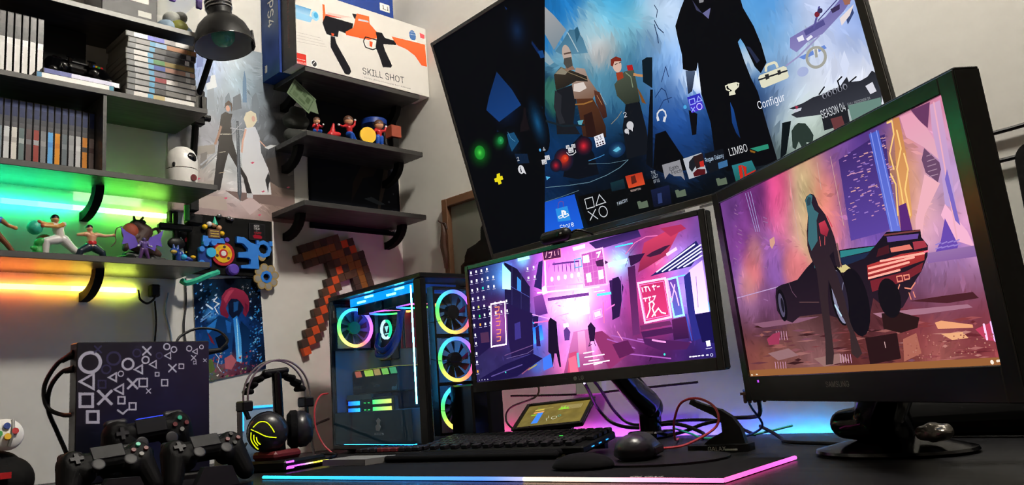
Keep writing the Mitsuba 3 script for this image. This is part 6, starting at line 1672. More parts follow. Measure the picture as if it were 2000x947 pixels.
P 0c1c38 1 537,-819 551,-814 546,-831 532,-826
P 3a98d8 1 734,-431 762,-418 752,-453 726,-442
P 1a4c90 1 849,-934 877,-922 868,-959 841,-948
P 6ab4e0 1 791,-705 814,-695 806,-725 783,-716
P 1c5c9c 1 755,-125 782,-114 774,-147 747,-137
P 1a4c90 1 782,-696 810,-685 801,-719 774,-709
P 080c18 1 606,-1076 625,-1068 618,-1092 600,-1085
P a8c8e0 1 621,-527 650,-515 640,-552 613,-541
P 2a78c0 1 573,-237 609,-221 598,-267 562,-254
P 6ab4e0 1 785,-760 828,-743 814,-795 772,-779
P a8c8e0 1 649,-666 691,-647 678,-702 635,-686
P 0c1c38 1 671,-985 725,-960 709,-1030 654,-1008
P 3a98d8 1 588,-535 629,-517 617,-570 576,-553
P 080c18 1 811,-728 866,-703 849,-773 793,-752
P 1a4c90 1 603,-650 628,-639 620,-670 597,-661
P 0c1c38 1 634,-969 661,-959 652,-993 625,-982
P 3a98d8 1 662,-153 687,-141 678,-174 654,-164
P a8c8e0 1 881,-953 914,-940 904,-981 871,-967
P 1c5c9c 1 565,-476 625,-448 607,-527 546,-504
P 6ab4e0 1 780,-853 818,-837 806,-884 769,-870
P 6ab4e0 1 814,-1123 858,-1104 844,-1159 801,-1142
P 1a4c90 1 606,-906 632,-895 624,-929 598,-919
P 1a4c90 1 671,-731 715,-712 701,-767 658,-751
P 3a98d8 1 877,-840 926,-819 911,-881 863,-863
P a8c8e0 1 742,-925 787,-906 772,-965 727,-946
P 1a4c90 1 824,-285 862,-268 850,-317 813,-303
P 080c18 1 823,-564 883,-536 863,-614 804,-591
P 3a98d8 1 779,-299 804,-287 795,-321 771,-310
P 080c18 1 904,-121 957,-97 940,-164 888,-145
P 1a4c90 1 732,-931 787,-906 768,-977 715,-954
P 1a4c90 1 539,-821 585,-800 570,-860 524,-842
P 2a78c0 1 887,-949 943,-926 924,-996 871,-974
P 2a78c0 1 852,-533 876,-523 867,-552 846,-543'''
BOX_WASH = ''''''
BOX_ART = '''P 5a94c0/a0c4dc 1 -2438,655 -1895,655 -1974,372 -2444,429
P 88b8d8 1 -2444,429 -1835,412 -1944,219 -2418,213
O 90c4e0 1 -1763,482 128 153
O 4a9cc8 1 -1745,503 76 96
P d8b0a8 1 -1333,721 -415,820 -1339,554
P d05a4a 1 -1407,650 -755,689 -1409,584
P e0683c 1 -1502,936 -1431,941 -1398,406 -1505,376
P 1c1c20 1 -1408,600 -425,614 -472,398 -625,289 -666,211 -957,231 -1002,21 -1219,-5 -1395,13 -1460,159 -1524,337
P 26262a 1 -447,946 -258,967 -266,795 -379,796
P e0683c/d85a30 1 -275,996 186,1027 193,788 456,584 524,395 126,221 -705,167 -719,263 -431,477
P 1c1c20 1 416,573 654,604 766,460 1170,462 1203,330 714,238 629,147 477,245
P e0683c/d85c34 1 1035,584 2406,661 2439,-108 2221,-124 1942,165 1613,295 1244,341 1128,451
P 1c1c20 1 -1255,-14 -1112,-9 -1048,-222 -604,-869 -573,-993 -651,-1110 -797,-1111 -1269,-378
P 1c1c20 1 443,339 675,262 742,37 996,-418 951,-498 630,-558 528,-257 388,50
L 1c1c20 1 31 441,304 14,293 -70,135 -3,-51 265,-67 426,25
P d85030 1 163,196 279,193 250,14 154,24
P d85030 1 -1233,90 -1126,86 -1146,15 -1218,12
P b4b4bc 1 -226,840 158,864 156,811 -229,771
P c83c34 1 -2449,-839 -2115,-834 -2111,-1212 -2444,-1245
T f4d8d4 1 -2425,-1162 -2125,-1152 64 MOVE
L f0d0cc 1 18 -2421,-1020 -2155,-1017
O e8e8e4 1 -1851,-1038 108 115
O 3a3a3c 1 -1851,-1038 84 92
L d8d8d8 1 18 -1920,-1087 -1796,-946
O 486aa0 1 1902,853 140 179
P dcdcd8 1 1679,668 2106,709 2060,661 1719,643
L dce4f0 1 13 1755,867 2054,894
L dce4f0 1 13 1761,958 2038,980
P e85a60 1 2214,1028 2408,1008 2398,859 2225,867
L a8a4a0 1 13 -2430,-204 -1613,-175
L a8a4a0 1 13 -2433,-300 -1546,-255
L a8a4a0 1 13 -2436,-395 -1479,-335
L a8a4a0 1 13 -2438,-491 -1412,-415
T 4a4a4c 1 -162,-963 1454,-919 217 SKILL SHOT
L b8b0aa 1 10 -164,-1014 -171,-1148
T 6a6668 1 -111,-1085 1694,-1058 46 Rifle Attachment for Move
L c8b8b4 1 15 -96,-1165 833,-1160
L c8b8b4 1 13 243,-1222 2062,-1206'''
CONSOLE_WASH = ''''''
CONSOLE_ART = '''R b8b6c8 1 -1140,928 185 62
L b8b6c8 1 42 -1074,716 -1069,428 -1314,576 -1074,716 -1069,428
L b8b6c8 1 52 -1308,345 -1086,333 -1082,97 -1303,112 -1308,345 -1086,333
L b8b6c8 1 52 -998,400 -729,109
L b8b6c8 1 52 -733,386 -994,126
L b8b6c8 1 52 -1174,14 -980,1 -977,-203 -1171,-188 -1174,14 -980,1
R b8b6c8 1 -444,876 104 42
L b8b6c8 1 31 -663,710 -661,551 -799,632 -663,710 -661,551
R b8b6c8 1 -577,694 50 21
L b8b6c8 1 31 -530,490 -528,299 -695,398 -530,490 -528,299
L b8b6c8 1 31 -621,250 -498,243 -496,116 -620,124 -621,250 -498,243
L b8b6c8 1 42 -454,599 -251,384
L b8b6c8 1 42 -252,591 -452,394
L b8b6c8 1 31 -227,586 -72,580 -72,423 -226,431 -227,586 -72,580
L b8b6c8 1 31 -412,124 -287,116 -286,-12 -411,-4 -412,124 -287,116
L b8b6c8 1 31 -171,852 -169,682 -319,767 -171,852 -169,682
R b8b6c8 1 -107,948 67 31
L b8b6c8 1 35 -160,1209 -3,1048
L b8b6c8 1 35 -4,1207 -159,1051
L b8b6c8 1 25 101,929 102,784 -28,857 101,929 102,784
L b8b6c8 1 21 87,695 159,692 159,620 87,623 87,695 159,692
L b8b6c8 1 27 213,545 332,540 333,420 213,426 213,545 332,540
L b8b6c8 1 21 -87,379 -3,290
L b8b6c8 1 21 -3,374 -87,294
L b8b6c8 1 31 356,846 504,693
L b8b6c8 1 31 505,841 356,699
L b8b6c8 1 21 566,849 662,846 662,752 566,755 566,849 662,846
R b8b6c8 1 315,1206 60 27
R b8b6c8 1 460,1146 57 25
L b8b6c8 1 21 392,1090 393,955 271,1022 392,1090 393,955
R b8b6c8 1 778,1161 53 23
L b8b6c8 1 19 949,1151 948,1041 847,1095 949,1151 948,1041
R b8b6c8 1 1040,1188 40 19
L b8b6c8 1 21 823,1016 921,918
L b8b6c8 1 21 921,1014 823,920
L b8b6c8 1 15 868,895 924,894 924,839 868,840 868,895 924,894
L b8b6c8 1 16 1081,941 1145,877
L b8b6c8 1 16 1146,939 1081,879
R 2c2c4c 1 -713,993 121 42
R 2c2c4c 1 -275,1090 74 31
R 2c2c4c 1 -848,790 80 31
R 2c2c4c 1 165,1028 60 25
L 2c2c4c 1 31 -1065,1239 -943,1110
L 2c2c4c 1 31 -945,1237 -1063,1112
L 2c2c4c 1 31 -986,581 -854,575 -852,436 -984,443 -986,581 -854,575
L b8b6c8 1 35 -625,-1 -530,-76 -445,-4'''
def screen_frame(c, yaw, tilt, roll=0.):
    yaw, tilt, roll = np.radians([yaw, tilt, roll]); up = np.array([0, 0, 1.])
    ex = np.array([np.sin(yaw), -np.cos(yaw), 0]); n0 = np.array([-np.cos(yaw), -np.sin(yaw), 0])
    n = np.cos(tilt) * n0 + np.sin(tilt) * up; uz = np.cos(tilt) * up - np.sin(tilt) * n0; c_, s_ = np.cos(roll), np.sin(roll)
    M = np.eye(4); M[:3, 0], M[:3, 1], M[:3, 2], M[:3, 3] = c_ * ex + s_ * uz, c_ * uz - s_ * ex, n, c; return M
def wall_frame(c): return frame(c, x=(1, 0, 0), y=(0, 0, 1))

# ------------------------------------------------------------------ the room
struct('floor', box(-1.7, 1.77, -2.3, 2.25, -.84, -.74), 'floor')
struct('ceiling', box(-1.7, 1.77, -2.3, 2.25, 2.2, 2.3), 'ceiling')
struct('wall_back', box(-1.7, 1.77, YA, YA + .1, -.74, 2.2), 'wall')
struct('wall_right', box(XB, XB + .1, -2.2, YA, -.74, 2.2), 'wall')
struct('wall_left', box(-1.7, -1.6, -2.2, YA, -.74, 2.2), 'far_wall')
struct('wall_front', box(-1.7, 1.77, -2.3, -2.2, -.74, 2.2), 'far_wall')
t = thing('ceiling_lamp', 'round warm white ceiling lamp hanging above the desk', 'lamp')
part(t, 'bulb', sph(LAMP_POS, LAMP_R, 3), 'lit', True, color=LAMP_COL, em=30)
part(t, 'stem', cyl((LAMP_POS[0], LAMP_POS[1], 2.2), (LAMP_POS[0], LAMP_POS[1], LAMP_POS[2] + LAMP_R * .97), .012), 'white')

# ------------------------------------------------------------------ desk
t = thing('desk', 'black L-shaped desk along both walls carrying the screens', 'desk')
part(t, 'top', prism([(-.3, 1.33), (.70, 1.33), (.74, 1.28), (.74, -.7), (1.638, -.7), (1.638, 2.135), (-.3, 2.135)], -.03, 0), 'desk')
for x, y in ((-.25, 1.38), (-.25, 2.08), (.79, -.62), (1.58, -.62), (1.58, 2.08), (.79, 1.4)): part(t, 'leg', box(x - .025, x + .025, y - .025, y + .025, -.74, -.03), 'black')

def lerp_cols(keys, x):
    ks = np.array([k for k, _ in keys]); cs = np.array([lin(c) for _, c in keys]); return np.stack([np.interp(x, ks, cs[:, i]) for i in range(3)], -1)
def led_strip(name, label, p0, p1, n, wdt, hgt, keys, gain, coord, em=4, parent=None):
    p0, p1 = np.array(p0, float), np.array(p1, float); L = np.linalg.norm(p1 - p0); M = frame(p0, x=p1 - p0, z=(0, 0, 1)); t = parent or thing(name, label, 'light strip')
    for i in range(n):
        mid = p0 + (p1 - p0) * (i + .5) / n
        part(t, name if parent else 'segment', at(box(L * i / n, L * (i + 1) / n - 2e-5, -wdt / 2, wdt / 2, -hgt, 0), M), 'lit', color=lerp_cols(keys, mid[coord:coord + 1])[0] * gain, em=em / n)
    return t
led_strip('led_strip', 'desk edge light strip glowing pink, violet and blue along the wall behind the screens', (1.652, 2.1, -.012), (1.652, .70, -.012), 18, .012, .006,
          [(.45, '10a8ff'), (.8, '10a0ff'), (.95, '2860ff'), (1.12, '7038ff'), (1.3, 'b038ff'), (1.5, 'f040b0'), (1.8, 'ff4890'), (2.1, 'ff4880')], 16 * DESK_LED, 1, 8)

# ------------------------------------------------------------------ shelves on the shelf wall
def crescent(x, zt, reach=.115, drop=.066, w=.028, th=.02, yb=YA - .001):
    a = np.linspace(0, np.pi / 2, 10)
    pts = [(yb - reach * np.cos(q), zt - drop * np.sin(q)) for q in a] + [(yb - (reach - w) * np.cos(q), zt - (drop - .8 * w) * np.sin(q)) for q in a[::-1]]
    m = prism(pts, 0, th); return at(m, frame((x, 0, 0), x=(0, 1, 0), y=(0, 0, 1)))
def shelf(label, x0, x1, y0, ztop, th, br=(), edge='glare_band', gap=.001):
    t = thing('wall_shelf', label, 'shelf'); part(t, 'board', box(x0, x1, y0, YA - gap, ztop - th, ztop, .0012), 'shelf'); part(t, 'edge_glare_band', box(x0, x1, y0 - .0006, y0 - .0001, ztop - th + .0008, ztop - .0008), edge)  # front strip in lighter grey paints the glare on the board edge
    for x in br: part(t, 'bracket', crescent(x, ztop - th - .0002), 'black_matte')
    return t
S1, S2, S3, S4 = 1.1055, .9025, .7030, .5010
shelf('topmost of the four long black shelves at the left, holding a grey box', -.25, .905, 1.95, S1, .0135, (-.1,), 'bright_glare_band')
s2 = shelf('long black shelf under the topmost one, holding the stack of silver game cases', -.25, .905, 1.95, S2, .0135, (-.1,))
shelf('long black shelf carrying the row of blue-topped game cases, lit green below', -.25, .930, 1.95, S3, .0145, (.665, -.1), 'glare_band', .034)
shelf('lowest long black shelf carrying the toy figures, lit yellow below', -.25, .908, 1.95, S4, .0145, (.668, -.1))
struct('trim_1', box(.652, .660, 1.953, YA - .035, S3 + .0003, S2 - .0138), 'shelf'); labels['trim_1'] = {'kind': 'structure', 'label': 'black upright divider between two shelves'}
led_strip('led_strip', 'green light strip on the wall under the shelf of blue-topped game cases', (-.2, 2.133, .658), (.874, 2.133, .658), 14, .010, .011,
          [(-.2, '10ffc0'), (.45, '20ffb0'), (.62, '30ff90'), (.72, '48ff50'), (.874, 'b0ff60')], 9 * LED_GAIN, 0, 6)
led_strip('led_strip', 'orange to lime light strip on the wall under the lowest shelf', (-.2, 2.141, .458), (.80, 2.141, .458), 13, .010, .011,
          [(-.2, 'ff3060'), (.42, 'ff5848'), (.55, 'ff8a38'), (.66, 'ffb438'), (.72, 'e8e050'), (.80, 'd0ff60')], 8 * LED_GAIN, 0, 6)
for x, z, l in ((.892, .649, 'small black plug at the right end of the green light strip'), (.845, .448, 'black power plug block under the right end of the lowest shelf')):
    solo('plug', box(x - .012, x + .012, 2.125, YA - .001, z - .012, z + .02, .003), 'black', l, 'plug')

CS = [(1.0985, 'topmost of the three black corner shelves, under the white toy rifle box'), (.9045, 'middle black corner shelf carrying the small toy figures'), (.6975, 'lowest black corner shelf above the pixel pickaxe')]
for i, (z, l) in enumerate(CS):
    t = thing('corner_shelf', l, 'shelf'); part(t, 'board', box(1.205 - (.015 if i == 2 else 0), 1.628, 1.965, YA - .001, z - .0155, z, .0012), 'shelf')
    part(t, 'bracket', crescent(1.225, z - .0157, .10, .066), 'black_matte'); part(t, 'bracket', crescent(1.595, z - .0157, .10, .066), 'black_matte')

# ------------------------------------------------------------------ posters and boards on the shelf wall
def flat_print(name, label, cat_, art, wash, w, h, c, nx, ny, corners=None, th=.0015, M=None, gloss=False, ground=None, strokes=0):
    M = wall_frame(c) if M is None else M; t = thing(name, label, cat_); me, col = picture(art, wash, w, h, M, nx, ny, corners, ground, strokes=strokes, jit=.16, slen=h * .026)
    part(t, 'print', me, 'gloss_print' if gloss else 'print', color=col)
    cs = corners or [(-w / 2, -h / 2), (w / 2, -h / 2), (w / 2, h / 2), (-w / 2, h / 2)]
    part(t, 'backing', at(prism(cs, -th, -.0001), M), 'white_matte'); return t
flat_print('poster', 'large pale poster of a grey city with a dark-clad figure and a woman in white', 'poster', CITY_ART, CITY_WASH, .384, .523, (1.075, 2.146, .932), 110, 150, gloss=True, strokes=700)
flat_print('poster', 'small dark blue speckled poster of a red-hooded figure above the headset', 'poster', HERO_ART, HERO_WASH, .2, .28, (1.056, 2.145, .36), 90, 120, corners=[(-.092, -.151), (.105, -.118), (.090, .143), (-.105, .127)], strokes=900)
DARK_ART = '''P 1a1c22 1 -1650,-2050 1650,-2050 1650,2050 -1650,2050
P 2a2422 1 -200,-1200 300,-300 700,-200 1000,300 1250,900 1100,1200 800,700 300,200 -100,-500
P 3a3432 1 850,-1900 950,-1200 1250,-300 1350,200 1200,300 1000,-500 800,-1400
P 3a4048 1 300,-1000 900,-1150 1150,-1100 600,-900
O 4a4e58 1 1300,-1000 40 40
O 4a4e58 1 1420,-1300 36 36
O 40444c 1 1500,-700 30 30
T c8c8c8 1 1230,-1990 1640,-2005 90 TOKYO'''
flat_print('poster', 'dark nearly black poster on the wall behind the corner shelves', 'poster', DARK_ART, '', .35, .43, (1.49, 2.1462, .878), 2, 2, ground='101116')
t = thing('pegboard', 'black board under the city poster, hung with printed badges and spinners', 'board')
part(t, 'panel', box(.935, 1.182, 2.136, 2.149, .503, .668, .001), 'black_matte'); part(t, 'edge_strip', box(1.1825, 1.1865, 2.132, 2.149, .503, .668), 'white')
YB = 2.1358
def disc(x, z, r, y0=YB, d=.008, n=24): return cyl((x, y0, z), (x, y0 - d, z), r, n=n)
# (board clutter) ------------------------------------------------
t = thing('badge_disc', 'red and yellow round disc with a white hub on the black board', 'disc')
part(t, 'rim', disc(1.030, .5615, .034, d=.006, n=40), 'red'); part(t, 'face', disc(1.030, .5615, .0255, d=.0075, n=40), 'yellow'); part(t, 'hub_ring', disc(1.030, .5615, .0125, d=.0088), 'red'); part(t, 'hub', disc(1.030, .5615, .0075, d=.0100), 'white')
for a in (80, 200, 320, 20, 140): part(t, 'mark', disc(1.030 + .019 * math.cos(math.radians(a)), .5615 + .019 * math.sin(math.radians(a)), .0042, d=.0085, n=10), 'gold' if a in (20, 140) else 'brown')
t = thing('printed_bracket', 'blue printed bracket with round cyan knobs left of the red and yellow disc', 'bracket')
part(t, 'body', box(.958, .997, YB - .010, YB, .520, .575, .003), 'deep_blue'); part(t, 'shelf_arm', at(prism([(-.030, 0), (.035, 0), (.030, .014), (-.028, .018)], 0, .01), wall_frame((1.0, YB, .590))), 'print_blue')
for x, z, r in ((.992, .561, .0135), (.966, .569, .0075), (.966, .531, .0075), (.978, .585, .008), (1.000, .589, .0085)): part(t, 'knob', disc(x, z, r, YB - .0005, .016), 'cyan' if r > .01 else 'print_blue')
solo('knob', lathe([(0, .02), (.012, .02), (.016, .016), (.0165, 0), (0, 0)], 24).apply_transform(frame((1.056, YB, .517), z=(0, -1, 0))), 'purple', 'round purple knob below the red and yellow disc', 'knob', smooth=40)
solo('knob', disc(1.041, .601, .0065, d=.01), 'purple', 'tiny violet knob just above the red and yellow disc', 'knob')
E_ = at(prism([(0, 0), (.055, .0), (.05, .07), (.03, .075), (.012, .088), (-.012, .09), (-.012, .072), (.008, .07), (.022, .056), (.020, .048), (-.008, .044), (-.008, .030), (.022, .03), (.030, .026), (.028, .012), (0, .008)], 0, .012), wall_frame((1.080, YB, .523)))
solo('printed_bracket', E_, 'print_blue', 'blue printed E-shaped bracket right of the red and yellow disc', 'bracket')
t = thing('sign_card', 'black card lettered KEEP CALM at the right edge of the black board', 'card')
KC = '''P 1c1c1e 1 -240,-230 240,-230 240,230 -240,230
T d8d8d8 1 -110,140 60,140 60 KEEP
T d8d8d8 1 -110,60 70,60 60 CALM
T b0a0a0 1 -50,10 10,10 25 AND
T c03040 1 -100,-60 130,-60 55 CARRY
P 8c1c2c 1 -150,-130 -80,-80 80,-90 150,-130 120,-200 -100,-200'''
me, c = picture(KC, '', .048, .046, wall_frame((1.134, YB - .006, .632)), 1, 1, ground='1c1c1e'); part(t, 'print', me, 'print', color=c); part(t, 'plate', box(1.109, 1.159, YB - .0055, YB, .608, .656), 'dark_grey')
t = thing('name_plaque', 'small brown plaque with painted lettering and a teal peak above the blue bracket', 'plaque')
part(t, 'plate', box(.985, 1.022, YB - .012, YB, .600, .628, .003), 'mid_brown'); part(t, 'peak', cyl((1.006, YB - .008, .640), (1.006, YB - .008, .664), .009, .0005), 'teal')
for x, z, m in ((.977, .632, 'yellow'), (.990, .641, 'white'), (1.004, .640, 'skin'), (1.018, .633, 'skin'), (1.026, .617, 'yellow')): part(t, 'bead', sph((x, YB - .008, z), .0078, 1), m, True)
for k in range(3): part(t, 'letter_line', box(.991, 1.016, YB - .0126, YB - .0119, .606 + k * .007, .609 + k * .007), 'gold')
def spinner(label, x, z, R, rc, n, a0, hub):
    t = thing('coin_spinner', label, 'spinner', 'coin spinners on the board'); h, _ = ring_mesh(hub * .55, hub, .008, 8); part(t, 'hub', at(h, frame((x, YB - .002, z), z=(0, -1, 0))), 'print_blue')
    for k in range(n):
        a = math.radians(a0 + k * 360 / (n if n > 3 else 8)); X, Z = x + R * math.cos(a), z + R * math.sin(a)
        c_ = part(t, 'coin', disc(X, Z, rc, YB - .003, .006, 20), 'coin_rim'); part(c_, 'core', disc(X, Z, rc * .68, YB - .004, .0056, 16), 'coin_core')
spinner('ring of eight brass coins around a blue hub at the lower corner of the board', 1.158, .5015, .0275, .0125, 8, 12, .0185)
spinner('blue ring with two brass coins under the KEEP CALM card', 1.150, .582, .024, .0115, 2, 215, .026)
part('coin_spinner_001', 'ear', box(1.168, 1.178, YB - .012, YB - .003, .592, .606), 'print_blue'); part('coin_spinner_001', 'ear', box(1.128, 1.136, YB - .012, YB - .003, .594, .606), 'print_blue')
for i, (x, z) in enumerate(((1.020, .668), (1.048, .664), (1.056, .662))): solo('chrome_charm', sph((x, YB - .006, z), .007, 1, (1.2, .8, .8)), 'chrome', ('shiny silver charm at the top edge of the board, leftmost of three', 'shiny silver charm at the top edge of the board, middle of three', 'shiny silver charm at the top edge of the board, rightmost of three')[i], 'charm', smooth=True)
solo('strap', tube([(.905, 2.11, .478), (.915, 2.10, .470), (.94, 2.09, .478), (.965, 2.085, .490), (.985, 2.09, .497), (1.0, 2.1, .503)], .008, 6, 4), 'teal', 'teal faceted strap hanging from the right end of the lowest shelf', 'strap')
t = thing('card_strip', 'black narrow card with small white and red print left of the blue bracket', 'card')
me, c = picture('P 121214 1 -200,-500 200,-500 200,500 -200,500\nP c8c8c8 1 -150,420 -90,470 -60,400 -120,370\nP d0d0d0 1 -20,440 30,400 60,440 20,380\nP c8c8c8 1 90,400 150,440 150,360 110,360\nL e0e0e0 1 25 -120,180 -40,180\nL e0e0e0 1 25 -80,140 -80,220\nP a02838 1 30,120 130,110 140,210 70,250 20,200\nP c0c4c8 1 -120,-100 -20,-60 20,-300 -100,-380\nP c8b050 1 40,-150 120,-120 110,-170 50,-190', '', .04, .1, wall_frame((.926, 2.143, .578)), 1, 1, ground='121214')
part(t, 'print', me, 'print', color=c); part(t, 'plate', box(.906, .946, 2.1435, 2.149, .528, .628), 'dark_grey')

# ------------------------------------------------------------------ pixel pickaxe of square blocks
t = thing('pixel_pickaxe', 'wooden wall pickaxe made of square brown and orange blocks under the corner shelf', 'wall decoration')
cells = {}
for k in range(0, 9):
    if k < 8: cells[(-k - 1, k)] = 'D'; cells[(-k + 1, k)] = 'D'
    cells[(-k, k)] = 'O' if k % 3 else 'R'
for i in range(-4, 1): cells[(i, -3)] = 'B'
for i in range(-4, 2): cells[(i, -4)] = 'D'
for i in range(-4, 0): cells[(i, -2)] = 'D'
for c in ((-5, -3), (1, -3), (2, -2), (0, -1), (-1, -1), (4, -1), (2, 0 + 2), (2, 3), (1, 1), (2, 1), (3, -3), (4, 0), (4, 1), (4, 2), (4, 3), (3, 4)): cells[c] = 'D'
for c in ((0, -2), (1, -2), (1, -1), (2, -1), (2, 0), (3, 0), (3, 1), (3, 2), (3, 3)): cells[c] = 'B'
for c in ((2, -3), (3, -2)): cells[c] = 'R'
cells[(3, -1)] = 'D'; cells[(1, 0)] = 'O' if (1, 0) not in cells else cells[(1, 0)]
s_, ang = .0242, math.radians(19.); ux, uz = np.array([math.cos(ang), math.sin(ang)]), np.array([math.sin(ang), -math.cos(ang)]); rp = random.Random(2)
for (i, j), k in sorted(cells.items()):
    p = np.array([1.407, .5345]) + ux * s_ * i + uz * s_ * j; d = .018 + rp.random() * .0015
    b = at(box(-s_ / 2 + .0002, s_ / 2 - .0002, -s_ / 2 + .0002, s_ / 2 - .0002, 0, d, .0008), frame((p[0], 2.1492, p[1]), x=(ux[0], 0, ux[1]), y=(-uz[0], 0, -uz[1])))
    part(t, 'block', b, {'D': rp.choice(['brown', 'brown', 'mid_brown']), 'O': 'orange', 'R': 'orange', 'B': 'ochre'}[k])

# ------------------------------------------------------------------ things on the left shelves
t = thing('storage_box', 'grey box with a white paper label standing on the topmost shelf', 'box')
part(t, 'body', box(.655, .790, 1.985, 2.12, S1 + .0003, 1.28, .002), 'dark_grey'); part(t, 'label', box(.690, .768, 1.9845, 1.9851, 1.165, 1.26), 'white_matte'); part(t, 'sticker', box(.742, .775, 1.9845, 1.9851, 1.128, 1.143), 'light_grey')
t = thing('plastic_container', 'clear plastic container with purple clips on the topmost shelf, filled with oddments', 'container')
part(t, 'shell', rbox(.797, .900, 1.975, 2.12, S1 + .0006, 1.215, .015), 'clear'); part(t, 'lid', rbox(.793, .903, 1.972, 2.123, 1.2154, 1.232, .016), 'clear')
for x in (.822, .893): part(t, 'clip', box(x - .008, x + .008, 1.966, 1.9735, 1.185, 1.225, .002), 'purple_clip')
for i, (x, z, r, m) in enumerate(((.83, 1.135, .025, 'pale_blue'), (.86, 1.14, .028, 'yellow_green'), (.845, 1.165, .022, 'light_grey'), (.878, 1.132, .022, 'pale_blue'), (.868, 1.175, .018, 'grey'))): part(t, 'oddment', sph((x, 2.03, z), r, 2, (1, 1.2, .9)), m, True)

def game_case(M, L, W, th, bands, label, grp, shell='dark_grey', cat_='game case'):     # local: x along the thickness, y into the shelf, z up the spine
    t = thing('game_case', label, cat_, grp); part(t, 'shell', at(box(-th / 2, th / 2, 0, W, 0, L, .0012), M), shell)
    zs = np.array([b[0] for b in bands] + [1.0]) * (L - .006) + .003; v, f, c = [], [], []
    for k, (_, col) in enumerate(bands):
        x = th / 2 - .0016; o = len(v); v += [(-x, -.0006, zs[k]), (x, -.0006, zs[k]), (x, -.0006, zs[k + 1]), (-x, -.0006, zs[k + 1])]; f += [(o, o + 1, o + 2), (o, o + 2, o + 3)]; c += [lin(col)] * 4
    part(t, 'spine', at(trimesh.Trimesh(np.array(v), np.array(f), process=False), M), 'gloss_print', color=np.array(c)); return t
rg = random.Random(11)
up = [('7c8690', '6a7884'), ('c4c6c8', 'a8a8aa'), ('d0cdc6', 'b0aca6'), ('5c6c6e', '9aa2a2'), ('5a4a4c', '6a6a6e'), ('8c3a34', '9a9ca0'), ('76787c', '8a8a8c'), ('5aa0d8', '4a88cc'), ('d08820', 'c87818'), ('5a646c', '727a80'), ('8c8e92', '9c9ea2'), ('b4b4b6', 'c4c4c6'), ('c07a28', '3c3a3c'), ('c4b8bc', '98848c')]
nm_up = ['slate blue', 'white and grey', 'cream white', 'grey teal with white print', 'dark brown grey', 'red and white patterned', 'plain mid grey', 'sky blue', 'orange yellow', 'dull grey', 'silver grey', 'light grey', 'dark case with orange print', 'pale mauve, last before the divider']
for i in range(-1, 14):
    x = .4525 + i * .01475
    a, b = up[i % 14]; lbl = f'upright blue-topped game case with {nm_up[i]} spine on the green-lit shelf' if i >= 0 else 'upright blue-topped game case cut off by the left edge of the picture'
    bands = [(0, '9a9a9c' if i % 3 else 'b0aca8'), (.06, a), (.34, b), (.42, a), (.58, '4a4a50'), (.66, '3a3c44'), (.75, '14224e'), (.9, '1a2c60')]
    game_case(frame((x, 2.004 + rg.uniform(0, .002), S3 + .0004), x=(1, 0, 0), y=(0, 1, 0)), .155, .135, .0138, bands, lbl, 'blue-topped game cases', 'dark_grey')
for i in range(0, 6):
    x = .4465 + i * .0155
    lbl = ('upright silver-spined game case left of the black gamepad, number %s from the left' % ['one', 'two', 'three', 'four', 'five', 'six'][i]) if i >= 0 else 'upright silver-spined game case at the left end of its row'
    game_case(frame((x, 1.985, S2 + .0004), x=(1, 0, 0), y=(0, 1, 0)), .155, .14, .0145, [(0, 'd4d2d0'), (.5, 'e4e2e0' if i % 2 else 'c8c6c4'), (.6, '1c1c1e'), (.8, '2a2224')], lbl, 'silver game cases in a row', 'black')
solo('dark_game_box', box(.545, .650, 2.075, 2.148, S2 + .0004, 1.088, .001), 'black_matte', 'dark upright box behind the black gamepad on the second shelf', 'box')
stackc = [('e6e4e0', '6c70c8', 'a8a4a4'), ('8a8888', '8cb0d0', 'b08060'), ('9c9c9c', '505050', '26262a'), ('c8c6c4', '58585c', '2a2a2c'), ('cac8c4', '5a8a58', '8c7a48'), ('b4b4b4', '4a5aa0', 'a07868'), ('9a9a9c', '706a78', '606064'), ('a4a4a4', '8a2c34', 'd8d4d0'), ('8c8c8e', '5a5a60', '8c8c8e'), ('b8b6b4', '3c3a3c', '6c6a68'), ('d4d2ce', 'b0a070', 'd8d6d2')]
nm_st = ['topmost', 'second', 'third', 'fourth', 'fifth', 'middle, sixth', 'seventh', 'eighth', 'ninth', 'tenth', 'bottom']
for i in range(11):
    z = S2 + .0004 + (10 - i) * .01535 + .0076; a, b, c_ = stackc[i]; dx = rg.uniform(-.003, .003)
    bands = [(0, '6c6e70'), (.10, a), (.30, '5a9cc0' if i not in (0,) else '6c70d0'), (.38, b), (.55, c_), (.72, a if i in (0, 7, 10) else c_), (.86, '8c6c40' if i in (1, 4) else a), (.93, c_)]
    M = frame((.706 + dx, 1.957 + rg.uniform(0, .003), z), x=(0, 0, 1), y=(0, 1, 0)); M[:3, 2] = (1, 0, 0)
    m_ = M.copy(); m_[:3, 0] = (0, 0, -1)
    game_case(m_, .1725, .135, .0148, bands, f'{nm_st[i]} silver game case of the stack beside the desk lamp' + ('' if i else ', with violet print'), 'stack of silver game cases', 'grey')
for i, (x, y, z, a) in enumerate(((.508, 1.957, S2 + .0004 + .0076, 1.), (.525, 1.966, S2 + .0004 + .0230, 2.))):
    M = rotz((x, y, z), a); m_ = M.copy(); m_[:3, 0] = (0, 0, -1); m_[:3, 2] = M[:3, 0]
    game_case(m_, .172, .135, .0148, [(0, '3a78a0'), (.06, 'e8e6e2'), (.5, 'f0eeea'), (.94, '38809c')] if i == 0 else [(0, '40488c'), (.2, '5a60a0'), (.35, 'd8d8f0'), (.9, 'e8e8f4')], ['lower of the two white game cases lying under the black gamepad', 'upper of the two white game cases lying under the black gamepad'][i], 'lying white game cases', 'black')

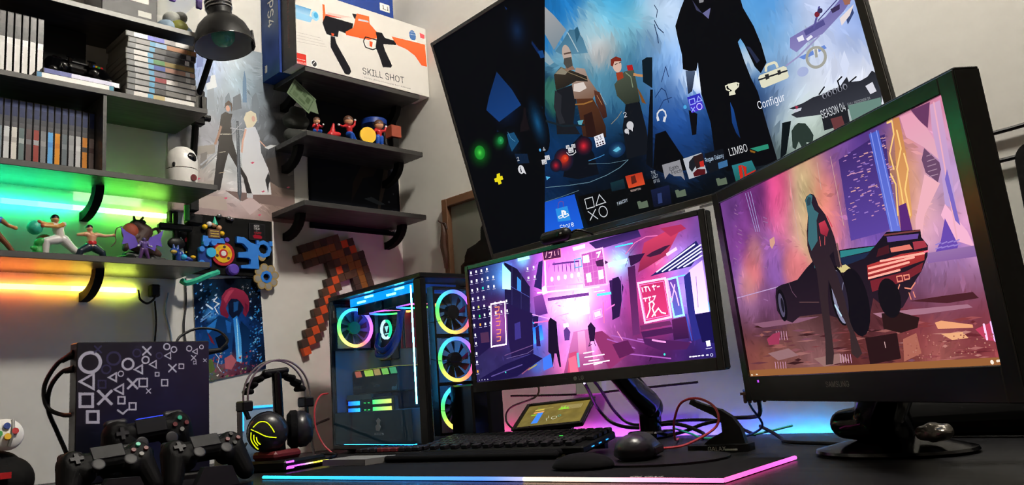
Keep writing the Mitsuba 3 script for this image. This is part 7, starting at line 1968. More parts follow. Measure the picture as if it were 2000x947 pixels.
def gamepad(t, M, body='black', s=1., dark='black_gloss', cols=('red', 'green', 'blue', 'yellow'), light=None, touch='dark_grey'):
    q = lambda *p: np.array(p) * s
    b = hulls([(q(-.05, .005, 0), .021 * s, q(.05, .005, 0), .021 * s), (q(-.055, .006, 0), .026 * s, q(-.072, -.05, -.012), .017 * s), (q(.055, .006, 0), .026 * s, q(.072, -.05, -.012), .017 * s), (q(-.055, .008, 0), .026 * s, q(-.04, -.012, .0), .021 * s), (q(.055, .008, 0), .026 * s, q(.04, -.012, 0), .021 * s)], .006 * s, 4)
    b.vertices[:, 2] = np.clip(b.vertices[:, 2], -1, .0205 * s); part(t, 'body', at(b, M), body, True)
    part(t, 'touch_pad', at(box(-.028 * s, .028 * s, -.002 * s, .026 * s, .019 * s, .0222 * s, .0012), M), touch)
    for x in (-.027, .027):
        k = part(t, 'stick', at(cyl(q(x, -.02, .018), q(x, -.02, .031), .006 * s, n=12), M), dark); part(k, 'cap', at(lathe([(0, .0), (.0105, .0), (.0115, .003), (.009, .0045), (0, .0035)], 18), M @ frame(q(x, -.02, .031), z=(0, 0, 1)) @ np.diag([s, s, s, 1])), dark, 40)
    k = part(t, 'direction_pad', at(cat(box(-.064 * s, -.042 * s, .002 * s, .009 * s, .02 * s, .0245 * s), box(-.0565 * s, -.0495 * s, -.0055 * s, .0165 * s, .02 * s, .0246 * s)), M), dark)
    for (dx, dy), c_ in zip(((.011, 0), (0, .011), (-.011, 0), (0, -.011)), cols): part(t, 'button', at(cyl(q(.053 + dx, .0055 + dy, .019), q(.053 + dx, .0055 + dy, .0245), .0042 * s, n=12), M), c_)
    for x in (-.052, .052): part(t, 'trigger', at(hulls([(q(x - .013, .03, -.004), .008 * s, q(x + .013, .03, -.004), .008 * s)], 0, 0), M), dark, True)
    if light is not None: part(t, 'light_bar', at(box(-.024 * s, .024 * s, .0262 * s, .0275 * s, .016 * s, .0215 * s), M), 'lit', color=lin(light, 1.5), em=.5)
t = thing('gamepad', 'glossy black gamepad lying on two white game cases', 'game controller')
gamepad(t, frame((.615, 2.030, .968), x=(.99, 0, -.05), y=(-.02, .9, .45)), 'black_gloss', .86, cols=('red', 'yellow', 'blue', 'green'))

t = thing('security_camera', 'white egg-shaped indoor camera with black eye on the shelf end', 'camera')
o = (.872, 2.03, S3 + .0004)
part(t, 'base', at(lathe([(0, 0), (.030, 0), (.036, .004), (.039, .03), (.0395, .048), (0, .048)], 40), frame(o, z=(0, 0, 1))), 'white', 40)
part(t, 'seam', at(lathe([(0, 0), (.0385, 0), (.0385, .0016), (0, .0016)], 40), frame((o[0], o[1], o[2] + .0482), z=(0, 0, 1))), 'black')
part(t, 'head', at(lathe([(0, 0), (.0395, 0), (.0395, .02), (.037, .036), (.030, .050), (.018, .059), (0, .062)], 40), frame((o[0], o[1], o[2] + .0499), z=(0, 0, 1))), 'white', 40)
part(t, 'eye', sph((o[0] + .008, o[1] - .0262, o[2] + .077), .0185, 3, (1., .75, .88)), 'black_gloss', True)
part(t, 'emblem', cyl((o[0] + .014, o[1] - .030, o[2] + .024), (o[0] + .0152, o[1] - .0385, o[2] + .024), .0085), 'dark_red'); part(t, 'slot', box(o[0] - .034, o[0] - .026, o[1] - .0275, o[1] - .02, o[2] + .05, o[2] + .062, .002), 'black')

# ------------------------------------------------------------------ toy figures: one continuous body each, coloured by limb
def toy(t, o, H, yaw, pose, cols, hair='brown', mats=None, arms=.042, head=.085, legs=.05, extra=()):
    J = dict(pel=(0, 0, .5), che=(0, 0, .72), nec=(0, 0, .83), hea=(0, 0, .91), shL=(-.13, 0, .8), elL=(-.2, -.02, .64), haL=(-.22, -.06, .5), shR=(.13, 0, .8), elR=(.2, -.02, .64), haR=(.22, -.06, .5), hiL=(-.07, 0, .48), knL=(-.09, -.02, .26), ftL=(-.1, 0, .04), toL=(-.1, -.08, .03), hiR=(.07, 0, .48), knR=(.09, -.02, .26), ftR=(.1, 0, .04), toR=(.1, -.08, .03)); J.update(pose)
    J = {k: np.array(v, float) * H for k, v in J.items()}; B = []
    def bn(a, ra, b, rb, c): B.append((J[a], ra * H, J[b], rb * H, c))
    bn('pel', .095, 'che', .115, 'torso'); bn('che', .11, 'nec', .05, 'torso'); bn('nec', .045, 'hea', .05, 'skin'); bn('hea', head, 'hea', head, 'skin')
    for s in 'LR':
        bn('che', .09, 'sh' + s, .062, 'torso'); bn('sh' + s, .06, 'el' + s, arms, 'arm'); bn('el' + s, arms, 'ha' + s, arms * .85, 'fore'); bn('ha' + s, arms * 1.1, 'ha' + s, arms * 1.1, 'hand')
        bn('hi' + s, legs * 1.6, 'kn' + s, legs * 1.15, 'leg'); bn('kn' + s, legs * 1.2, 'ft' + s, legs * .9, 'leg'); bn('ft' + s, legs * .85, 'to' + s, legs * .75, 'shoe'); bn('pel', .095, 'hi' + s, legs * 1.6, 'leg')
    m = hulls([b[:4] for b in B], .035 * H, 6); V = np.array(m.vertices); best = np.full(len(V), 9.); C = np.zeros((len(V), 3))
    for a, ra, b, rb, c in B:
        d = b - a; L2 = d @ d; u = np.clip(((V - a) @ d) / L2, 0, 1) if L2 > 1e-12 else np.zeros(len(V)); r = ra + (rb - ra) * u; e = np.linalg.norm(V - a - u[:, None] * d, axis=1) - r; k = e < best
        C[k] = lin(cols.get(c, cols['skin'])); best[k] = e[k]
    zmin = V[:, 2].min(); M = rotz((o[0], o[1], o[2] - zmin), yaw)
    part(t, 'body', at(m, M), 'gloss_print', True, color=C)
    if hair: part(t, 'hair', at(trimesh.boolean.intersection([sph(J['hea'] + (0, .012 * H, .022 * H), head * 1.08 * H, 3), box(-H, H, -H, H, J['hea'][2] + .012 * H, 2 * H)], engine='manifold'), M), hair, True)
    for nm, me, mt in extra: part(t, nm, at(me, M @ np.diag([H, H, H, 1])), mt, True)
    return M
ZF = S4 + .0004
t = thing('toy_figure', 'lunging toy fighter with brown skin at the left edge of the picture', 'toy figure')
toy(t, (.452, 2.02, ZF), .10, 0, dict(haR=(.42, -.05, .62), elR=(.28, 0, .68), knR=(.28, 0, .25), ftR=(.42, 0, .05), toR=(.5, 0, .03), knL=(-.25, 0, .28), ftL=(-.35, 0, .06)), dict(skin='8a5a34', torso='2848a0', arm='8a5a34', fore='c07a4a', hand='c08850', leg='6a3c24', shoe='d0ccc4'), 'brown')
t = thing('toy_figure', 'small bright green toy creature with a round reddish shell, crouching left of the white-trousered fighter', 'toy figure')
b = hulls([((0, 0, .016), .012, (0, 0, .03), .010), ((0, -.004, .036), .010, (.004, -.008, .04), .008), ((-.012, -.004, .008), .007, (-.020, -.008, .006), .006), ((.012, -.004, .008), .007, (.018, -.01, .006), .006), ((-.006, -.006, .022), .005, (-.016, -.014, .022), .004)], .003, 5)
part(t, 'body', at(b, rotz((.545, 2.035, ZF - b.bounds[0][2]), 0)), 'green', True); part(t, 'shell', sph((.561, 2.05, ZF + .046), .017, 2, (1, .8, .9)), 'brick', True)
t = thing('toy_figure', 'lunging toy fighter in loose white trousers with outstretched arms beside a teal ball', 'toy figure')
toy(t, (.590, 2.03, ZF), .105, 0, dict(pel=(0, 0, .44), che=(-.06, 0, .66), nec=(-.1, 0, .76), hea=(-.13, -.02, .86), shL=(-.17, -.03, .73), shR=(.04, -.03, .76), elL=(-.3, -.08, .72), haL=(-.46, -.1, .76), elR=(-.1, -.12, .68), haR=(-.40, -.12, .68), hiL=(-.08, 0, .42), hiR=(.06, 0, .42), knL=(-.3, -.03, .36), ftL=(-.3, 0, .06), toL=(-.36, -.03, .03), knR=(.24, 0, .24), ftR=(.48, 0, .05), toR=(.55, 0, .03)), dict(skin='c08c5c', torso='c8c0b4', arm='b8803c', fore='c4904c', hand='a04a34', leg='c8c4c0', shoe='c0a080'), 'black', legs=.07)
solo('teal_ball', sph((.536, 2.03, .572), .0165, 3), 'teal', 'glossy teal ball in front of the white-trousered toy fighter', 'ball', smooth=True)
t = thing('toy_figure', 'bare-chested toy archer in dark trousers and red sash drawing a bow', 'toy figure')
M = toy(t, (.655, 2.025, ZF), .088, 0, dict(pel=(0, 0, .36), che=(0, 0, .62), nec=(-.02, 0, .74), hea=(-.06, 0, .85), shL=(-.13, 0, .7), elL=(-.34, -.02, .66), haL=(-.2, -.08, .66), shR=(.13, 0, .7), elR=(.34, 0, .68), haR=(.56, 0, .72), hiL=(-.08, 0, .34), hiR=(.08, 0, .34), knL=(-.28, -.02, .22), ftL=(-.34, 0, .05), toL=(-.4, -.04, .03), knR=(.26, -.02, .22), ftR=(.32, 0, .05), toR=(.38, -.04, .03)), dict(skin='c89070', torso='c89070', arm='c89070', fore='c89070', hand='b87a58', leg='14202c', shoe='20262c'), 'black', legs=.075,
        extra=(('sash', lathe([(.10, .40), (.125, .42), (.12, .50), (.10, .51)], 20), 'red'), ('bow', tube([(.50, 0, .40), (.62, 0, .56), (.60, 0, .74), (.64, 0, .92), (.80, 0, 1.0)][::-1], .012, 6, 4), 'mid_brown')))
t = thing('toy_rock', 'dark grey toy rock base with a hunched brown beast figure on it', 'toy figure')
rk = hulls([((-.05, 0, .01), .012, (.045, 0, .01), .013), ((-.03, .01, .02), .014, (.03, .01, .018), .015), ((.02, -.015, .012), .012, (.05, -.01, .01), .01), ((-.06, -.005, .008), .009, (-.03, -.02, .012), .011)], .006, 1)
part(t, 'base', at(rk, rotz((.782, 2.06, ZF - rk.bounds[0][2]), 0)), 'dark_grey')
bs = hulls([((-.010, 0, .045), .021, (.012, 0, .075), .020), ((.012, 0, .075), .020, (-.012, -.004, .092), .013), ((-.012, -.004, .092), .013, (-.028, -.008, .082), .008), ((-.010, 0, .045), .021, (.026, 0, .030), .017), ((.026, 0, .03), .014, (.046, 0, .02), .009), ((-.012, -.01, .06), .012, (-.034, -.014, .040), .009), ((-.034, -.014, .04), .009, (-.040, -.016, .026), .007), ((.0, .0, .1), .004, (.008, 0, .112), .003), ((-.012, .0, .1), .004, (-.014, 0, .112), .003)], .005, 5)
part(t, 'beast', at(bs, rotz((.778, 2.06, ZF + .012), 0)), 'brown', True); part(t, 'tail', tube([(.815, 2.06, ZF + .055), (.828, 2.06, ZF + .08), (.822, 2.06, ZF + .098), (.808, 2.06, ZF + .094)], [.006, .005, .004, .003], 8, 5), 'brown', True)
part(t, 'mane', sph((.752, 2.052, ZF + .083), .020, 2, (1, .9, 1.15)), 'brick', True); part(t, 'crest', box(.756, .790, 2.045, 2.062, ZF + .104, ZF + .115, .004), 'black')
t = thing('toy_figure', 'purple winged toy figure standing in front of the dark rock', 'toy figure')
toy(t, (.766, 2.0, ZF), .060, 0, dict(knL=(-.14, -.02, .24), ftL=(-.2, 0, .05), knR=(.14, -.02, .24), ftR=(.2, 0, .05), haL=(-.26, -.1, .62), haR=(.26, -.1, .62)), dict(skin='4a4068', torso='54407c', arm='6a5a8c', fore='8a84a4', hand='c8c8d0', leg='4a2c5c', shoe='b8b8c0'), None, legs=.06)
for s_, dx in ((-1, -.008), (1, .008)):
    W_ = prism([(0, 0), (.010, .024), (.030, .034), (.044, .046), (.036, .020), (.040, .002), (.026, .006), (.022, -.010), (.010, -.004)], -.001, .001)
    if s_ < 0: W_.apply_scale((-1, 1, 1)); W_.invert()
    part(t, 'wing', at(W_, frame((.766 + dx, 2.010, ZF + .040), x=(1, 0, 0), y=(0, 0, 1))), 'purple')
t = thing('toy_figure', 'small blue and yellow toy creature at the right end of the lowest shelf', 'toy figure')
b = hulls([((0, 0, .014), .010, (0, 0, .028), .009), ((-.012, 0, .034), .009, (-.020, -.004, .036), .006), ((.010, 0, .02), .007, (.028, -.004, .016), .005), ((-.006, 0, .04), .005, (-.004, 0, .05), .002), ((-.014, 0, .04), .005, (-.016, 0, .052), .002), ((.004, -.006, .008), .007, (.016, -.01, .006), .006)], .0028, 4)
part(t, 'body', at(b, rotz((.862, 2.02, ZF - b.bounds[0][2]), 0)), 'deep_blue', True); part(t, 'beak', sph((.843, 2.01, ZF + .032), .006, 1, (1.4, 1, .8)), 'gold', True); part(t, 'foot', sph((.893, 2.012, ZF + .022), .0055, 1, (1.3, 1, .8)), 'yellow', True)
part(t, 'stand', rbox(.842, .884, 2.004, 2.032, ZF, ZF + .003, .01), 'white'); part(t, 'chest', sph((.868, 2.008, ZF + .02), .0075, 1), 'cyan', True)
# ------------------------------------------------------------------ things on the corner shelves
C1, C2 = CS[0][0], CS[1][0]
t = thing('toy_gun_box', 'white box printed with an orange and black toy rifle on the top corner shelf', 'box')
part(t, 'carton', box(1.178, 1.667, 1.9635, 2.043, C1 + .0003, 1.3385), 'white_matte'); M = wall_frame((1.42, 1.9628, 1.2155)); me, c = picture(BOX_ART, '', .49, .243, M, 1, 1, corners=[(-.2418, -.1165), (.2468, -.1165), (.2468, .1228), (-.2418, .1228)], ground='cbc8c2'); part(t, 'front_print', me, 'print', color=c)
part(t, 'side_print', box(1.1770, 1.1778, 1.9635, 2.043, C1 + .0003, 1.3385), 'black')
me = meshkit.text_mesh('RIFLE ATTACHMENT', .011, .0003); me.apply_transform(frame((1.1768, 2.008, 1.31), x=(0, 0, -1), y=(0, -1, 0))); part(t, 'side_lettering', me, 'dark_red')
t = thing('tall_blue_box', 'tall blue box with white letters down its narrow side, behind the toy rifle box', 'box')
part(t, 'carton', box(1.170, 1.600, 2.046, 2.148, C1 + .0003, 1.52), 'deep_blue')
Ms = frame((1.1695, 2.097, 1.30), x=(0, -1, 0), y=(0, 0, 1)); me, c = picture('', '0,2100,6a7490,400 0,1200,5c6690,400 -200,400,4c5a84,300 200,-300,6c7890,250 0,-800,46588c,300 0,-1400,3c4c84,300 100,-1950,3a5470,250 -300,-1000,3c4c80,250', .1, .42, Ms, 14, 50, corners=[(-.0505, -.2010), (.0505, -.2010), (.0505, .2195), (-.0505, .2195)]); part(t, 'side_print', me, 'print', color=c)
for st, z in (('PS4', 1.345), ('PRO', 1.47)):
    me = meshkit.text_mesh(st, .034, .0004); me.apply_transform(frame((1.1692, 2.107, z), x=(0, 0, -1), y=(0, -1, 0))); part(t, 'lettering', me, 'white')
part(t, 'side_mark', box(1.1688, 1.1694, 2.118, 2.130, 1.122, 1.145), 'light_grey')
part(t, 'price_sticker', box(1.545, 1.585, 2.0452, 2.0459, 1.405, 1.432), 'white_matte'); me = meshkit.text_mesh('1.1', .014, .0003); me.apply_transform(frame((1.553, 2.0450, 1.411), x=(1, 0, 0), y=(0, 0, 1))); part(t, 'sticker_lettering', me, 'black')
t = thing('dark_pouch', 'dark cloth pouch under the banknote at the left of the middle corner shelf', 'pouch')
part(t, 'body', hulls([((1.225, 2.09, C2 + .022), .021, (1.268, 2.09, C2 + .022), .021), ((1.228, 2.092, C2 + .07), .024, (1.266, 2.09, C2 + .07), .022), ((1.24, 2.09, C2 + .1), .016, (1.262, 2.09, C2 + .098), .016)], .008, 4), 'bag', True)
t = thing('banknote', 'folded pale green banknote hanging over the dark pouch', 'banknote')
MB = frame((1.229, 2.026, 1.030), x=(.85, .10, -.51), y=(.50, .12, .85)); BILL = 'P 5c6c54 1 -420,-290 420,-290 420,290 -420,290\nL 3c4c38 1 24 -380,-250 380,-250 380,250 -380,250 -380,-250\nP 48583f 1 -280,40 -60,40 -60,180 -280,180\nP 46563e 1 -20,60 120,60 120,200 -20,200\nP 42523a 1 160,-60 300,-60 300,140 160,140\nP 4a5a42 1 -300,-200 -120,-200 -120,-40 -300,-40\nP 46563e 1 -60,-180 200,-180 200,-90 -60,-90'
me, c = picture(BILL, '', .09, .062, MB, 6, 4, ground='606f58'); part(t, 'print', me, 'print', color=c); part(t, 'paper', at(box(-.045, .045, -.031, .031, -.001, -.0002), MB), 'bill'); part(t, 'folded_corner', at(prism([(.02, -.03), (.075, -.002), (.045, .031), (.045, -.02)], -.006, -.004), MB), 'bill')
t = thing('glass_jar', 'clear jar with a blue lid at the right end of the middle corner shelf', 'jar')
MJ = frame((1.520, 2.075, C2 + .0004), z=(0, 0, 1)); part(t, 'glass', at(lathe([(0, 0), (.039, 0), (.041, .004), (.041, .085), (.038, .094), (.038, .100)], 36), MJ), 'clear', 30); part(t, 'lid', at(lathe([(0, .1185), (.040, .1185), (.0425, .116), (.0425, .1), (0, .1)], 36), MJ), 'deep_blue', 30)
t = thing('toy_brick', 'reddish brown toy block on a stand at the right of the middle corner shelf', 'toy block')
part(t, 'block', box(1.523, 1.561, 1.985, 2.020, C2 + .042, C2 + .081, .001), 'brick'); part(t, 'stand', box(1.530, 1.555, 1.990, 2.015, C2 + .0004, C2 + .0418, .002), 'black_gloss')
solo('toy_coin', cyl((1.428, 1.985, C2 + .0262), (1.426, 1.977, C2 + .0262), .0258, n=40), 'yellow', 'round yellow toy coin standing on the middle corner shelf', 'coin')
shirt = dict(skin='d09a74', torso='a81c22', arm='b01c22', fore='b01c22', hand='dcdad6', leg='1848a0', shoe='4a2818')
t = thing('toy_figure', 'smallest red-shirted toy figure, crouched at the left end of the middle corner shelf', 'toy figure')
toy(t, (1.262, 2.005, C2 + .0004), .060, -10, dict(pel=(0, 0, .32), knL=(-.18, -.14, .3), knR=(.18, -.14, .3), ftL=(-.2, -.02, .06), ftR=(.2, -.02, .06), toL=(-.22, -.1, .05), toR=(.22, -.1, .05), hiL=(-.07, 0, .3), hiR=(.07, 0, .3), che=(0, -.04, .52), nec=(0, -.04, .64), hea=(0, -.06, .8), shL=(-.14, -.03, .6), shR=(.14, -.03, .6), elL=(-.22, -.1, .46), elR=(.24, -.1, .5), haL=(-.06, -.24, .58), haR=(.26, -.24, .6)), shirt, 'mid_brown', head=.17)
t = thing('toy_figure', 'leaping red-shirted toy figure with arms spread on the middle corner shelf', 'toy figure')
toy(t, (1.378, 2.005, C2 + .0004), .083, 5, dict(pel=(.02, 0, .34), che=(-.02, 0, .56), nec=(-.03, 0, .68), hea=(-.06, -.03, .82), shL=(-.17, 0, .62), shR=(.12, 0, .64), elL=(-.34, -.02, .56), haL=(-.52, -.04, .58), elR=(.24, 0, .74), haR=(.26, -.02, .92), hiL=(-.05, 0, .32), hiR=(.08, 0, .32), knL=(-.06, -.16, .3), ftL=(.0, -.1, .06), toL=(-.02, -.2, .05), knR=(.22, .02, .18), ftR=(.36, .04, .06), toR=(.36, -.04, .05)), shirt, 'mid_brown', head=.17, legs=.07)
solo('red_cloth', hulls([((1.308, 2.0, C2 + .012), .0118, (1.334, 1.998, C2 + .018), .007), ((1.312, 2.0, C2 + .016), .010, (1.318, 2.0, C2 + .048), .003)], .004, 3), 'red', 'small pointed red toy cloth beside the leaping toy figure', 'toy cloth', smooth=True)
t = thing('toy_figure', 'upright red-shirted toy figure with one raised arm, right of the yellow coin', 'toy figure')
toy(t, (1.478, 1.992, C2 + .0004), .084, 0, dict(pel=(0, 0, .36), che=(0, 0, .56), nec=(0, 0, .66), hea=(-.01, -.03, .82), shL=(-.14, 0, .62), shR=(.14, 0, .62), elL=(-.24, -.04, .5), haL=(-.28, -.1, .4), elR=(.27, 0, .64), haR=(.32, -.02, .82), hiL=(-.07, 0, .34), hiR=(.07, 0, .34), knL=(-.08, -.02, .2), knR=(.08, -.02, .2)), shirt, 'mid_brown', head=.17, legs=.07)

# ------------------------------------------------------------------ desk lamp with its post
t = thing('desk_lamp', 'black desk lamp with a bell shade reaching up past the silver game cases', 'lamp')
oc, ax = np.array([.910, 1.86, 1.044]), np.array([.06, -.16, -1.]); ax = ax / np.linalg.norm(ax); ML = frame(oc, z=-ax) @ np.diag([.942, .942, .942, 1])
outer = [(.078, 0), (.0775, .012), (.073, .034), (.064, .056), (.050, .074), (.036, .086), (.0335, .090)]
part(t, 'shade', at(lathe(outer, 44), ML), 'black', 40); part(t, 'shade_lining', at(lathe([(.0765, .0005), (.076, .012), (.0715, .034), (.0625, .055), (.048, .073), (.0, .080)], 44), ML), 'lamp_in', 40); rm, _ = ring_mesh(.0765, .0788, .002, 44); part(t, 'rim', at(rm, ML), 'black_gloss')
part(t, 'socket', at(lathe([(0, .088), (.0325, .088), (.0325, .15), (.028, .158), (.028, .21), (0, .21)], 32), ML), 'black', 30); part(t, 'bulb', at(sph((0, 0, .032), .031, 3), ML), 'bulb', True)
th = np.linspace(0, 2 * np.pi * 3.2, 90); part(t, 'chain', at(tube(np.c_[.0345 * np.cos(th), .0345 * np.sin(th), .108 + .034 * th / th[-1] + .004 * np.sin(th)], .0022, 5, 1), ML), 'silver')
part(t, 'switch_lever', at(box(.074, .080, -.012, .012, -.004, .05, .002), ML @ rotz((0, 0, 0), -15)), 'black')
part(t, 'upper_arm', tube([(.930, 1.945, 1.105), (.942, 2.02, 1.06), (.942, 2.085, .99)], .0085, 10, 4), 'black'); part(t, 'joint', box(.926, .958, 2.076, 2.104, .905, 1.005, .004), 'black')
for dx in (-.012, .010): part(t, 'side_plate', box(.940 + dx - .006, .940 + dx + .010, 2.070, 2.109, .925, .985, .002), 'black_gloss')
part(t, 'knob', cyl((.955, 2.09, .93), (.976, 2.088, .93), .009), 'black'); part(t, 'post', tube([(.942, 2.10, .93), (.944, 2.125, .80), (.944, 2.128, .68)], .0095, 10, 4), 'black'); part(t, 'clamp', box(.931, .957, 2.115, 2.1445, .672, .72, .003), 'black')
t = thing('phone_holder', 'black gooseneck holder with a round base at the right end of the lowest shelf', 'holder')
part(t, 'stem', cyl((.880, 2.09, ZF + .002), (.880, 2.09, ZF + .15), .0065), 'black'); part(t, 'base', cyl((.880, 2.09, ZF), (.880, 2.09, ZF + .006), .026, n=28), 'black'); part(t, 'arm', box(.835, .925, 2.080, 2.099, ZF + .104, ZF + .122, .004), 'black'); part(t, 'head', box(.905, .948, 2.07, 2.10, ZF + .122, ZF + .150, .005), 'black'); part(t, 'disc', sph((.866, 2.05, ZF + .062), .020, 2, (1.15, .4, .8)), 'black', True); part(t, 'disc_arm', cyl((.880, 2.088, ZF + .07), (.868, 2.05, ZF + .063), .004), 'black')
solo('painted_lit_cord', cyl((.898, 2.06, ZF + .128), (.898, 2.06, ZF + .168), .007), 'green', 'short cord bundle coloured in the green strip light above the gooseneck holder', 'cord')  # green colour stands for the strip light falling on the cord

# ------------------------------------------------------------------ television with a slanted picture menu, hung on the screen wall
t = thing('television', 'large wall television tilted forward showing a game menu of four picture panels', 'television'); MT = screen_frame((1.4792, 1.0821, .815), -4.614, -15.586)
def bezel(t, M, w, h, l, r, tp, b, d0, m, r_=.004, name='frame'):
    x0, x1, y0, y1 = -w / 2 - l, w / 2 + r, -h / 2 - b, h / 2 + tp
    ms = cat(box(x0, -w / 2, y0, y1, -.001, .004, .001), box(w / 2, x1, y0, y1, -.001, .004, .001), box(-w / 2, w / 2, h / 2, y1, -.001, .004, .001), box(-w / 2, w / 2, y0, -h / 2, -.001, .004, .001)); part(t, name, at(ms, M), m); part(t, 'housing', at(box(x0 + .0005, x1 - .0005, y0 + .0005, y1 - .0005, -d0, -.0012, .003), M), 'black')
def screen_part(t, art, wash, w, h, M, nx, ny, gain, em, st=0, jit=.15, sl=.02): me, c = picture(art, wash, w, h, M, nx, ny, gain=gain, strokes=st, jit=jit, slen=sl); part(t, 'screen', me, 'lit', color=c, em=em)
screen_part(t, TV_ART, TV_WASH, 1.159, .6182, MT, 240, 128, 1., 10, 2200, .07, .020); bezel(t, MT, 1.159, .6182, .0085, .015, .0105, .015, .022, 'tv_bezel')
part(t, 'lower_lip', at(box(-.585, .589, -.3262, -.3248, -.018, .006), MT), 'steel'); part(t, 'wall_mount', box(1.525, XB - .0005, .98, 1.18, .76, .90), 'black_matte')
for x in (.05, -.06): part(t, 'speaker_vent', at(box(x - .03 + .12, x + .03 + .12, -.3330, -.3275, -.010, .004), MT), 'light_grey')

# ------------------------------------------------------------------ wide monitor on an arm
t = thing('wide_monitor', 'ultrawide monitor on an arm showing a neon-lit pink street with desktop icons', 'monitor'); M1 = screen_frame((1.225, 1.038, .280), 1.668, -.173, .65)
screen_part(t, DESKTOP_ART, DESKTOP_WASH, .585, .2466, M1, 210, 90, 1.25, 10, 1200, .16, .006); bezel(t, M1, .585, .2466, .010, .013, .010, .022, .022, 'bezel')
part(t, 'rear_shell', at(box(-.2, .2, -.09, .09, -.050, -.0222, .012), M1), 'black')
me = meshkit.text_mesh('LG', .0075, .0004); me.apply_transform(M1 @ frame((-.008, -.139, .0041), x=(1, 0, 0), y=(0, 1, 0))); part(t, 'logo', me, 'grey'); part(t, 'logo_dot', at(cyl((-.016, -.1355, .004), (-.016, -.1355, .0046), .004), M1), 'grey')
part(t, 'power_light', at(sph((.002, -.1462, .0), .0022, 1), M1), 'lit', color=lin('d8c8ff', 3), em=.5)
t = thing('monitor_mount', 'black gas-spring monitor arm rising from a clamp behind the wide monitor', 'monitor arm')
part(t, 'mount_plate', at(box(-.05, .05, -.05, .05, -.060, -.0505, .003), M1), 'black'); part(t, 'head', tube([(1.302, 1.04, .28), (1.308, 1.045, .24), (1.315, 1.05, .185)], .016, 12, 4), 'black_gloss')
aw = hulls([((1.315, 1.05, .185), .022, (1.43, 1.085, .125), .024), ((1.43, 1.085, .125), .024, (1.53, 1.115, .082), .030)], .012, 2); part(t, 'forearm', aw, 'black_gloss', True); part(t, 'elbow', sph((1.555, 1.125, .070), .030, 3), 'black_gloss', True); part(t, 'forearm_cover', tube([(1.36, 1.062, .185), (1.45, 1.09, .143), (1.53, 1.115, .106)], .012, 10, 4), 'black_matte')
part(t, 'post', cyl((1.56, 1.135, .0008), (1.558, 1.128, .07), .024, .026, 24), 'black_gloss'); part(t, 'clamp', box(1.525, 1.60, 1.095, 1.175, 0.001, .018, .004), 'black_gloss')
t = thing('webcam', 'small black rounded webcam clipped on top of the wide monitor', 'webcam')
part(t, 'body', at(hulls([((-.052, .1475, .008), .0135, (-.002, .1475, .008), .0135)], .004, 2), M1), 'black', True); part(t, 'lens', at(cyl((-.012, .1485, .0195), (-.012, .1485, .0222), .0045), M1), 'black_gloss'); part(t, 'mark', at(box(-.006, -.001, .147, .150, .0212, .0219), M1), 'light_grey'); part(t, 'clip', at(box(-.042, -.012, .1338, .1355, -.026, .012), M1), 'black')
solo('cable', tube([M1[:3, :3] @ np.array(q) + M1[:3, 3] for q in ((.008, .1475, .006), (.022, .152, .0), (.034, .147, -.012), (.04, .139, -.026), (.045, .1, -.030))], .0022, 6, 5), 'black', 'thin black cable leaving the webcam over the wide monitor', 'cable')

# ------------------------------------------------------------------ monitor on a swivel foot
t = thing('monitor', 'black monitor on a glossy swivel foot showing a hooded person beside a car', 'monitor'); M2 = screen_frame((1.062, .459, .264), -32.327, -3.462, -.556)
screen_part(t, WALLPAPER_ART, WALLPAPER_WASH, .51, .2848, M2, 190, 108, 1.0, 10, 1500, .12, .009); bezel(t, M2, .51, .2848, .019, .022, .019, .038, .030, 'bezel')
part(t, 'frame_edge', at(cat(box(-.2755, .2785, .1605, .1635, -.028, .0025, .001), box(-.2755, -.2735, -.18, .1605, -.028, .0025), box(.2765, .2785, -.18, .1605, -.028, .0025)), M2), 'black'); part(t, 'rear_shell', at(box(-.17, .17, -.11, .11, -.060, -.030, .015), M2), 'black_gloss')
me = meshkit.text_mesh('SAMSUNG', .0075, .0004); me.apply_transform(M2 @ frame((-.048, -.161, .0041), x=(1, 0, 0), y=(0, 1, 0))); part(t, 'logo', me, 'grey'); part(t, 'indicator', at(box(-.228, -.224, -.152, -.148, .004, .0046), M2), 'lit', color=lin('c050ff', 1.2), em=.3)
bh = M2[:3, :3] @ np.array((.02, -.13, -.065)) + M2[:3, 3]; fo = np.array((1.255, .482, 0))
part(t, 'neck', hulls([(bh, .034, fo + (-.03, .0, .065), .036), (fo + (-.03, 0, .065), .036, fo + (0, 0, .035), .032), (bh + (-.0, .05, .01), .022, bh, .03), (bh + (.03, -.1, .0), .022, bh, .03), (fo + (-.03, .115, .125), .014, bh + (0, .02, -.01), .034), (fo + (-.03, .055, .045), .022, fo + (-.02, 0, .045), .028)], .012, 3), 'black_gloss', True)
part(t, 'foot', at(lathe([(0, 0), (.098, 0), (.104, .004), (.102, .008), (.075, .015), (.045, .022), (0, .024)], 56), frame(fo + (0, 0, .0003), z=(0, 0, 1)) @ np.diag([.92, 1.08, 1, 1])), 'black_gloss', 40)
solo('plug', cat(*[box(1.325 + k * .004, 1.330 + k * .004, .752 - k * .007, .757 - k * .007, .078, .094, .001) for k in range(5)], box(1.322, 1.346, .72, .76, .0925, .097)), 'mid_brown', 'brown ribbed connector hanging under the left corner of the swivel-foot monitor', 'plug')
wr = sph((0, 0, 0), .0165, 3, (1.1, 1.2, .85)); wr.vertices *= (1 + 1.1 * (meshkit.fbm(np.asarray(wr.vertices) * 60, 2) - .5))[:, None]; solo('plastic_wrap', at(wr, frame((1.215, .412, .0315), z=(0, 0, 1))), 'wrap', 'crumpled shiny plastic lump on the foot of the right monitor', 'plastic wrap')

